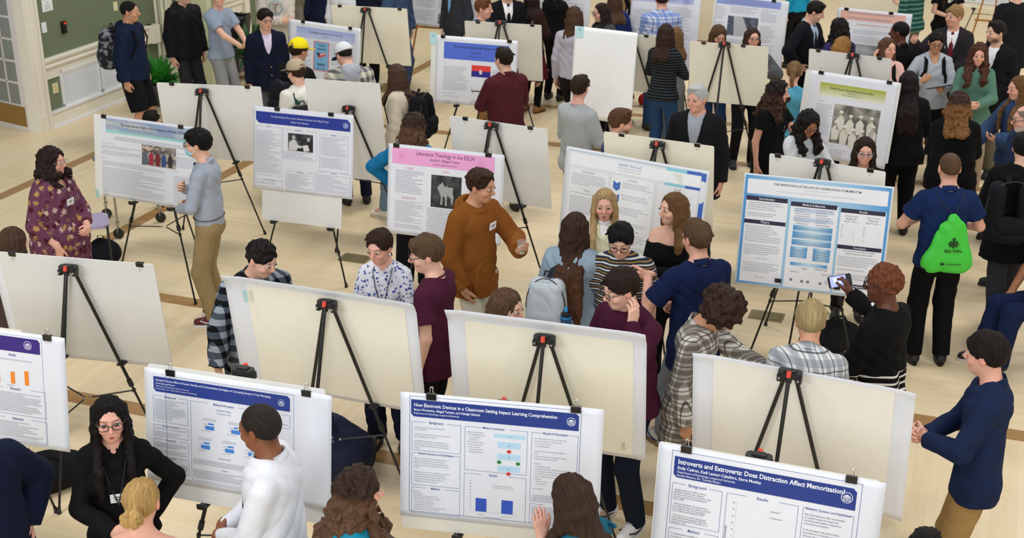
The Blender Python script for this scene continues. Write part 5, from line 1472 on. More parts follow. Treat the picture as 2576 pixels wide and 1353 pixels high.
# maya genocide poster
p = Poster('poster', 'blue headed Maya people poster', (637, 265), (890, 290), .765, board=(.09, .01, .91, 1.055), bc='#e9e9e7', clips=(.245, .78), clipup=(0, 0), curl=lambda u, v: .05 * max(0, v - .85) ** 1.0)
p.band(.03, .06, .97, .20, '#182f94', .03)
p.text([("The United States' Role on Rios Montt's Genocide of the Maya People", .47, .120, .0235, 'CENTER', .5), ('Author: Korry Brown', .47, .165, .0235, 'CENTER', .5)], '#cdd6f4', 'title_lettering')
p.logo(.925, .13, .027, '#c9d3f4')
p.outline('section_box', [(.03, .235, .29, .83), (.30, .245, .64, .60), (.67, .26, .95, .70), (.64, .71, .975, .98), (.03, .88, .30, .965), (.34, .745, .62, .985)], LNC, .0016, .3)
p.text([('Abstract', .16, .24, .018, 'CENTER', .5), ('Introduction', .46, .255, .018, 'CENTER', .5), ('Methods', .81, .27, .018, 'CENTER', .5), ('Conclusion', .81, .722, .018, 'CENTER', .5), ('References', .48, .757, .018, 'CENTER', .5), ('Contact Information', .165, .89, .018, 'CENTER', .5)], '#5a64a8', 'section_lettering')
p.greek([(.04, .27, .28, .81), (.31, .51, .63, .585), (.68, .29, .94, .67), (.65, .745, .965, .96), (.35, .78, .61, .96), (.04, .91, .26, .935)], '#a2a7b8', lh=.0125)
p.rects('photo_backdrop', [(.355, .285, .605, .495)], '#2a2a2c', mat=tex('n', '#1a1a1c', '#58585a', 2.5))
p.shape('man_in_white', [(.36, .49), (.365, .40), (.39, .37), (.41, .36), (.435, .37), (.455, .42), (.50, .43), (.50, .45), (.45, .46), (.44, .49)], '#d0d0d0', .0032); p.shape('printed_sheet', [(.50, .42), (.555, .41), (.57, .48), (.515, .49)], '#dcdcdc', .0033)
p.discs('face', [(.412, .335, .017, .021), (.56, .345, .016, .020)], '#b4b4b4'); p.shape('man_in_suit', [(.53, .42), (.545, .375), (.58, .37), (.604, .40), (.604, .47), (.57, .45)], '#1b1b1d', .0031)
# indigenous women poster
p = Poster('poster', 'cloudy headed indigenous women poster', (238, 286), (525, 325), .735, board=(-.01, .0, 1.1, .74), clips=(.085, .765), clipup=(1, 1), curl=lambda u, v: -.15 * max(0, .06 - u) ** 1.0)
p.rects('header_photo', [(.10, .028, .97, .17)], '#a8b0bc', .0026, tex('n', '#8fa2c4', '#c4c6ca', 2.2), 1); p.rects('header_water', [(.10, .165, .97, .205)], '#9ed8d6', .0026)
p.text([('The Reproductive Rights of the Indigenous Women of Peru', .52, .105, .0335, 'CENTER', .8)], '#3c3f48', 'title_lettering', .0036)
p.greek([(.35, .125, .68, .16, .018), (.22, .175, .80, .195, .014), (.17, .245, .88, .30, .018)], '#8a9098', 'subtitle_lettering')
p.greek([(.06, .335, .17, .35), (.06, .37, .42, .48), (.06, .52, .10, .53), (.06, .56, .62, .95), (.70, .34, .80, .35), (.70, .38, .97, .52), (.70, .56, .76, .57), (.70, .60, .97, .95)], '#a9adb8', lh=.0145)
p.rects('photo_backdrop', [(.42, .29, .72, .54)], '#8a7f78', mat=tex('n', '#4a4a50', '#c8b8a8', 5.0))
for i, c in enumerate(('#5a6a78', '#a8284a', '#7a2030', '#35508a', '#3a3038')): u = .45 + .055 * i; p.shape('figure', [(u - .018, .53), (u - .020, .42), (u - .008, .38), (u + .008, .38), (u + .020, .42), (u + .018, .53)], c, .0032); p.discs('face', [(u, .36, .010, .013)], '#6a4634')
# espionage poster
p = Poster('poster', 'pale blue headed espionage and sedition poster', (727, 47), (908, 72), .78, clips=(.205, .86), clipup=(0, 0))
p.rects('title_band', [(.115, .09, .93, .245)], '#aab6e4', .0028, tex('grad', '#c4cdee', '#a3b1e4', 1.0))
p.text([('The Espionage and Sedition Acts of 1917 and 1918', .52, .165, .0285, 'CENTER', 1), ('Mildred Lopez', .52, .21, .0185, 'CENTER')], '#3a4270', 'title_lettering')
p.greek([(.12, .28, .24, .30), (.12, .33, .33, .95), (.60, .28, .93, .60)], '#a9adb8', lh=.016)
p.rects('print_border', [(.365, .275, .585, .72)], '#d87a80', .003); p.rects('print_ground', [(.378, .288, .572, .707)], '#7fb2dc', .0034)
p.text([('I PLEDGE', .475, .345, .030, 'CENTER', 2), ('ALLEGIANCE', .475, .40, .027, 'CENTER', 2), ('and', .475, .55, .02, 'CENTER'), ('SILENCE', .475, .635, .036, 'CENTER', 3), ('ABOUT THE WAR', .475, .69, .018, 'CENTER', 2)], '#202430', 'print_lettering', .004)
p.shape('flag', [(.41, .43), (.47, .46), (.54, .43), (.54, .48), (.47, .51), (.44, .53)], '#d8505a', .0038); p.shape('flag_canton', [(.41, .43), (.45, .45), (.45, .49), (.43, .51)], '#26304e', .0040); p.shape('flag_stripe', [(.46, .468), (.54, .445), (.54, .455), (.46, .480)], '#e8e4e4', .0041)
p.rects('old_print', [(.52, .74, .78, 1.0)], '#cfc4b4', mat=tex('n', '#b79a86', '#d8cfc0', 5)); p.text([("DON'T TALK", .65, .79, .030, 'CENTER', 1)], '#5a4a40', 'old_print_lettering')
# serbia poster
p = Poster('poster', 'blue headed Serbian nationalism poster', (1098, 88), (1303, 103), .76, clips=(.085, .90), clipup=(1, 0), board=(-.06, 0, .97, .76))
p.rects('title_band', [(.10, .085, .90, .335)], '#4d6bd6')
p.text([('How Serbian Nationalism Started WWI', .50, .165, .0385, 'CENTER', 1.2), ('Jay Holmes', .50, .235, .0290, 'CENTER', .5), ('jay.holmes@live.longwood.edu', .50, .285, .018, 'CENTER')], '#1f2a62', 'title_lettering')
p.greek([(.10, .39, .17, .41), (.10, .44, .42, .80), (.10, .835, .27, .855), (.10, .88, .40, .93), (.70, .45, .92, .95), (.45, .92, .66, .98)], '#a9adb8', lh=.0185)
p.rects('flag_red', [(.45, .40, .685, .485)], '#e3382c', .003); p.rects('flag_blue', [(.45, .485, .685, .57)], '#17138c', .003)
p.discs('coat_of_arms', [(.565, .495, .020, .030)], '#e2b8b4', .004, 10); p.discs('shield', [(.565, .50, .012, .018)], '#d8d8e0', .0044, 8)
p.rects('timeline', [(.455, .775, .69, .79)], '#1c1c20', .003); p.rects('timeline_tick', [(.458, .735, .462, .78), (.53, .745, .534, .78), (.625, .745, .629, .78), (.682, .735, .686, .78), (.475, .785, .479, .825), (.655, .785, .659, .825)], '#1c1c20', .003)
ds = []
for k in range(3): p.outline('coin_sketch', [(.13 + .02 * k, .95 - .0 * k, .21 - .01 * k, .99)], '#5a5a60', .0016)
t = empty('number_card'); t.matrix_world = p.Mx; tag(t, 'pale blue number card 29 taped beside the Serbian nationalism poster', 'card')
m = MB(); m.box((-.035, -.035, .0035), (.085, .12, .002)); m.build('card', M('#b9e2e8', .6), t)
letters('lettering', '29', .03, t, (-.035, -.02, .006), (0, 0, 0), '#4a6a78')
# nurses poster
p = Poster('poster', 'olive headed wartime nurses poster', (2035, 175), (2262, 208), .86, al=10, clips=(.145, .90), clipup=(1, 1), board=(-.03, .0, .96, .80), curl=lambda u, v: -.15 * max(0, .05 - u))
p.rects('title_band', [(.155, .12, .885, .27)], '#b5bd3c', .0028, tex('grad', '#f0f0e2', '#a8b020', .6))
p.text([('British Nurses: Nursing During World War I', .52, .185, .0285, 'CENTER', 1.2), ('Madison Moore', .52, .215, .018, 'CENTER'), ('Dept. of History, Political Science', .52, .242, .016, 'CENTER')], '#3a4210', 'title_lettering')
p.greek([(.15, .33, .22, .35), (.14, .37, .33, .98), (.37, .83, .47, .85), (.37, .87, .56, .98), (.62, .83, .68, .85), (.60, .87, .85, .98)], '#a9adb8', lh=.0175)
p.rects('photo_backdrop', [(.35, .345, .86, .80)], '#8c8a80', mat=tex('n', '#5c5a52', '#b2afa2', 3.0))
for (u, v) in ((.44, .44), (.55, .47), (.66, .46), (.78, .46), (.40, .56), (.50, .60), (.60, .62), (.70, .62), (.81, .55)):
    p.shape('nurse', [(u - .035, v + .20), (u - .045, v + .08), (u - .015, v + .035), (u + .015, v + .035), (u + .045, v + .08), (u + .035, v + .20)], '#dcd9cc', .0032); p.discs('face', [(u, v + .015, .014, .018)], '#b8ac98', .0036, 10); p.shape('nurse_cap', [(u - .022, v), (u - .018, v - .025), (u + .018, v - .025), (u + .022, v)], '#eeece2', .0040)
# far posters
def far(desc, tl, tr, Hp, hc_, pics, h=1.6, bc='#e6e4dc', tb=(.02, .02, .90, .11), clips=(.8,), **k):
    p = Poster('poster', desc, tl, tr, Hp, h=h, bc=bc, clips=clips, clipup=(0, 0), **k)
    if hc_: p.rects('title_band', [tb], hc_); p.greek([(tb[0] + .1, tb[1] + .02, tb[2] - .1, tb[3] - .02, .03)], '#5d6690', 'title_lettering')
    for (a, b, c, d, m_) in pics: p.rects('picture', [(a, b, c, d)], '#777777', .0032, m_)
    return p
p = far('blue headed stone path photo poster', (1802, -14), (1985, 4), 1.0, '#8f9fe0', [(.20, .25, .62, .50, tex('n', '#33384a', '#6c7488', 4))], board=(-.02, 0, .99, 1.0), clips=(.8,))
p.shape('stone_path', [(.28, .25), (.40, .25), (.53, .50), (.30, .50)], '#b8b8bc', .0036); p.greek([(.02, .14, .17, .95), (.22, .13, .60, .21), (.65, .14, .86, .95), (.22, .55, .60, .95)], '#a9adb8', lh=.022)
p = far('lilac headed poster behind the blue checked shirt', (1590, -22), (1765, -8), 1.05, '#b9c0e8', [], bc='#e8e8ea', clips=())
p.logo(.80, .06, .05, '#7f8ccc'); p.greek([(.04, .15, .43, .95), (.50, .15, .88, .95)], '#b2b6c2', lh=.022)
p = far('white poster with two seascape pictures', (1042, -80), (1205, -62), .80, '#c4c8d8', [(.42, .74, .64, .93, tex('n', '#20262e', '#a8b4be', 3)), (.68, .74, .88, .93, tex('n', '#3a3a3c', '#a8a8aa', 3))], clips=(), eas=False, bc='#ded9cc')
p.greek([(.05, .15, .36, .66), (.05, .72, .36, .92), (.42, .15, .88, .66)], '#a9adb8', lh=.022)
p = far('white poster with rust coloured pictures', (1345, -60), (1490, -48), .72, '#d0d4e0', [(.32, .66, .60, .95, tex('n', '#a8452c', '#d88a70', 4)), (.66, .66, .90, .95, tex('n', '#b8552c', '#e0a070', 4))], clips=(), eas=False)
p.greek([(.05, .15, .9, .60)], '#b2b6c2', lh=.022)
p = far('salmon headed grey landscape poster', (2108, 18), (2296, 36), .88, '#e8b4a4', [(.28, .48, .80, .72, tex('n', '#8a8e92', '#b8bcc0', 2))], tb=(.05, .03, .92, .16), clips=(.12, .72))
p.greek([(.28, .20, .80, .24, .03), (.25, .75, .7, .78, .03)], '#d8907c', 'heading'); p.greek([(.25, .28, .80, .45), (.25, .82, .80, .95), (.05, .2, .2, .95)], '#b2b6c2', lh=.02)
p = far('white poster with red gold and green table', (2436, -130), (2600, -114), .84, None, [], clips=(), board=(-.02, 0, .99, .90), bc='#ebe4d2')
p.rects('table_head', [(.05, .70, .26, .75)], '#b8344a'); p.rects('table_rows', [(.05, .76, .26, .81), (.05, .82, .26, .87)], '#c8a040'); p.rects('table_foot', [(.05, .88, .26, .94)], '#5ab83c'); p.rects('green_rule', [(.33, .83, .75, .845)], '#9ccc8c')
p.shape('star', [(.42, .75), (.45, .70), (.48, .64), (.51, .70), (.54, .75), (.48, .73)], '#e0604c'); p.greek([(.33, .86, .75, .93), (.05, .1, .9, .6)], '#b2b6c2', lh=.022)
# ---------------------------------------------------------------- boards seen from behind
def back(desc, tl, tr, Hp, hub, bc='#e9e9e7', h=1.6, clips=(.2, .8), clipup=(0, 0), **k):
    k.setdefault('paper', False)
    return Poster('board', desc, tl, tr, Hp, h=h, bc=bc, front=False, hub=hub, clips=clips, clipup=clipup, **k)
CR = '#f0ecdb'; GY = '#e8e8e6'
back('board behind the cloudy headed poster', (393, 207), (657, 218), .80, (508, 229), GY, clips=(.13, .85))
back('upright board behind the Maya poster', (765, 197), (957, 210), 1.06, (877, 272), GY, clips=())
back('board behind the pink poster', (1130, 290), (1378, 325), .77, (1237, 314), GY, clips=(.17, .965)[:1] + (.83,))
back('cream board behind the espionage poster', (832, 12), (1025, 22), .75, (920, 24), CR, clips=(.1, .88), clipup=(0, 1))
back('board behind the Serbian poster', (1168, 52), (1363, 63), .70, (1259, 57), '#dedcd4', clips=(.12, .82), clipup=(1, 1))
back('narrow cream board beside the striped sweater', (1555, 82), (1662, 92), .72, (1590, 96), CR, h=1.46, clips=(.33,), clipup=(1,))
back('cream board under the cardigan woman', (1735, 103), (1935, 118), .70, (1823, 110), CR, clips=(.32, .67)[:1] + (.82,))
back('board behind the nurses poster', (2035, 122), (2243, 148), .76, (2147, 139), GY, clips=(.14, .88))
back('cream board behind the specific heat poster', (1518, 330), (1798, 368), .77, (1655, 362), CR, clips=(.15, .83), clipup=(0, 1))
back('board behind the momentum poster', (1935, 385), (2230, 432), .77, (2070, 407), GY, clips=(.13, .92))
back('largest board at the left edge', (-8, 632), (388, 665), .77, (172, 675), '#dddddb', clips=(.09, .90), paper=True, margin=(-.02, -.0, .06, .04), curl=lambda u, v: .03 * max(0, v - .8))
mid = lambda L, R, Tp, c=.10: (lambda u, v: -c * (max(0, Tp - v)) * 1.2 - .25 * max(0, L - u) ** 1.2 - .25 * max(0, u - R) ** 1.2)
back('cream board behind the sarcasm poster', (618, 712), (1020, 775), .74, (823, 764), '#f1edde', h=1.57, clips=(), paper=True, margin=(.075, .065, .14, .03), curl=mid(.0, 1.0, 0.0, .35))
bdev = back('cream board behind the devices poster', (1168, 805), (1595, 860), .80, (1370, 852), '#f1eddc', h=1.57, clips=(), paper=True, margin=(.075, .09, .10, .03), curl=mid(0, 1, 0, .30))
back('cream board behind the introverts poster', (1795, 900), (2255, 985), .74, (1988, 940), '#eeebe2', h=1.6, clips=(), paper=True, margin=(.10, .03, .11, .09), curl=mid(0, 1, 0.02, .25))
# blank white upright board with its number card
p = Poster('poster', 'blank white upright sheet numbered 30', (1447, 65), (1605, 83), 1.06, al=6, board=(0.0, 0, .79, 1.06), bc='#f2f4f6', clips=(), pc='#f3f5f8')
t = empty('number_card'); t.matrix_world = p.Mx; tag(t, 'pale blue number card 30 taped on the blank white upright sheet', 'card')
m = MB(); m.box((.065, -.065, .0045), (.10, .13, .002)); m.build('card', M('#b9e2e8', .6), t)
letters('lettering', '30', .03, t, (.065, -.045, .007), (0, 0, 0), '#4a6a78')
# pale blue tapes and tags showing beyond the boards
def tape(px, py, h, w_, hh, label, rz=0.35):
    a = at(px, py, h); t = meshobj('paper_tag', *slab(rrect(-w_ / 2, hh / 2, w_ / 2, -hh / 2, .004), 0, .002), M('#a9d4d6', .6)); t.rotation_euler = (math.pi / 2 + .14, 0, -az); t.location = a; tag(t, label, 'tag')
tape(617, 745, 1.50, .028, .085, 'pale blue tag on the sheet edge left of cream board')
tape(245, 487, .93, .035, .08, 'pale blue tag at the lower left corner of the cloudy poster')
# wooden easels in the far rows
def wood_easel(px, py, h, label):
    w = at(px, py, h); t = empty('wooden_easel', (w[0], w[1], 0), -az); tag(t, label, 'easel', None); WD = M('#a8702c', .5, var=.1)
    top = np.array([0, .05, h + .85])
    for g in (-1, 1):
        m = MB(); m.tube([(g * .06, 0, 1.75), (g * .36, -.14, 0.01)], .014, 6); m.build('leg', WD, t)
    m = MB(); m.tube([(0, .03, 1.75), (0, .60, 0.01)], .013, 6); m.build('leg', WD, t)
    m = MB(); m.box((0, -.09, h), (.55, .05, .022)); m.build('ledge', WD, t)
    m = MB(); m.box((0, -.02, 1.70), (.14, .03, .10)); m.build('hub', WD, t)
wood_easel(1090, 66, .78, 'slim wooden easel under the seascape picture poster')
wood_easel(1400, 97, .74, 'slim wooden easel under the rust picture poster')
wood_easel(2500, 50, .70, 'slim wooden easel under the poster with gold table')
t = empty('display_board', tuple(at(1772, 88, .9)[:2]) + (0,), -az - .1); tag(t, 'tall cream display board with wooden foot between two far posters', 'board')
m = MB(); m.box((0, 0, 1.45), (.52, .03, 1.25)); m.build('panel', M('#e8dcc0', .7), t)
m = MB(); m.box((0, -.01, .80), (.56, .05, .04)); m.tube([(.16, 0, .8), (.20, -.25, .01)], .018, 6); m.tube([(-.2, 0, .8), (-.25, .25, .01)], .018, 6); m.tube([(.2, 0, .8), (.25, .3, .01)], .018, 6); m.build('frame', M('#b98d54', .5), t)
b2 = back('cream board at the top edge above the salmon poster', (2120, -95), (2290, -82), .80, (2204, -80), CR, clips=(), eas=False)

letters('lettering', 'CHC', .030, bpy.data.objects[[o.name for o in bpy.data.objects if o.get('label', '').endswith('cream board behind the devices poster') and o.name.startswith('foam')][0]], (.05, -.74, -.0075), (math.pi, 0, math.pi / 2), '#a8a494')
# ---------------------------------------------------------------- things people carry
def pack(G, name, label, mat, size=(.30, .17, .44), off=0.0, z=1.20, straps=True, extra=None, tilt=0, strapmat=None, pocket=None, x=0.0, cat='backpack'):
    T, Tv, s, root = G['T'], G['Tv'], G['s'], G['root']
    t = empty(name); t.matrix_world = Matrix.Translation(root.location) @ Matrix.Rotation(root.rotation_euler[2], 4, 'Z'); tag(t, label, cat)
    w_, d, hh = [v * s for v in size]
    back = -(G['ch'] * G['dch'] + G.get('infl', .015) / s) - d / s / 2 - .012 + off
    q = Sdf(); Y = G['Yt']
    for g in (-1, 1): q.cap(T(x + g * (w_ / s / 2 - .07), back, z - hh / s * .28), T(x + g * (w_ / s / 2 - .085), back + .02, z + hh / s * .30), .080 * s, .068 * s, k=.07, sq=(Y, d / .16))
    q.cap(T(x - .06, back, z - hh / s * .36), T(x + .06, back, z - hh / s * .36), .075 * s, k=.05, sq=(Y, d / .16))
    q.warp = wrinkle(.004, 1.3)
    bo = solid('body', q, G['dg'], mat, t)
    q = Sdf()
    q.cap(T(x - .055, back - d / s * .42, z - hh / s * .16), T(x + .055, back - d / s * .42, z - hh / s * .16), .072 * s, k=.03, sq=(Y, .62)); q.warp = wrinkle(.003, 2.0)
    solid('pocket', q, G['dg'], pocket or mat, t)
    sm = strapmat or mat
    if straps:
        for g in (-1, 1):
            m = MB(); sh_ = G['sh'] * .58; fy = G['ch'] * G['dch'] + G.get('infl', .015) / s + .014
            m.tube([T(x * .5 + g * .07, back + .07, z + .20), T(g * sh_, -.07, 1.468), T(g * sh_ * 1.02, .0, 1.49), T(g * sh_ * 1.08, fy * .75, 1.43), T(g * sh_ * 1.15, fy, 1.32), T(g * (G['ch'] + .012), fy * .55, 1.14), T(g * (G['ch'] + .01), back * .45, 1.03)], .022 * s, 8, flat=.32)
            m.build('strap', sm, t, True)
    m = MB(); m.tube([T(x - .03, back + .05, z + hh / s * .46), T(x - .02, back + .04, z + hh / s * .54), T(x + .02, back + .04, z + hh / s * .54), T(x + .03, back + .05, z + hh / s * .46)], .007, 6); m.build('handle', sm, t, True)
    m = MB()
    pts = [T(x + (w_ / s / 2 - .005) * math.cos(a), back - d / s * .16, z + .02 + hh / s * .44 * math.sin(a)) for a in np.linspace(-.3, math.pi + .3, 14)]
    m.tube(pts, .004, 5); m.build('zipper', M('#2a2a2e', .4), t)
    return t
def in_hand(G, nm, name, label, cat):
    j = G['J'][nm]; root = G['root']
    t = empty(name); Mr = Matrix.Translation(root.location) @ Matrix.Rotation(root.rotation_euler[2], 4, 'Z')
    d, n, T_ = j['d'], j['n'], j['T']; g = j['grip']
    Mx = Matrix(((T_[0], d[0], n[0], g[0]), (T_[1], d[1], n[1], g[1]), (T_[2], d[2], n[2], g[2]), (0, 0, 0, 1)))
    t.matrix_world = Mr @ Mx; tag(t, label, cat)
    return t
def phone(G, nm, label, screen='#20242c', emit=0.0, size=(.074, .150, .009), rot=0.0, name='phone', cat='phone', case='#101114', dz=-.012):
    t = in_hand(G, nm, name, label, cat); R = rotm('Z', rot)
    m = MB(); m.box((0, .01, dz), size, R, 0, .008); m.build('case', M(case, .3), t)
    m = MB(); m.box((0, .01, dz + size[2] * .52), (size[0] * .9, size[1] * .9, .001), R, 0, .006); m.build('screen', M(screen, .15, emit=emit), t)
    return t
c1 = lambda *a, **k: cloth('plain', a, **k)
BK = c1('#131316'); NV = c1('#17223f')
DEN = cloth('denim', ('#34507c', '#22365a')); DDEN = cloth('denim', ('#20283c', '#141a28'))
def jacketed(G, col, vz=1.14, vw=.075, hem=.78, lap=True, buttons=None):
    mt = c1(col) if isinstance(col, str) else col
    wear_top(G, kind='jacket', mat=mt, v=(vz, vw), collar='lapel' if lap else None, hem=hem, wr=.006)
    if buttons:
        m = MB(); fy = G['ch'] * G['dch'] + .045 / G['s']
        for z in (1.09, .99): m.tube([G['T'](-.012, fy, z), G['T'](-.012, fy + .008, z)], .009, 10)
        m.build('button', M(buttons, .3, .6), G['root'])
P = person
# ---- near the green wall
G = P('person in navy hooded top and black shorts by the green wall', 327, 30, 1.82, fa=78, hf=88, pitch=3, w=1.12, skin='tan', hair=('fade', '#14100e', None), hid=False, bare=True,
      top=dict(kind='hoodie', mat=c1('#152038'), collar='hood'), bottom=('shorts', BK), shoes=('#222226', '#dddddd'))
pack(G, 'backpack', 'grey and black camouflage backpack on the navy hooded top', cloth('camo', ('#2c2c32', '#8a8c96')), (.32, .22, .50), z=1.22, strapmat=BK)
m = MB()
for g in (-1, 1): m.tube([G['T'](-.085 + g * .035, .105, .60 + .02), G['T'](-.085 + g * .014, .115, .64), G['T'](-.085 + g * .014, .115, .60), G['T'](-.085 + g * .035, .105, .64), G['T'](-.085 + g * .035, .105, .60)], .004, 5)
m.tube([G['T'](-.10, .118, .62), G['T'](-.07, .118, .62)], .005, 5); m.build('emblem', M('#c0503c', .6), G['root'])
G = P('person in black hooded rain jacket and dark trousers', 463, -14, 1.80, fa=48, hf=72, pitch=6, skin='fair', hair=('short', '#2a1e16', None), top=dict(kind='coat', mat=c1('#14151a', rough=.6), collar='hood', hem=.84), bottom=('pants', c1('#2a2a2e')))
G = P('person in grey blue t-shirt and grey sweatpants', 548, -8, 1.80, fa=58, hf=40, pitch=0, skin='fair', hair=('short', '#6a4a30', None), bare=True, aL=('hold', dict(w=(.10, .34, 1.08))), aR=('hold', dict(w=(.02, .38, 1.06))),
      top=dict(kind='tee', mat=c1('#8f9cb0'), collar='crew', hem=.88), bottom=('pants', c1('#8d8f90')))
phone(G, 'R', 'dark red wallet held by the grey blue t-shirt wearer', '#5a1a1c', size=(.08, .10, .014), name='wallet', cat='wallet', case='#3a1214')
G = P('person with dark side swept hair in navy blazer with brass buttons', 668, 50, 1.74, fa=22, hf=32, pitch=4, skin='fair', hair=('mop', '#1c120e', None), glasses='#1a1a1c', mouth=.3,
      top=dict(kind='shirt', mat=c1('#dcd2e6'), collar='shirt'), bottom=('pants', c1('#4a4a4e')))
jacketed(G, '#12172a', 1.10, .07, .80, buttons='#c8a860')
m = MB(); m.box(G['T'](-.06, .16, .76), (.09, .004, .065), rotm('Z', .2)); m.build('name_badge', M('#eef0f2', .4), G['root'])
G = P('person in oatmeal sweatshirt with teal ring print arms crossed', 690, -42, 1.82, fa=8, w=1.12, skin='fair', hair=('short', '#3a2a1e', None), aL='cross', aR='cross', top=dict(kind='sweater', mat=c1('#c8c0b6'), collar='crew'), bottom=('pants', c1('#3a3c44')))
m = MB(); fy = G['ch'] * G['dch'] + .045
R_ = [G['T'](.085 * math.cos(a), fy - abs(math.cos(a)) * .012, 1.345 + .085 * math.sin(a)) for a in np.linspace(0, 2 * math.pi, 25)]
m.tube(R_, .008, 5, caps=False, flat=.4); m.build('ring_print', M('#2f9ab4', .7), G['root'])
m = MB(); m.tube([G['T'](-.03, fy + .004, 1.40), G['T'](.0, fy + .004, 1.37), G['T'](.01, fy + .004, 1.31), G['T'](-.01, fy, 1.28)], .014, 6, flat=.3); m.tube([G['T'](.0, fy + .004, 1.37), G['T'](.04, fy + .004, 1.39)], .012, 6, flat=.3); m.build('brown_print', M('#6a4638', .7), G['root'])
# ---- group at the espionage poster
G = P('person in yellow cap and black jacket reading the espionage poster', 752, 128, 1.74, fa=140, pitch=14, skin='tan', hair=('messy', '#2c1c12', None), cap=('#f0dc1e', False, '#e0c818', 'gap'), top=dict(kind='coat', mat=c1('#17171a'), collar='hood'), bottom=('jeans', DDEN), aR='front', aL='front')
pack(G, 'backpack', 'black backpack below the yellow cap', c1('#202228'), z=1.16)
G = P('person in tan and brown cap and cream jacket', 745, 182, 1.68, fa=-150, hf=-130, pitch=12, skin='fair', hair=('messy', '#3a2418', None), cap=('#b5a68c', False, '#6f6056', 'gap'), top=dict(kind='sweater', mat=c1('#efece2'), collar='crew'), bottom=('jeans', DDEN))
pack(G, 'backpack', 'black backpack with green strap behind the cream jacket', c1('#24262c'), z=1.14, x=-.06, strapmat=c1('#23403c'))
G = P('person in white cap, grey hood and plaid flannel leaning forward', 866, 140, 1.76, fa=-165, hf=-140, pitch=34, lean=14, skin='fair', hair=('fade', '#1c1410', None), cap=('#d8dade', False, '#1c2a5a'), top=dict(kind='coat', mat=cloth('plaid', ('#d8d4c4', '#a6a49a', '#5c5e66'), 1.2), collar='hood', hoodc=c1('#a9adb8')), bottom=('jeans', DDEN), aL='front', aR='front')
m = MB(); p_ = G['Hd'](0, -.105, .06); m.box(p_, (.05, .02, .018), G['Rh']); m.build('cap_strap', M('#2c4aa8', .6), G['root'])
G = P('person with long straight brown hair in oatmeal coat', 997, 190, 1.68, fa=-108, hf=-140, sx='f', skin='fair', hair=('shoulder', '#4a3426', '#7a5a3c'), top=dict(kind='coat', mat=c1('#cdc2b0'), hem=.62), bottom=('jeans', cloth('denim', ('#8aa2bc', '#6a86a4'))), shoes=('#e8e4da', '#cfc9bb', '#ffffff'), legs='walk', hid=False)
pack(G, 'backpack', 'large black backpack over the oatmeal coat', c1('#15161a'), (.34, .24, .50), z=1.24)
m = MB()
for i, (dx, dz_) in enumerate(((.16, 1.32), (.17, 1.12))):
    for k in range(6): a = k * 1.05; m.tube([G['T'](dx + .02, -.28, dz_), G['T'](dx + .02 + .035 * math.cos(a), -.30, dz_ + .035 * math.sin(a))], [.010, .004], 5, m=(k % 3))
t = m.build('flower_charm', [M('#e8703c', .6), M('#d23a6a', .6), M('#7a3ab0', .6)], None); t.matrix_world = Matrix.Translation(G['root'].location) @ Matrix.Rotation(G['root'].rotation_euler[2], 4, 'Z'); tag(t, 'orange and pink flower charms hanging on the black backpack', 'charm')
G = P('person with long wavy brown hair in teal sweater hand on hip', 1043, 318, 1.66, fa=168, hf=135, pitch=8, sx='f', w=1.08, skin='fair', hair=('longcurly_34', '#33231a', '#5a4030'), glasses='#1c1c1e', top=dict(kind='sweater', mat=c1('#1a6c9c')), bottom=('wide', BK), aL=('hip', dict(w=(.24, .06, 1.06))), aR='front', hid=False, shoes=('#141416', '#101010'))
# ---- top row
G = P('person in white shirt at the top edge beside a navy blazer', 862, -48, 1.72, fa=150, skin='fair', hair=('short', '#3a2a1e', None), top=dict(kind='shirt', mat=c1('#e6e8f0'), collar='shirt'), bottom=('pants', c1('#2c3450')))
G = P('person in navy blazer cut off by the top edge', 812, -62, 1.76, fa=160, skin='fair', hair=('short', '#3a2a1e', None), top=dict(kind='shirt', mat=c1('#d8dce8')), bottom=('pants', c1('#1c2440')))
jacketed(G, '#171f38', lap=False)
G = P('person in taupe coat cut off by the top edge', 772, -64, 1.72, fa=100, skin='fair', hair=('short', '#3a2a1e', None), top=dict(kind='coat', mat=c1('#9c9284')), bottom=('pants', c1('#7c7468')), aR='chest', aL='front')
G = P('person in dark navy jacket above the cream board', 915, -66, 1.76, fa=20, skin='fair', hair=('short', '#3a2a1e', None), top=dict(kind='coat', mat=c1('#191e30')), bottom=('pants', BK))
G = P('person in steel blue shirt and jeans beside the cream board', 1005, -62, 1.84, fa=60, skin='fair', hair=('short', '#3a2a1e', None), top=dict(kind='coat', mat=c1('#3c5070'), hem=.84), bottom=('jeans', cloth('denim', ('#56688a', '#3c4e70'))), shoes=('#6a5a50', '#4a4038'), hid=False, aR='pocket', aL='pocket')
G = P('person in charcoal suit with pale blue tie and badge', 1140, -62, 1.82, fa=-48, skin='fair', hair=('short', '#3a2a1e', None), top=dict(kind='shirt', mat=c1('#d4dcf0'), collar='shirt'), bottom=('pants', c1('#2a2c30')), tie='#7fb4e4', badge=(.10, 1.33), aR='pocket')
jacketed(G, '#33363c', 1.08, .07, .76)
G = P('smiling person with auburn hair in navy jacket and blue collar', 1217, 22, 1.76, fa=72, pitch=4, skin='pink', hair=('neat', '#6a4028', None), mouth=.25, top=dict(kind='shirt', mat=c1('#a9bce4'), collar='shirt'), bottom=('pants', c1('#9c7848')), hid=False, tie='#24304c')
jacketed(G, '#1b2440', 1.14, .07, .80)
G = P('person in black suit with white shirt and black tie', 1277, -24, 1.80, fa=12, skin='fair', hair=('short', '#2a1e16', None), top=dict(kind='shirt', mat=c1('#f0f0f4'), collar='shirt'), bottom=('pants', BK), tie='#101014', aR='front')
jacketed(G, '#15151a', 1.06, .08, .78)
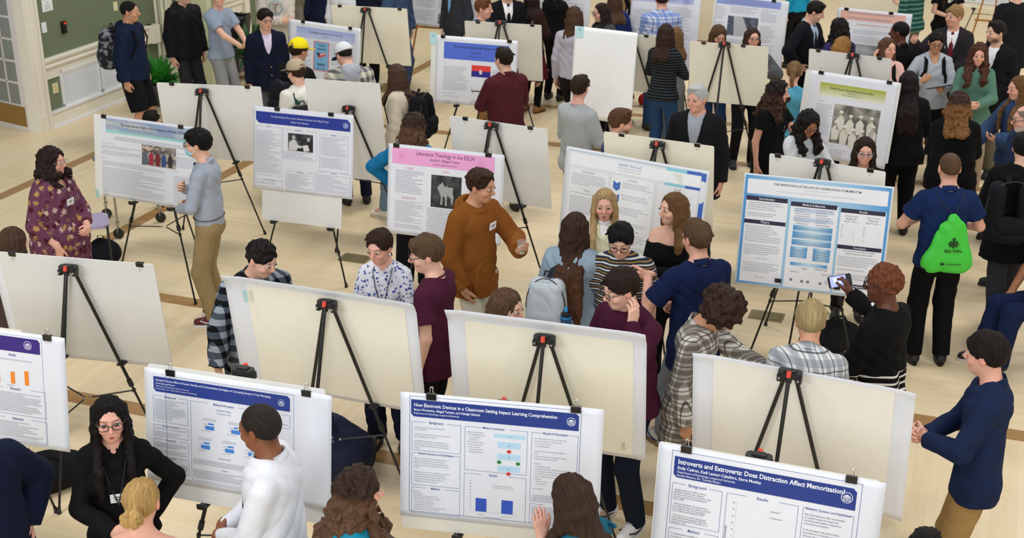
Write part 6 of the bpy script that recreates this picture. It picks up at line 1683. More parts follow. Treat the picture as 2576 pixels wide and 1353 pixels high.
G = P('person with long dark hair in brown sweater and maroon skirt', 1340, -8, 1.66, fa=150, sx='f', skin='fair', hair=('shoulder', '#241613', None), top=dict(kind='sweater', mat=c1('#33201e'), hem=.80), bottom=('leggings', BK), shoes=('#9a6a3c', '#5a3c20'), hid=False, aR='front')
q = Sdf(); T = G['T']; q.cap(T(0, 0, .50), T(0, 0, .95), .25 * G['s'], .175 * G['s'], k=.02, f0=True); q.warp = wrinkle(.008, 2); solid('skirt', q, .011, c1('#5a1426'), G['root'])
G = P('person with wavy brown hair striding in lavender grey shirt', 1445, 42, 1.76, fa=160, hf=178, w=1.0, skin='fair', hair=('bob', '#4a3424', '#6a4c34'), top=dict(kind='shirt', mat=c1('#b4b0be'), hem=.92), bottom=('pants', c1('#1c1816')), shoes=('#1a1614', '#141210'), hid=False, legs='walkL')
G = P('person in black top with white face mask reading papers', 1400, -30, 1.66, fa=150, sx='f', skin='fair', hair=('ponytail', '#5a4030', None), top=dict(kind='long', mat=BK), bottom=('slim', BK), aL='hold', aR='hold', mask=True)
G = P('person with dark hair and black glasses in grey leather jacket', 1512, 32, 1.68, fa=-60, hf=-72, pitch=6, sx='f', skin='fair', hair=('long', '#2a1c18', None), glasses='#1a1a1c', top=dict(kind='coat', mat=c1('#3c4044', rough=.45), hem=.85), bottom=('slim', BK))
G = P('person in royal blue sweater behind the black glasses', 1545, 2, 1.62, fa=-160, sx='f', skin='fair', hair=('shoulder', '#4a3020', '#7a5a3c'), w=1.1, top=dict(kind='sweater', mat=c1('#243268')), bottom=('slim', BK), aL='front')
G = P('person in black top with name badge gesturing right', 1570, -38, 1.70, fa=40, sx='f', skin='pink', hair=('long', '#8a6a48', '#b89468'), badge=(-.03, 1.27), top=dict(kind='long', mat=BK, v=(1.33, .06)), bottom=('slim', BK), aR='front', aL=('reach', dict(w=(.10, .40, 1.12))))
G = P('person in blue and white checked shirt seen from behind', 1665, -2, 1.80, fa=178, w=1.12, skin='pink', hair=('neat', '#3a2018', None), top=dict(kind='shirt', mat=cloth('tartan', ('#d8e2f6', '#5a80cc', '#2a4490'), .8), collar='shirt', hem=.84, infl=.022), bottom=('jeans', DEN), aL='front', aR='front', hid=False)
G = P('person with light brown hair in grey knit dress and ripped jeans', 1700, 92, 1.56, fa=-120, hf=160, sx='f', skin='fair', hair=('shoulder', '#7a5a3c', None), top=dict(kind='dress', mat=c1('#80858a'), hem=.62, sleeve=2), bottom=('slim', cloth('denim', ('#7c828a', '#5c626c'))), shoes=('#cfcac2', '#b8b2a8', '#ffffff'), hid=False, aR='hold', aL='front')
G = P('person with dark wavy hair in black striped sweater and jeans', 1675, 86, 1.72, fa=150, hf=172, pitch=12, sx='f', w=1.05, skin='fair', hair=('shoulder', '#33221a', None), top=dict(kind='long', mat=cloth('stripe', ('#17191c', '#4c545c'), .8), hem=.88), bottom=('jeans', cloth('denim', ('#34547e', '#22385c'))), shoes=('#2a3448', '#1a2030'), hid=False, aR='hold', aL='hold')
G = P('person with straight brown hair looking down behind cream board', 1808, 88, 1.62, fa=12, pitch=32, sx='f', skin='pink', hair=('shoulder', '#5a4230', None), top=dict(kind='long', mat=c1('#3c3c44')), bottom=('jeans', DEN), hid=False, aL='hold', aR='hold')
G = P('person with glasses and open mouth in grey cardigan', 1893, 96, 1.66, fa=5, hf=8, pitch=2, sx='f', w=1.12, lean=8, skin='pink', hair=('shoulder', '#3a281e', None), glasses='#6a5a54', mouth=1.0, top=dict(kind='coat', mat=c1('#5a5e62'), hem=.88), bottom=('slim', BK), shoes=('#2a2c34', '#1a1a1e'), hid=False, aL=('chest', dict(w=(.16, .22, 1.30))), aR='hip')
G = P('person in bright blue top cut off by the top edge', 2008, -88, 1.66, fa=-150, sx='f', skin='fair', hair=('shoulder', '#3a281e', None), top=dict(kind='long', mat=c1('#1f9ac4'), hem=.92), bottom=('slim', BK))
G = P('person with dark hair in black blazer and black tie looking down', 2052, 30, 1.78, fa=48, hf=68, pitch=22, skin='fair', hair=('short', '#1a1410', None), top=dict(kind='shirt', mat=c1('#b4c8e0'), collar='shirt', hem=.86), bottom=('pants', BK), tie='#101012', aL='front', aR='hip')
jacketed(G, '#17181f', 1.0, .085, .80, lap=False)
G = P('person with long black curly hair in purple top', 2110, 72, 1.66, fa=-165, hf=-150, sx='f', w=1.1, skin='med', hair=('longcurly', '#17100e', None), top=dict(kind='sweater', mat=cloth('floral', ('#3c3468', '#5a4c94', '#2a2450'), 1.2)), bottom=('slim', BK), aL='hold', aR='hold')
G = P('person with short curly ginger blond hair behind grey board', 2120, 118, 1.60, fa=130, hf=125, pitch=26, sx='f', skin='pink', hair=('bob', '#9a6e3c', '#c09858'), top=dict(kind='long', mat=cloth('sprig', ('#d8cccc', '#8a7a9a', '#b4707a'))), bottom=('slim', BK), aL='front', aR='front')
G = P('person in black polo and short black hair facing salmon poster', 2262, 82, 1.76, fa=-150, hf=-122, pitch=4, skin='dark', hair=('fade', '#0c0a09', None), top=dict(kind='polo', mat=c1('#0f0f11'), collar='polo'), bottom=('pants', BK))
G = P('person in green striped shirt and grey trousers at top edge', 2300, -72, 1.80, fa=-150, skin='fair', hair=('short', '#2a1e16', None), top=dict(kind='shirt', mat=cloth('stripe', ('#2c5a54', '#6a9c88', '#1c3c44'), 1.6), hem=.84, infl=.02), bottom=('pants', c1('#7a776c')), hid=False, shoes=('#5a4a3c', '#3a3028'), aR='hold')
G = P('person in black top with bare arms and badge at top edge', 2392, -58, 1.70, fa=0, sx='f', skin='fair', bare=True, hair=('long', '#2a1c18', None), badge=(-.02, 1.30), top=dict(kind='tee', mat=BK), bottom=('slim', BK), aL='clasp', aR='clasp')
G = P('person with sandy hair in dark jacket pointing with raised arm', 2400, 42, 1.78, fa=-22, hf=-58, pitch=0, skin='pink', hair=('messy', '#9a7a50', None), badge=(.10, 1.28), top=dict(kind='shirt', mat=c1('#f0f0f4'), collar='shirt'), bottom=('pants', c1('#4a3c30')), tie='#6c2030', mouth=.4, aR=('reach', dict(w=(.42, .28, 1.38), p=(.3, -.2, -1), c=.85)), aL='front')
jacketed(G, '#2b282e', 1.10, .08, .78)
G = P('person with wavy hair in pink t-shirt touching one ear', 2233, 122, 1.66, fa=-8, hf=22, pitch=2, sx='f', w=1.2, skin='pink', bare=True, hair=('shoulder', '#5a4030', '#a8835a'), top=dict(kind='tee', mat=c1('#e8bcb4')), bottom=('slim', BK), aR='ear', aL='front')
pack(G, 'backpack', 'black backpack worn over the pink t-shirt', BK)
G = P('person with cropped curls and glasses in pale grey V neck', 2355, 108, 1.70, fa=-6, hf=-10, pitch=10, sx='f', w=1.22, skin='olive', hair=('curltop', '#15100e', None), glasses='#3a3230', top=dict(kind='long', mat=c1('#b2bac4'), v=(1.31, .06), hem=.88), bottom=('slim', BK), hid=False, aR=('chest', dict(w=(.16, .28, 1.24))), aL='hold')
pack(G, 'backpack', 'black backpack worn over the pale grey V neck', BK)
phone(G, 'L', 'flat grey tablet held against the pale grey V neck', '#30383c', size=(.25, .18, .010), name='tablet', cat='tablet', dz=.01)
G = P('person with long auburn hair and fringe in green sweatshirt', 2462, 138, 1.66, fa=-16, hf=-14, pitch=6, sx='f', w=1.12, skin='pink', hair=('longcurly_28', '#4c2c20', None), top=dict(kind='sweater', mat=c1('#5a8272'), hem=.82), bottom=('wide', c1('#a09080')), hid=False, aL='clasp', aR='clasp')
G = P('bearded person with dark hair in black suit', 2505, 82, 1.78, fa=-40, hf=-72, pitch=4, skin='fair', hair=('short', '#1c1410', None), beard='#2a1c16', top=dict(kind='shirt', mat=c1('#e8ecf4'), collar='shirt'), bottom=('pants', c1('#6a6456')))
jacketed(G, '#17171b', 1.12, .07, .76)
G = P('person in black at the top right corner of the room', 2560, -20, 1.80, fa=170, skin='fair', hair=('short', '#1c1410', None), top=dict(kind='coat', mat=c1('#1c1c20'), hem=.7), bottom=('pants', BK), hid=False)
G = P('person with long light brown hair in blue jacket holding a pen', 2562, 222, 1.70, fa=-70, hf=-78, pitch=8, sx='f', skin='pink', hair=('long', '#6a4a2c', '#8a6a44'), top=dict(kind='coat', mat=c1('#34486c'), hem=.84), bottom=('jeans', DDEN), aR=('hold', dict(w=(.10, .40, 1.10))), aL='hold', hid=False)
t = in_hand(G, 'R', 'pen', 'blue pen held by the person with light brown hair', 'pen'); m = MB(); m.tube([(.03, -.06, .0), (.04, .08, .02)], .0055, 8); m.build('barrel', M('#5a78c8', .3), t)
G = P('person with black tied hair in black top walking off right', 2612, 372, 1.76, fa=168, skin='fair', hair=('messy', '#0f0e10', None), top=dict(kind='coat', mat=BK), bottom=('pants', c1('#34353a')), shoes=('#232428', '#1a1a1c'), hid=False, legs='walk', aL='front', aR='front')
G['root'].location.x -= .12
pack(G, 'backpack', 'big black backpack with grey handle at the right edge', c1('#1a1c20'), (.40, .26, .54), z=1.20, x=-.08)
G = P('person with grey beard and glasses at the right edge', 2578, 300, 1.74, fa=-85, hf=-88, pitch=6, skin='pink', hair=('balding', '#8a7a70', None), glasses='#3a3a40', beard='#c8c4c0', top=dict(kind='coat', mat=c1('#22304e')), bottom=('pants', BK))
# ---- middle right
G = P('person in navy polo shirt with green drawstring bag on back', 2388, 424, 1.76, fa=176, hf=178, w=1.06, skin='pink', hair=('buzz', '#5a4230', None), bare=True, top=dict(kind='polo', mat=c1('#182a56'), collar='polo', hem=.86), bottom=('pants', c1('#0d0d10')), shoes=('#141416', '#101012'), hid=False, aL=('front', dict(w=(.12, .24, 1.16))), aR=('front', dict(w=(.12, .24, 1.12))))
T, s = G['T'], G['s']
t = empty('drawstring_bag'); t.matrix_world = Matrix.Translation(G['root'].location) @ Matrix.Rotation(G['root'].rotation_euler[2], 4, 'Z'); tag(t, 'bright green drawstring bag on the navy polo shirt', 'bag')
q = Sdf(); bk = -(G['ch'] * G['dch'] + .05)
for (x0, z0, x1, z1, r0, r1) in ((-.10, .93, .14, .93, .055, .055), (-.08, .96, -.02, 1.20, .075, .05), (.10, .96, .06, 1.22, .085, .055), (.02, 1.0, .03, 1.31, .08, .015)): q.cap(T(x0, bk, z0), T(x1, bk, z1), r0 * s, r1 * s, k=.05, sq=(G['Yt'], .5))
q.warp = wrinkle(.006, .4)
solid('bag_body', q, .007, M('#3cc63a', .5), t)
for g in (-1, 1):
    m = MB(); m.tube([T(.03, bk + .01, 1.31), T(g * .07, bk + .03, 1.42), T(g * .11, -.06, 1.475), T(g * .12, .02, 1.47), T(g * .15, .10, 1.35), T(g * .175, .02, 1.10), T(g * .12 + .02, bk + .02, .92)], .004, 6); m.build('drawcord', M('#1a2238', .6), t, True)
def bagtext(t, items, col='#0f3a14'):
    for (st_, x, z, sz) in items:
        letters('lettering', st_, sz, t, tuple(T(x, bk - .068, z)), (math.pi / 2 - .05, 0, 0), col, sz * .03)
m = MB(); c_ = T(.035, bk - .058, 1.11)
for k in range(8): a = k * .785; m.box(c_ + np.array([.03 * math.cos(a), 0, .022 * math.sin(a)]), (.018, .006, .014), rotm('Y', -a))
m.box(c_, (.03, .006, .02)); m.box(c_ + np.array([0, 0, .04]), (.022, .006, .018)); m.build('print_emblem', M('#0f3a14', .6), t)
m = MB(); m.box(T(-.03, bk - .06, .945), (.03, .006, .018), None, 0, .006); m.build('print_mark', M('#0f3a14', .6), t)
bagtext(t, [('BIG WIN', .035, 1.045, .034), ('LONGWOOD', .055, .940, .018)])
G = P('person with long dark hair all in black seen from behind', 2285, 208, 1.68, fa=172, hf=178, sx='f', w=1.08, skin='fair', hair=('long', '#1c1214', '#2a1a18'), top=dict(kind='coat', mat=c1('#0e0e10'), hem=.80), bottom=('pants', c1('#0c0c0e')), shoes=('#181414', '#120f0f'), hid=False, aL='front', aR='front')
G = P('person with curly light ended hair in black sweater and maroon trousers', 2412, 262, 1.66, fa=160, hf=170, sx='f', w=1.32, skin='fair', hair=('longcurly_22', '#3a2620', '#7a5430'), top=dict(kind='sweater', mat=c1('#0f0f11'), hem=.78), bottom=('pants', c1('#6a1620')), shoes=('#241a16', '#181210'), hid=False, aL='front', aR='front')
m = MB(); m.tube([G['Hd'](-.09, -.04, -.09), G['Hd'](-.092, -.04, -.105)], .009, 8); m.build('earring', M('#f0d090', .15, .9), G['root'])
G = P('person with wavy dark hair in black short sleeved dress', 1958, 232, 1.64, fa=38, hf=68, pitch=6, sx='f', w=1.12, skin='pink', bare=True, hair=('longcurly_22', '#1f1512', '#3a261c'), badge=(-.085, 1.26), top=dict(kind='dress', mat=c1('#0f0f12'), hem=.52, sleeve=.5), bottom=None, shoes=('#101012', '#0c0c0e'), hid=False, aL=('clasp', dict(w=(.02, .34, 1.18))), aR='down')
G = P('person with blond ponytail in light blue sleeveless top', 1998, 182, 1.64, fa=140, hf=165, sx='f', skin='pink', bare=True, hair=('ponytail', '#7a5c3c', '#4a3020'), top=dict(kind='vest', mat=c1('#5aa8c4'), hem=.6, infl=.02), bottom=('slim', BK), aL='front', aR='front')
G = P('person with big dark curls and glasses in white sweatshirt', 2034, 312, 1.64, fa=22, hf=14, pitch=26, sx='f', skin='med', hair=('longcurly_22', '#120d0c', None), glasses='#3a2c24', top=dict(kind='sweater', mat=c1('#d8dade'), collar='crew'), bottom=('slim', BK), aR=('hold', dict(w=(-.02, .30, 1.10))), aL=('hold', dict(w=(.10, .36, 1.14))))
phone(G, 'L', 'black phone held above the grey board by dark curls', '#15171c', size=(.075, .15, .009))
t = in_hand(G, 'R', 'water_bottle', 'white water bottle with black lid held against the sweatshirt', 'bottle')
Mi = t.matrix_world.copy(); loc = Mi.translation + Vector((-.03, 0, .02)); t.matrix_world = Matrix.Translation(loc)
m = MB(); m.lathe([(.034, -.13), (.037, -.12), (.037, .06), (.028, .085)], n=18); m.build('flask', M('#eef0f2', .35), t, True)
m = MB(); m.lathe([(.029, .085), (.030, .12), (.018, .135), (.016, .15)], n=16); m.tube([(-.016, 0, .14), (0, 0, .165), (.016, 0, .14)], .005, 6); m.build('lid', M('#141416', .4), t, True)
G = P('person with long dark brown hair and clear glasses in olive top', 2175, 380, 1.64, fa=-8, hf=-8, pitch=8, sx='f', skin='pink', hair=('long', '#2a1c16', None), glasses='#6a7a94', top=dict(kind='long', mat=cloth('camo', ('#15160f', '#4a4a30')), v=(1.33, .07)), bottom=('slim', BK))
# ---- middle
G = P('person in maroon quarter zip holding phone at Serbian poster', 1267, 150, 1.76, fa=-158, hf=-140, pitch=6, w=1.04, skin='fair', hair=('neat', '#241a14', None), top=dict(kind='sweater', mat=c1('#4e2029'), collar='turtle', hem=.86), bottom=('pants', c1('#b0a088')), hid=False, aL='hold', aR=('hold', dict(w=(.10, .34, 1.12))))
phone(G, 'L', 'dark phone in the hand of the maroon quarter zip', '#2c3448')
G = P('person with short dark hair in heather grey sweatshirt', 1458, 222, 1.74, fa=140, hf=155, pitch=4, w=.92, skin='pink', hair=('neat', '#2c1e16', None), top=dict(kind='sweater', mat=c1('#aeb2b4'), collar='crew', hem=.84), bottom=('pants', BK), hid=False, aL='front', aR='front')
G = P('bearded person with glasses in blue patterned shirt behind board', 1562, 308, 1.68, fa=85, hf=98, pitch=8, w=1.1, skin='pink', hair=('short', '#5a3c28', None), glasses='#3a3230', beard='#5a3c28', top=dict(kind='shirt', mat=cloth('floral', ('#34426c', '#7a5a8a', '#a8485a', '#20284a')), collar='shirt'), bottom=('pants', BK))
G = P('person with white hair in black blazer and open grey shirt', 1753, 248, 1.80, fa=-22, hf=-38, pitch=6, w=1.14, skin='pink', hair=('neat', '#c4c4c6', None), top=dict(kind='shirt', mat=cloth('tartan', ('#b4bac2', '#9aa2ae', '#8890a0'), .3), collar='shirt'), bottom=('pants', c1('#3c3e44')), hid=False)
jacketed(G, '#19191c', 1.06, .085, .72)
G = P('person in brown hooded sweatshirt and off white trousers', 1210, 468, 1.80, fa=42, hf=62, pitch=12, w=.90, skin='tan', hair=('short', '#3a2418', None), badge=(-.07, 1.33), hid=False, top=dict(kind='hoodie', mat=c1('#85501f'), collar='hood', hem=.80), bottom=('pants', c1('#cfcabb')), shoes=('#d8d4ca', '#cfcabb', '#ffffff'), aR='pocket', aL=('hold', dict(w=(.14, .34, 1.18), c=.6)))
q = Sdf(); T, s = G['T'], G['s']; q.cap(T(0, G['ch'] * G['dch'] + .022, .90), T(0, G['ch'] * G['dch'] + .022, .98), .115 * s, .085 * s, k=.02, sq=(G['Yt'], .28)); q.warp = wrinkle(.003, 1); solid('front_pocket', q, .007, c1('#85501f'), G['root'])
m = MB(); m.box(T(-.075, G['ch'] * G['dch'] + .062, .985), (.022, .003, .032), rotm('Z', .2)); m.build('cloth_label', M('#b8b4b0', .7), G['root'])
t = in_hand(G, 'L', 'plastic_cup', 'clear plastic cup of pale drink held by brown sweatshirt', 'cup'); Mi = t.matrix_world.copy(); t.matrix_world = Matrix.Translation(Mi.translation)
mt, nt, bs = newmat('clear_plastic'); bs.inputs['Transmission Weight'].default_value = .9; bs.inputs['Roughness'].default_value = .08; bs.inputs['IOR'].default_value = 1.15; bs.inputs['Base Color'].default_value = (.95, .97, .97, 1)
m = MB(); m.lathe([(.024, -.045), (.036, .055), (.034, .055), (.023, -.042)], n=20); m.build('cup', mt, t, True)
m = MB(); m.lathe([(.0225, -.042), (.0285, .010)], n=18); m.build('drink', M('#dfe6b8', .2), t, True)
# ---- left
G = P('person with short dark hair and blue face mask in grey shirt', 498, 362, 1.72, fa=-95, hf=-92, pitch=4, skin='fair', hair=('mop', '#0f0d0e', None), glasses='#15151a', mask=True, hid=False, top=dict(kind='shirt', mat=cloth('stripe', ('#aab2c0', '#9ca6b8'), .2), collar='shirt', hem=.93, cuff=c1('#aab2c0')), tie='#161f42', bottom=('pants', c1('#9a8660')), shoes=('#5c1620', '#dcdcdc', '#e8e8e8', '#e8e8e8'), aR=('chest', dict(w=(.02, .21, 1.22))), aL='front', badge=(.09, 1.32))
m = MB(); m.tube([G['T'](G['hp'] * math.cos(a) * 1.02, G['hp'] * .74 * math.sin(a) * 1.02, 1.0) for a in np.linspace(0, 2 * math.pi, 25)], .018, 6, caps=False, flat=.3); m.build('belt', M('#3a2a1c', .5), G['root'])
G = P('person with dark wavy hair in burgundy floral dress', 132, 408, 1.68, fa=72, hf=78, pitch=2, sx='f', w=1.42, skin='pink', hair=('longcurly_12', '#241614', None), glasses='#b8a898', badge=(.02, 1.31), hid=False, bare=True, top=dict(kind='dress', mat=cloth('floral', ('#6a3f56', '#b88f58', '#c8b0a6', '#4a1420'), .72), hem=.30, sleeve=1.35 + .3, v=(1.36, .07), infl=.024), bottom=None, shoes=('#1a1616', '#141212'), aL='front', aR=('down', dict(w=(.20, .16, .98))))
G = P('person with dark hair mostly hidden behind the cloudy poster', 380, 305, 1.62, fa=170, legs='floor', skin='fair', hair=('short', '#15110f', None), top=dict(kind='tee', mat=BK), bottom=('pants', BK))
G = P('person with straight brown hair at the left frame edge', 34, 612, 1.62, fa=160, hf=150, sx='f', skin='pink', hair=('shoulder', '#4a3426', '#5c4232'), top=dict(kind='long', mat=c1('#4a3c3c')), bottom=('slim', BK))
G = P('person with black curls in grey checked flannel looking down', 658, 652, 1.72, fa=30, hf=58, pitch=24, lean=6, w=1.06, skin='fair', hair=('curltop', '#15100e', None), top=dict(kind='coat', mat=cloth('plaid', ('#9aa4b0', '#4a525e', '#14161a'), 1.0), hem=.72, collar='shirt', infl=.028), bottom=('jeans', c1('#1c1e24')), aL='front', aR=('down', dict(w=(.32, .06, .90))), hid=False, shoes=('#26282c', '#1c1c1e'))
G = P('person with short brown hair in white shirt with blue sprigs', 955, 622, 1.66, fa=-8, hf=-26, pitch=14, sx='f', skin='pink', hair=('pixie', '#33211a', None), earring=True, lanyard='#2a3248', top=dict(kind='shirt', mat=cloth('sprig', ('#e4e6f0', '#3a4690', '#5a6cb8'), .72), collar='shirt', v=(1.38, .045)), bottom=('pants', c1('#1c2138')), shoes=('#4c4e46', '#34362e', '#8a8c84'), hid=False, aL='front', aR='front')
G = P('person with tousled brown hair and glasses in maroon t-shirt', 1072, 640, 1.76, fa=-112, hf=-82, pitch=10, skin='fair', hair=('mop', '#5a4430', None), glasses='#15151a', bare=True, hid=False, top=dict(kind='tee', mat=c1('#4c1e34'), collar='crew', hem=.80), bottom=('pants', c1('#15151a')), aL='down', aR='front')
G = P('person with long dark blond hair behind the devices board', 1276, 772, 1.62, fa=50, hf=62, pitch=14, sx='f', skin='fair', hair=('shoulder', '#5a4230', None), top=dict(kind='long', mat=c1('#7a6a5c')), bottom=('slim', BK))
G = P('person with very long brown hair in light denim jacket', 1448, 575, 1.68, fa=165, hf=158, pitch=6, sx='f', skin='fair', hair=('long_62', '#3a251c', '#6a4630'), top=dict(kind='coat', mat=cloth('denim', ('#a3b4c2', '#7e94a8')), collar='shirt', hem=.78, infl=.038), bottom=('jeans', DDEN), aL='front', aR='front')
T = G['T']
t = pack(G, 'backpack', 'pale grey backpack hanging off the denim jacket', c1('#c2cbd2'), (.30, .20, .48), z=1.12, x=-.14, strapmat=c1('#2c3036'), pocket=c1('#b0b8c0'))
t = empty('sports_bottle'); t.matrix_world = Matrix.Translation(Vector(G['root'].location)) @ Matrix.Rotation(G['root'].rotation_euler[2], 4, 'Z') @ Matrix.Translation(Vector(T(.02, -.30, 1.02))); tag(t, 'blue sports bottle in the side pocket of grey backpack', 'bottle')
m = MB(); m.lathe([(.034, -.10), (.037, -.09), (.037, .06), (.033, .07)], n=18); m.build('bottle_body', M('#27557c', .25), t, True)
m = MB(); m.lathe([(.038, .055), (.038, .068)], n=18); m.lathe([(.012, .10), (.012, .125), (.009, .13)], n=12); m.build('blue_ring', M('#2f9ae0', .35), t, True)
m = MB(); m.lathe([(.036, .068), (.034, .088), (.016, .102)], n=18); m.build('cap', M('#15171a', .4), t, True)
G = P('blond person speaking in cream knit vest over white shirt', 1521, 515, 1.66, fa=-4, hf=-6, pitch=4, sx='f', skin='pink', hair=('long', '#b09468', '#e0cc98'), mouth=1.0, top=dict(kind='long', mat=c1('#f0eef0'), collar='turtle'), bottom=('slim', BK), aL='cross', aR='front')
wear_top(G, kind='vest', mat=c1('#e6e4c4'), v=(1.34, .05), hem=.92, sleeve=.12)
G = P('person with brown hair clipped up in black off shoulder top', 1692, 525, 1.70, fa=-22, hf=-62, pitch=2, sx='f', w=1.08, skin='fair', hair=('shoulder', '#6a4c30', '#8a6a44'), top=dict(kind='off', mat=c1('#101012')), bottom=('slim', BK), aL='cross', aR='cross')
m = MB(); m.tube([G['Hd'](-.02, -.12, .01), G['Hd'](.02, -.125, -.02), G['Hd'](.0, -.11, -.05)], .018, 8); m.build('hair_claw', M('#2a1a16', .4), G['root'], True)
G = P('person in navy polo seen from behind with arm out', 1752, 600, 1.78, fa=-158, hf=-150, pitch=4, w=1.06, skin='pink', hair=('neat', '#5a4430', None), bare=True, hid=False, top=dict(kind='polo', mat=c1('#142044'), collar='polo', hem=.74, sleeve=.75), bottom=('slim', c1('#7a828c')), shoes=('#cfccc4', '#8a6a48', '#e8e4dc', '#1c2c5c'), aL=('reach', dict(w=(.24, .24, 1.34), p=(.6, -.6, -1), d=(1, .3, .0), c=.6)), aR='front', legs='walkL')
G = P('person with black hair and glasses in striped t-shirt', 1562, 606, 1.67, fa=-12, hf=-12, pitch=20, w=1.08, skin='fair', hair=('messy', '#0f0d0e', None), glasses='#2a2426', bare=True, top=dict(kind='tee', mat=cloth('stripe', ('#2b3144', '#d8d8d2', '#a8843c'), 1.0), collar='crew', hem=.84, infl=.02), bottom=('jeans', DDEN))
G = P('person with wavy dark hair and round glasses in burgundy shirt', 1562, 728, 1.80, fa=-48, hf=-66, pitch=14, w=1.16, skin='fair', hair=('messy', '#2a1c16', None), glasses='#1a1a1c', badge=(.03, 1.33), hid=False, top=dict(kind='shirt', mat=c1('#45182e'), collar='shirt', infl=.02, hem=.84), bottom=('jeans', cloth('denim', ('#1e2636', '#121826'))), shoes=('#e6e6e6', '#d8d8d8', '#ffffff', '#20242c'), aL=('ear', dict(w=(.135, .12, 1.47))), aR='front')
G = P('person with big brown curls bending in brown plaid shirt', 1812, 786, 1.70, fa=62, hf=62, pitch=46, lean=6, skin='olive', hair=('afro', '#33211a', None), top=dict(kind='coat', mat=cloth('tartan', ('#dcd8d0', '#4a3a34', '#181212'), .6), collar='shirt', hem=.66, infl=.020), bottom=('jeans', DDEN), aL='reach', aR='down', hid=False)
G = P('person with tousled blond hair in white and grey plaid shirt', 2038, 810, 1.73, fa=160, hf=175, pitch=20, lean=18, skin='tan', hair=('messy', '#a89468', None), top=dict(kind='shirt', mat=cloth('tartan', ('#e2e4e6', '#8a929c', '#30383e'), .7), collar='shirt', infl=.02), bottom=('pants', BK), aL='front', aR='front', bare=True)
G = P('person with reddish curls taking a photo in black striped sweater', 2222, 716, 1.78, fa=-135, hf=-112, pitch=4, skin='dark', hair=('curltop', '#6a3c24', None), glasses='#2a2a2c', hid=False, top=dict(kind='sweater', mat=cloth('rows', ('#121214', '#e4e4e4')), hem=.82), bottom=('pants', BK), aR=('raise', dict(w=(.30, .42, 1.36), d=(.0, .35, .75), n=(-.2, .9, -.3))), aL='front')
m = MB(); j = G['J']['R']; v_ = j['W'] - j['E']
for f in (.05, .22, .38): c_ = j['E'] + v_ * f; dd = nrm(v_); m.tube([c_ - dd * .010, c_ + dd * .010], .066 * (1 - f * .25), 14)
m.build('sleeve_stripe', M('#e6e6e6', .8), G['root'], True)
m = MB(); T = G['T']; xx = .12
for k, (r_, z_) in enumerate(((.028, 1.03), (.028, 1.03), (.02, 1.0))): pass
hp_ = [(-.10, .135, 1.045), (-.075, .15, 1.065), (-.05, .158, 1.045), (-.075, .152, .995)]
m.tube([T(.06, .165, 1.10), T(.075, .163, 1.075), T(.06, .166, 1.04)], [.018, .022, .005], 8, flat=.4); m.tube([T(.095, .155, 1.10), T(.085, .160, 1.075), T(.062, .166, 1.04)], [.016, .020, .004], 8, flat=.4); m.build('heart_patch', M('#c41c24', .7), G['root'], True)
t = in_hand(G, 'R', 'phone', 'phone with lit screen photographing the momentum poster', 'phone')
Xp = nrm([1, .12, .14]); Np = nrm([-.15, -.9, .42]); Np = nrm(Np - Xp * (Np @ Xp)); Yp = np.cross(Np, Xp); pp = np.array(t.matrix_world.translation) + np.array([-.02, -.01, .015])
t.matrix_world = Matrix(((Xp[0], Yp[0], Np[0], pp[0]), (Xp[1], Yp[1], Np[1], pp[1]), (Xp[2], Yp[2], Np[2], pp[2]), (0, 0, 0, 1)))
m = MB(); m.box((0, 0, 0), (.155, .078, .009), None, 0, .008); m.build('case', M('#101114', .3), t)
m = MB(); m.box((-.012, 0, .005), (.105, .070, .001)); m.build('screen', M('#98a2e0', .2, emit=.8), t, label='lit lavender screen')
m = MB(); m.box((-.03, .008, .0058), (.02, .03, .001)); m.box((-.01, -.01, .0058), (.03, .02, .001)); m.build('screen_image', M('#d8daf2', .2, emit=.8), t)
# ---- front
G = P('person with long black hair and glasses in black shirt with badge', 276, 1054, 1.66, fa=14, hf=18, pitch=2, sx='f', w=1.0, skin='pink', hair=('long_34', '#120d0e', '#241614'), glasses='#1e222c', mouth=.45, badge=(.0, 1.20), lanyard='#2a2a2c', top=dict(kind='shirt', mat=c1('#111113'), collar='shirt', v=(1.38, .05), infl=.016), bottom=('slim', BK), aL=('hip', dict(w=(.17, -.04, .98))), aR='front')
G = P('person with blond hair tied in a low bun seen from behind', 358, 1262, 1.62, fa=176, hf=176, pitch=2, sx='f', skin='pink', hair=('bun', '#b8945c', None), top=dict(kind='off', mat=c1('#b0a8a0')), bottom=('slim', BK))
G = P('person with cropped greying hair in white shirt and black tie', 654, 1078, 1.78, fa=-92, hf=-114, pitch=6, w=1.16, skin='brown', hair=('fade', '#2a221e', None), top=dict(kind='shirt', mat=c1('#e6e8f0'), collar='shirt', infl=.015), tie='#15161a', bottom=('pants', BK), aL='front', aR='front')
G = P('person with long curly brown hair in bright teal jacket', 906, 1236, 1.62, fa=100, hf=106, pitch=6, sx='f', w=1.08, skin='pink', hair=('longcurly', '#33221a', '#5c4230'), badge=(.02, 1.26), top=dict(kind='coat', mat=c1('#0f7f9c', rough=.5), collar='shirt', hem=.84), bottom=('slim', BK), aL='front', aR='front')
G = P('person with long straight brown hair gesturing in teal ruffled top', 1436, 1252, 1.62, fa=-128, hf=-140, pitch=20, sx='f', skin='pink', hair=('long', '#3c2a20', '#5c4434'), top=dict(kind='tee', mat=c1('#1f6078'), infl=.018, sleeve=.5), bare=True, bottom=('slim', BK), aL=('raise', dict(w=(.05, .20, 1.38), d=(-.1, .25, 1), n=(-.6, .9, .2), c=.12)), aR='front')
q = Sdf(); T, s = G['T'], G['s']
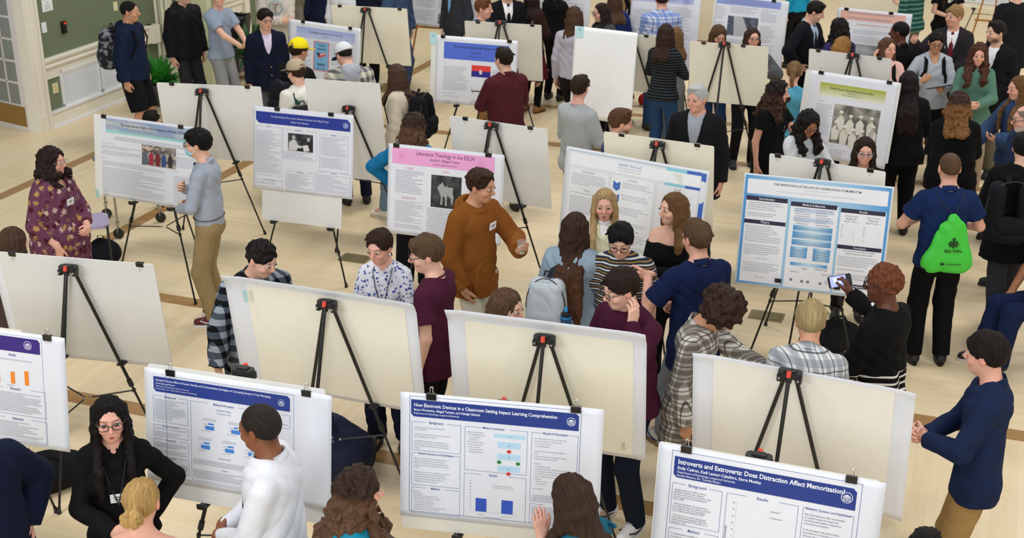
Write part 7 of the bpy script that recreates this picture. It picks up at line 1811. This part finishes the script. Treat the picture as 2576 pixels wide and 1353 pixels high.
for k in range(9):
    a = .5 + k * .28; q.cap(T(.17 + .03 * math.cos(a * 3), -.09 + .04 * math.sin(k), 1.44 - .03 * k), T(.20, -.03 + .03 * math.cos(k * 2), 1.43 - .03 * k), .012 * s, k=.012)
solid('ruffle', q, .006, c1('#1f6078'), G['root'])
G = P('person with dark hair in navy shirt and khaki trousers far right', 2480, 892, 1.78, fa=-108, hf=-126, pitch=8, w=1.0, skin='pink', hair=('messy', '#1c1412', None), top=dict(kind='shirt', mat=c1('#1b2746'), collar='shirt', hem=.80, infl=.018), bottom=('pants', c1('#a08050')), aL='clasp', aR='clasp', hid=False)
G = P('person in navy jacket cut off by the bottom left corner', -62, 1090, 1.78, fa=60, skin='pink', hair=('short', '#1c1412', None), w=1.1, top=dict(kind='coat', mat=c1('#151c34'), hem=.8), bottom=('pants', c1('#1a2038')), aL='hip', aR='hip')
G = P('person whose dark hair shows at the bottom edge', 2325, 1408, 1.66, fa=170, skin='pink', hair=('short', '#120e0e', None), top=dict(kind='tee', mat=BK), bottom=('pants', BK))
# seated figure at the right edge
t = empty('folding_chair', tuple(at(2640, 905)[:2]) + (0,), math.radians(-75 + 180)); tag(t, 'grey folding chair cut off by the right edge', 'chair')
m = MB(); m.box((0, 0, .45), (.40, .40, .03), None, 0, .04); m.build('seat', M('#8a929c', .5), t)
m = MB(); m.box((0, -.20, .78), (.40, .02, .24), rotm('X', .15), 0, .01); m.build('backrest', M('#8a929c', .5), t)
for g in (-1, 1):
    m = MB(); m.tube([(g * .20, -.22, .90), (g * .20, .22, .01)], .011, 8); m.build('leg', M('#4a4c50', .4, .6), t)
    m = MB(); m.tube([(g * .18, .16, .46), (g * .18, -.24, .01)], .011, 8); m.build('leg', M('#4a4c50', .4, .6), t)
G = P('seated person in navy trousers cut off by the right edge', 2690, 640, 1.76, fa=-75, pitch=10, skin='med', hair=('fade', '#15100e', None), legs='sit', hid=False, top=dict(kind='polo', mat=c1('#16224a'), hem=.9), bottom=('pants', c1('#172346')), shoes=('#15161c', '#c8c4bc', '#e8e8e8'), aL='knee', aR='knee', bare=True)
kn_ = at(2520, 778, .50); fw_ = np.array([math.sin(math.radians(-75)), -math.cos(math.radians(-75)), 0]); rt_ = kn_ - fw_ * .46; G['root'].location = (rt_[0], rt_[1], 0)
bpy.data.objects['folding_chair'].location = (rt_[0], rt_[1], 0)
# ---- loose things on the floor
def bag(px, py, name, label, mat, sz=(.42, .26, .22), rz=0.3, straps=True, accent=None, cat='bag'):
    p_ = at(px, py); t = empty(name, (p_[0], p_[1], 0), rz); tag(t, label, cat)
    q = Sdf(); a, b, c_ = sz
    q.ell((0, 0, c_ * .45), (a / 2, b / 2, c_ * .55), k=.05); q.cap((-a * .3, 0, c_ * .4), (a * .3, 0, c_ * .4), c_ * .42, k=.05); q.plane((0, 0, .004), (0, 0, -1)); q.warp = wrinkle(.010, px)
    solid('body', q, .008, mat, t)
    if straps:
        m = MB(); m.tube([(-a * .25, -b * .3, c_ * .8), (-a * .1, -b * .2, c_ * 1.15), (a * .1, -b * .2, c_ * 1.15), (a * .25, -b * .3, c_ * .8)], .012, 6, flat=.4); m.build('strap', mat, t, True)
    if accent:
        m = MB(); m.tube([(-a * .1, -b * .45, c_ * .75), (a * .12, -b * .52, c_ * .5), (a * .3, -b * .42, c_ * .25)], .012, 6); m.build('trim', M(accent, .5), t, True)
    return t
bag(110, 1228, 'duffel_bag', 'black bag slumped on the floor under the purple poster', c1('#17171a'), (.62, .34, .26), .5)
bag(842, 1190, 'backpack', 'navy backpack on the floor beside the sarcasm poster', c1('#20263c', rough=.6), (.36, .30, .46), -.4, accent='#d03a34', cat='backpack')
bag(262, 662, 'tote_bag', 'black bag on the floor behind the floral dress', c1('#1a1c22'), (.22, .16, .26), .2)
bag(1628, 262, 'red_bag', 'small red bag on the floor behind striped sweater', c1('#b02a2c'), (.20, .14, .16), .2)
bag(2090, 905, 'shoulder_bag', 'black padded bag beside the white and grey plaid shirt', c1('#1c1d20'), (.46, .30, .36), .2)
# caster wheels of a cart behind the cloudy poster
g0, g1 = at(270, 549), at(300, 600); t = empty('rolling_cart', (g0[0], g0[1], 0)); tag(t, 'metal rolling cart with black wheels behind the cloudy poster', 'cart')
for (x, y) in ((0, 0), (g1[0] - g0[0], g1[1] - g0[1]), (.60, -.12), (.48, .36)):
    m = MB(); m.tube([(x, y, .15), (x, y, .70)], .013, 8); m.build('post', M('#b0aca4', .3, .8), t)
    m = MB(); m.tube([(x, y - .02, .17), (x, y - .025, .075)], .006, 6); m.tube([(x, y + .02, .17), (x, y + .025, .075)], .006, 6); m.box((x, y, .17), (.03, .06, .02)); m.build('fork', M('#a8a49c', .3, .8), t)
    m = MB(); m.lathe([(.050, -.014), (.054, -.010), (.054, .010), (.050, .014)], (x, y, .055), 20, R=rotm('X', math.pi / 2)); m.build('wheel', M('#141414', .5), t, True)
m = MB(); m.box((.28, .02, .70), (.62, .40, .03), None, 0, .03); m.build('shelf', M('#8c8c90', .4, .5), t)
# lilac chair beside the floral dress
t = empty('stacking_chair', tuple(at(238, 668)[:2]) + (0,), 1.9); tag(t, 'lilac backed chair in front of the floral dress', 'chair')
m = MB(); m.box((0, .24, .78), (.36, .016, .36), rotm('X', -.12), 0, .006); m.build('backrest', M('#a9a0bc', .6), t)
m = MB(); m.box((0, .02, .45), (.40, .40, .025), None, 0, .05); m.build('seat', M('#a9a0bc', .6), t)
for (x, y, ty) in ((-.18, -.16, -.16), (.18, -.16, -.16), (-.17, .20, .24), (.17, .20, .24)):
    m = MB(); m.tube([(x, y, .005), (x, ty, .45 if y < 0 else .95)], .010, 8); m.build('leg', M('#1a1a1e', .4), t)
# dropped wrappers
for (px, py, c, lab) in ((1902, 424, '#e8d82a', 'crumpled yellow wrapper on the floor by the black dress'), (1890, 418, '#5aa0a8', 'crumpled teal wrapper on the floor by the black dress'), (1908, 412, '#34386c', 'crumpled navy and white wrapper by the black dress')):
    p_ = at(px, py); q = Sdf(); q.ell((0, 0, .022), (.035, .025, .022)); q.warp = wrinkle(.012, px); o = solid('wrapper', q, .006, M(c, .4), None); o.location = (p_[0], p_[1], 0); tag(o, lab, 'wrapper')
print('built', round(time.time() - T0, 1), 's', sum(len(o.data.polygons) for o in bpy.data.objects if o.type == 'MESH'))
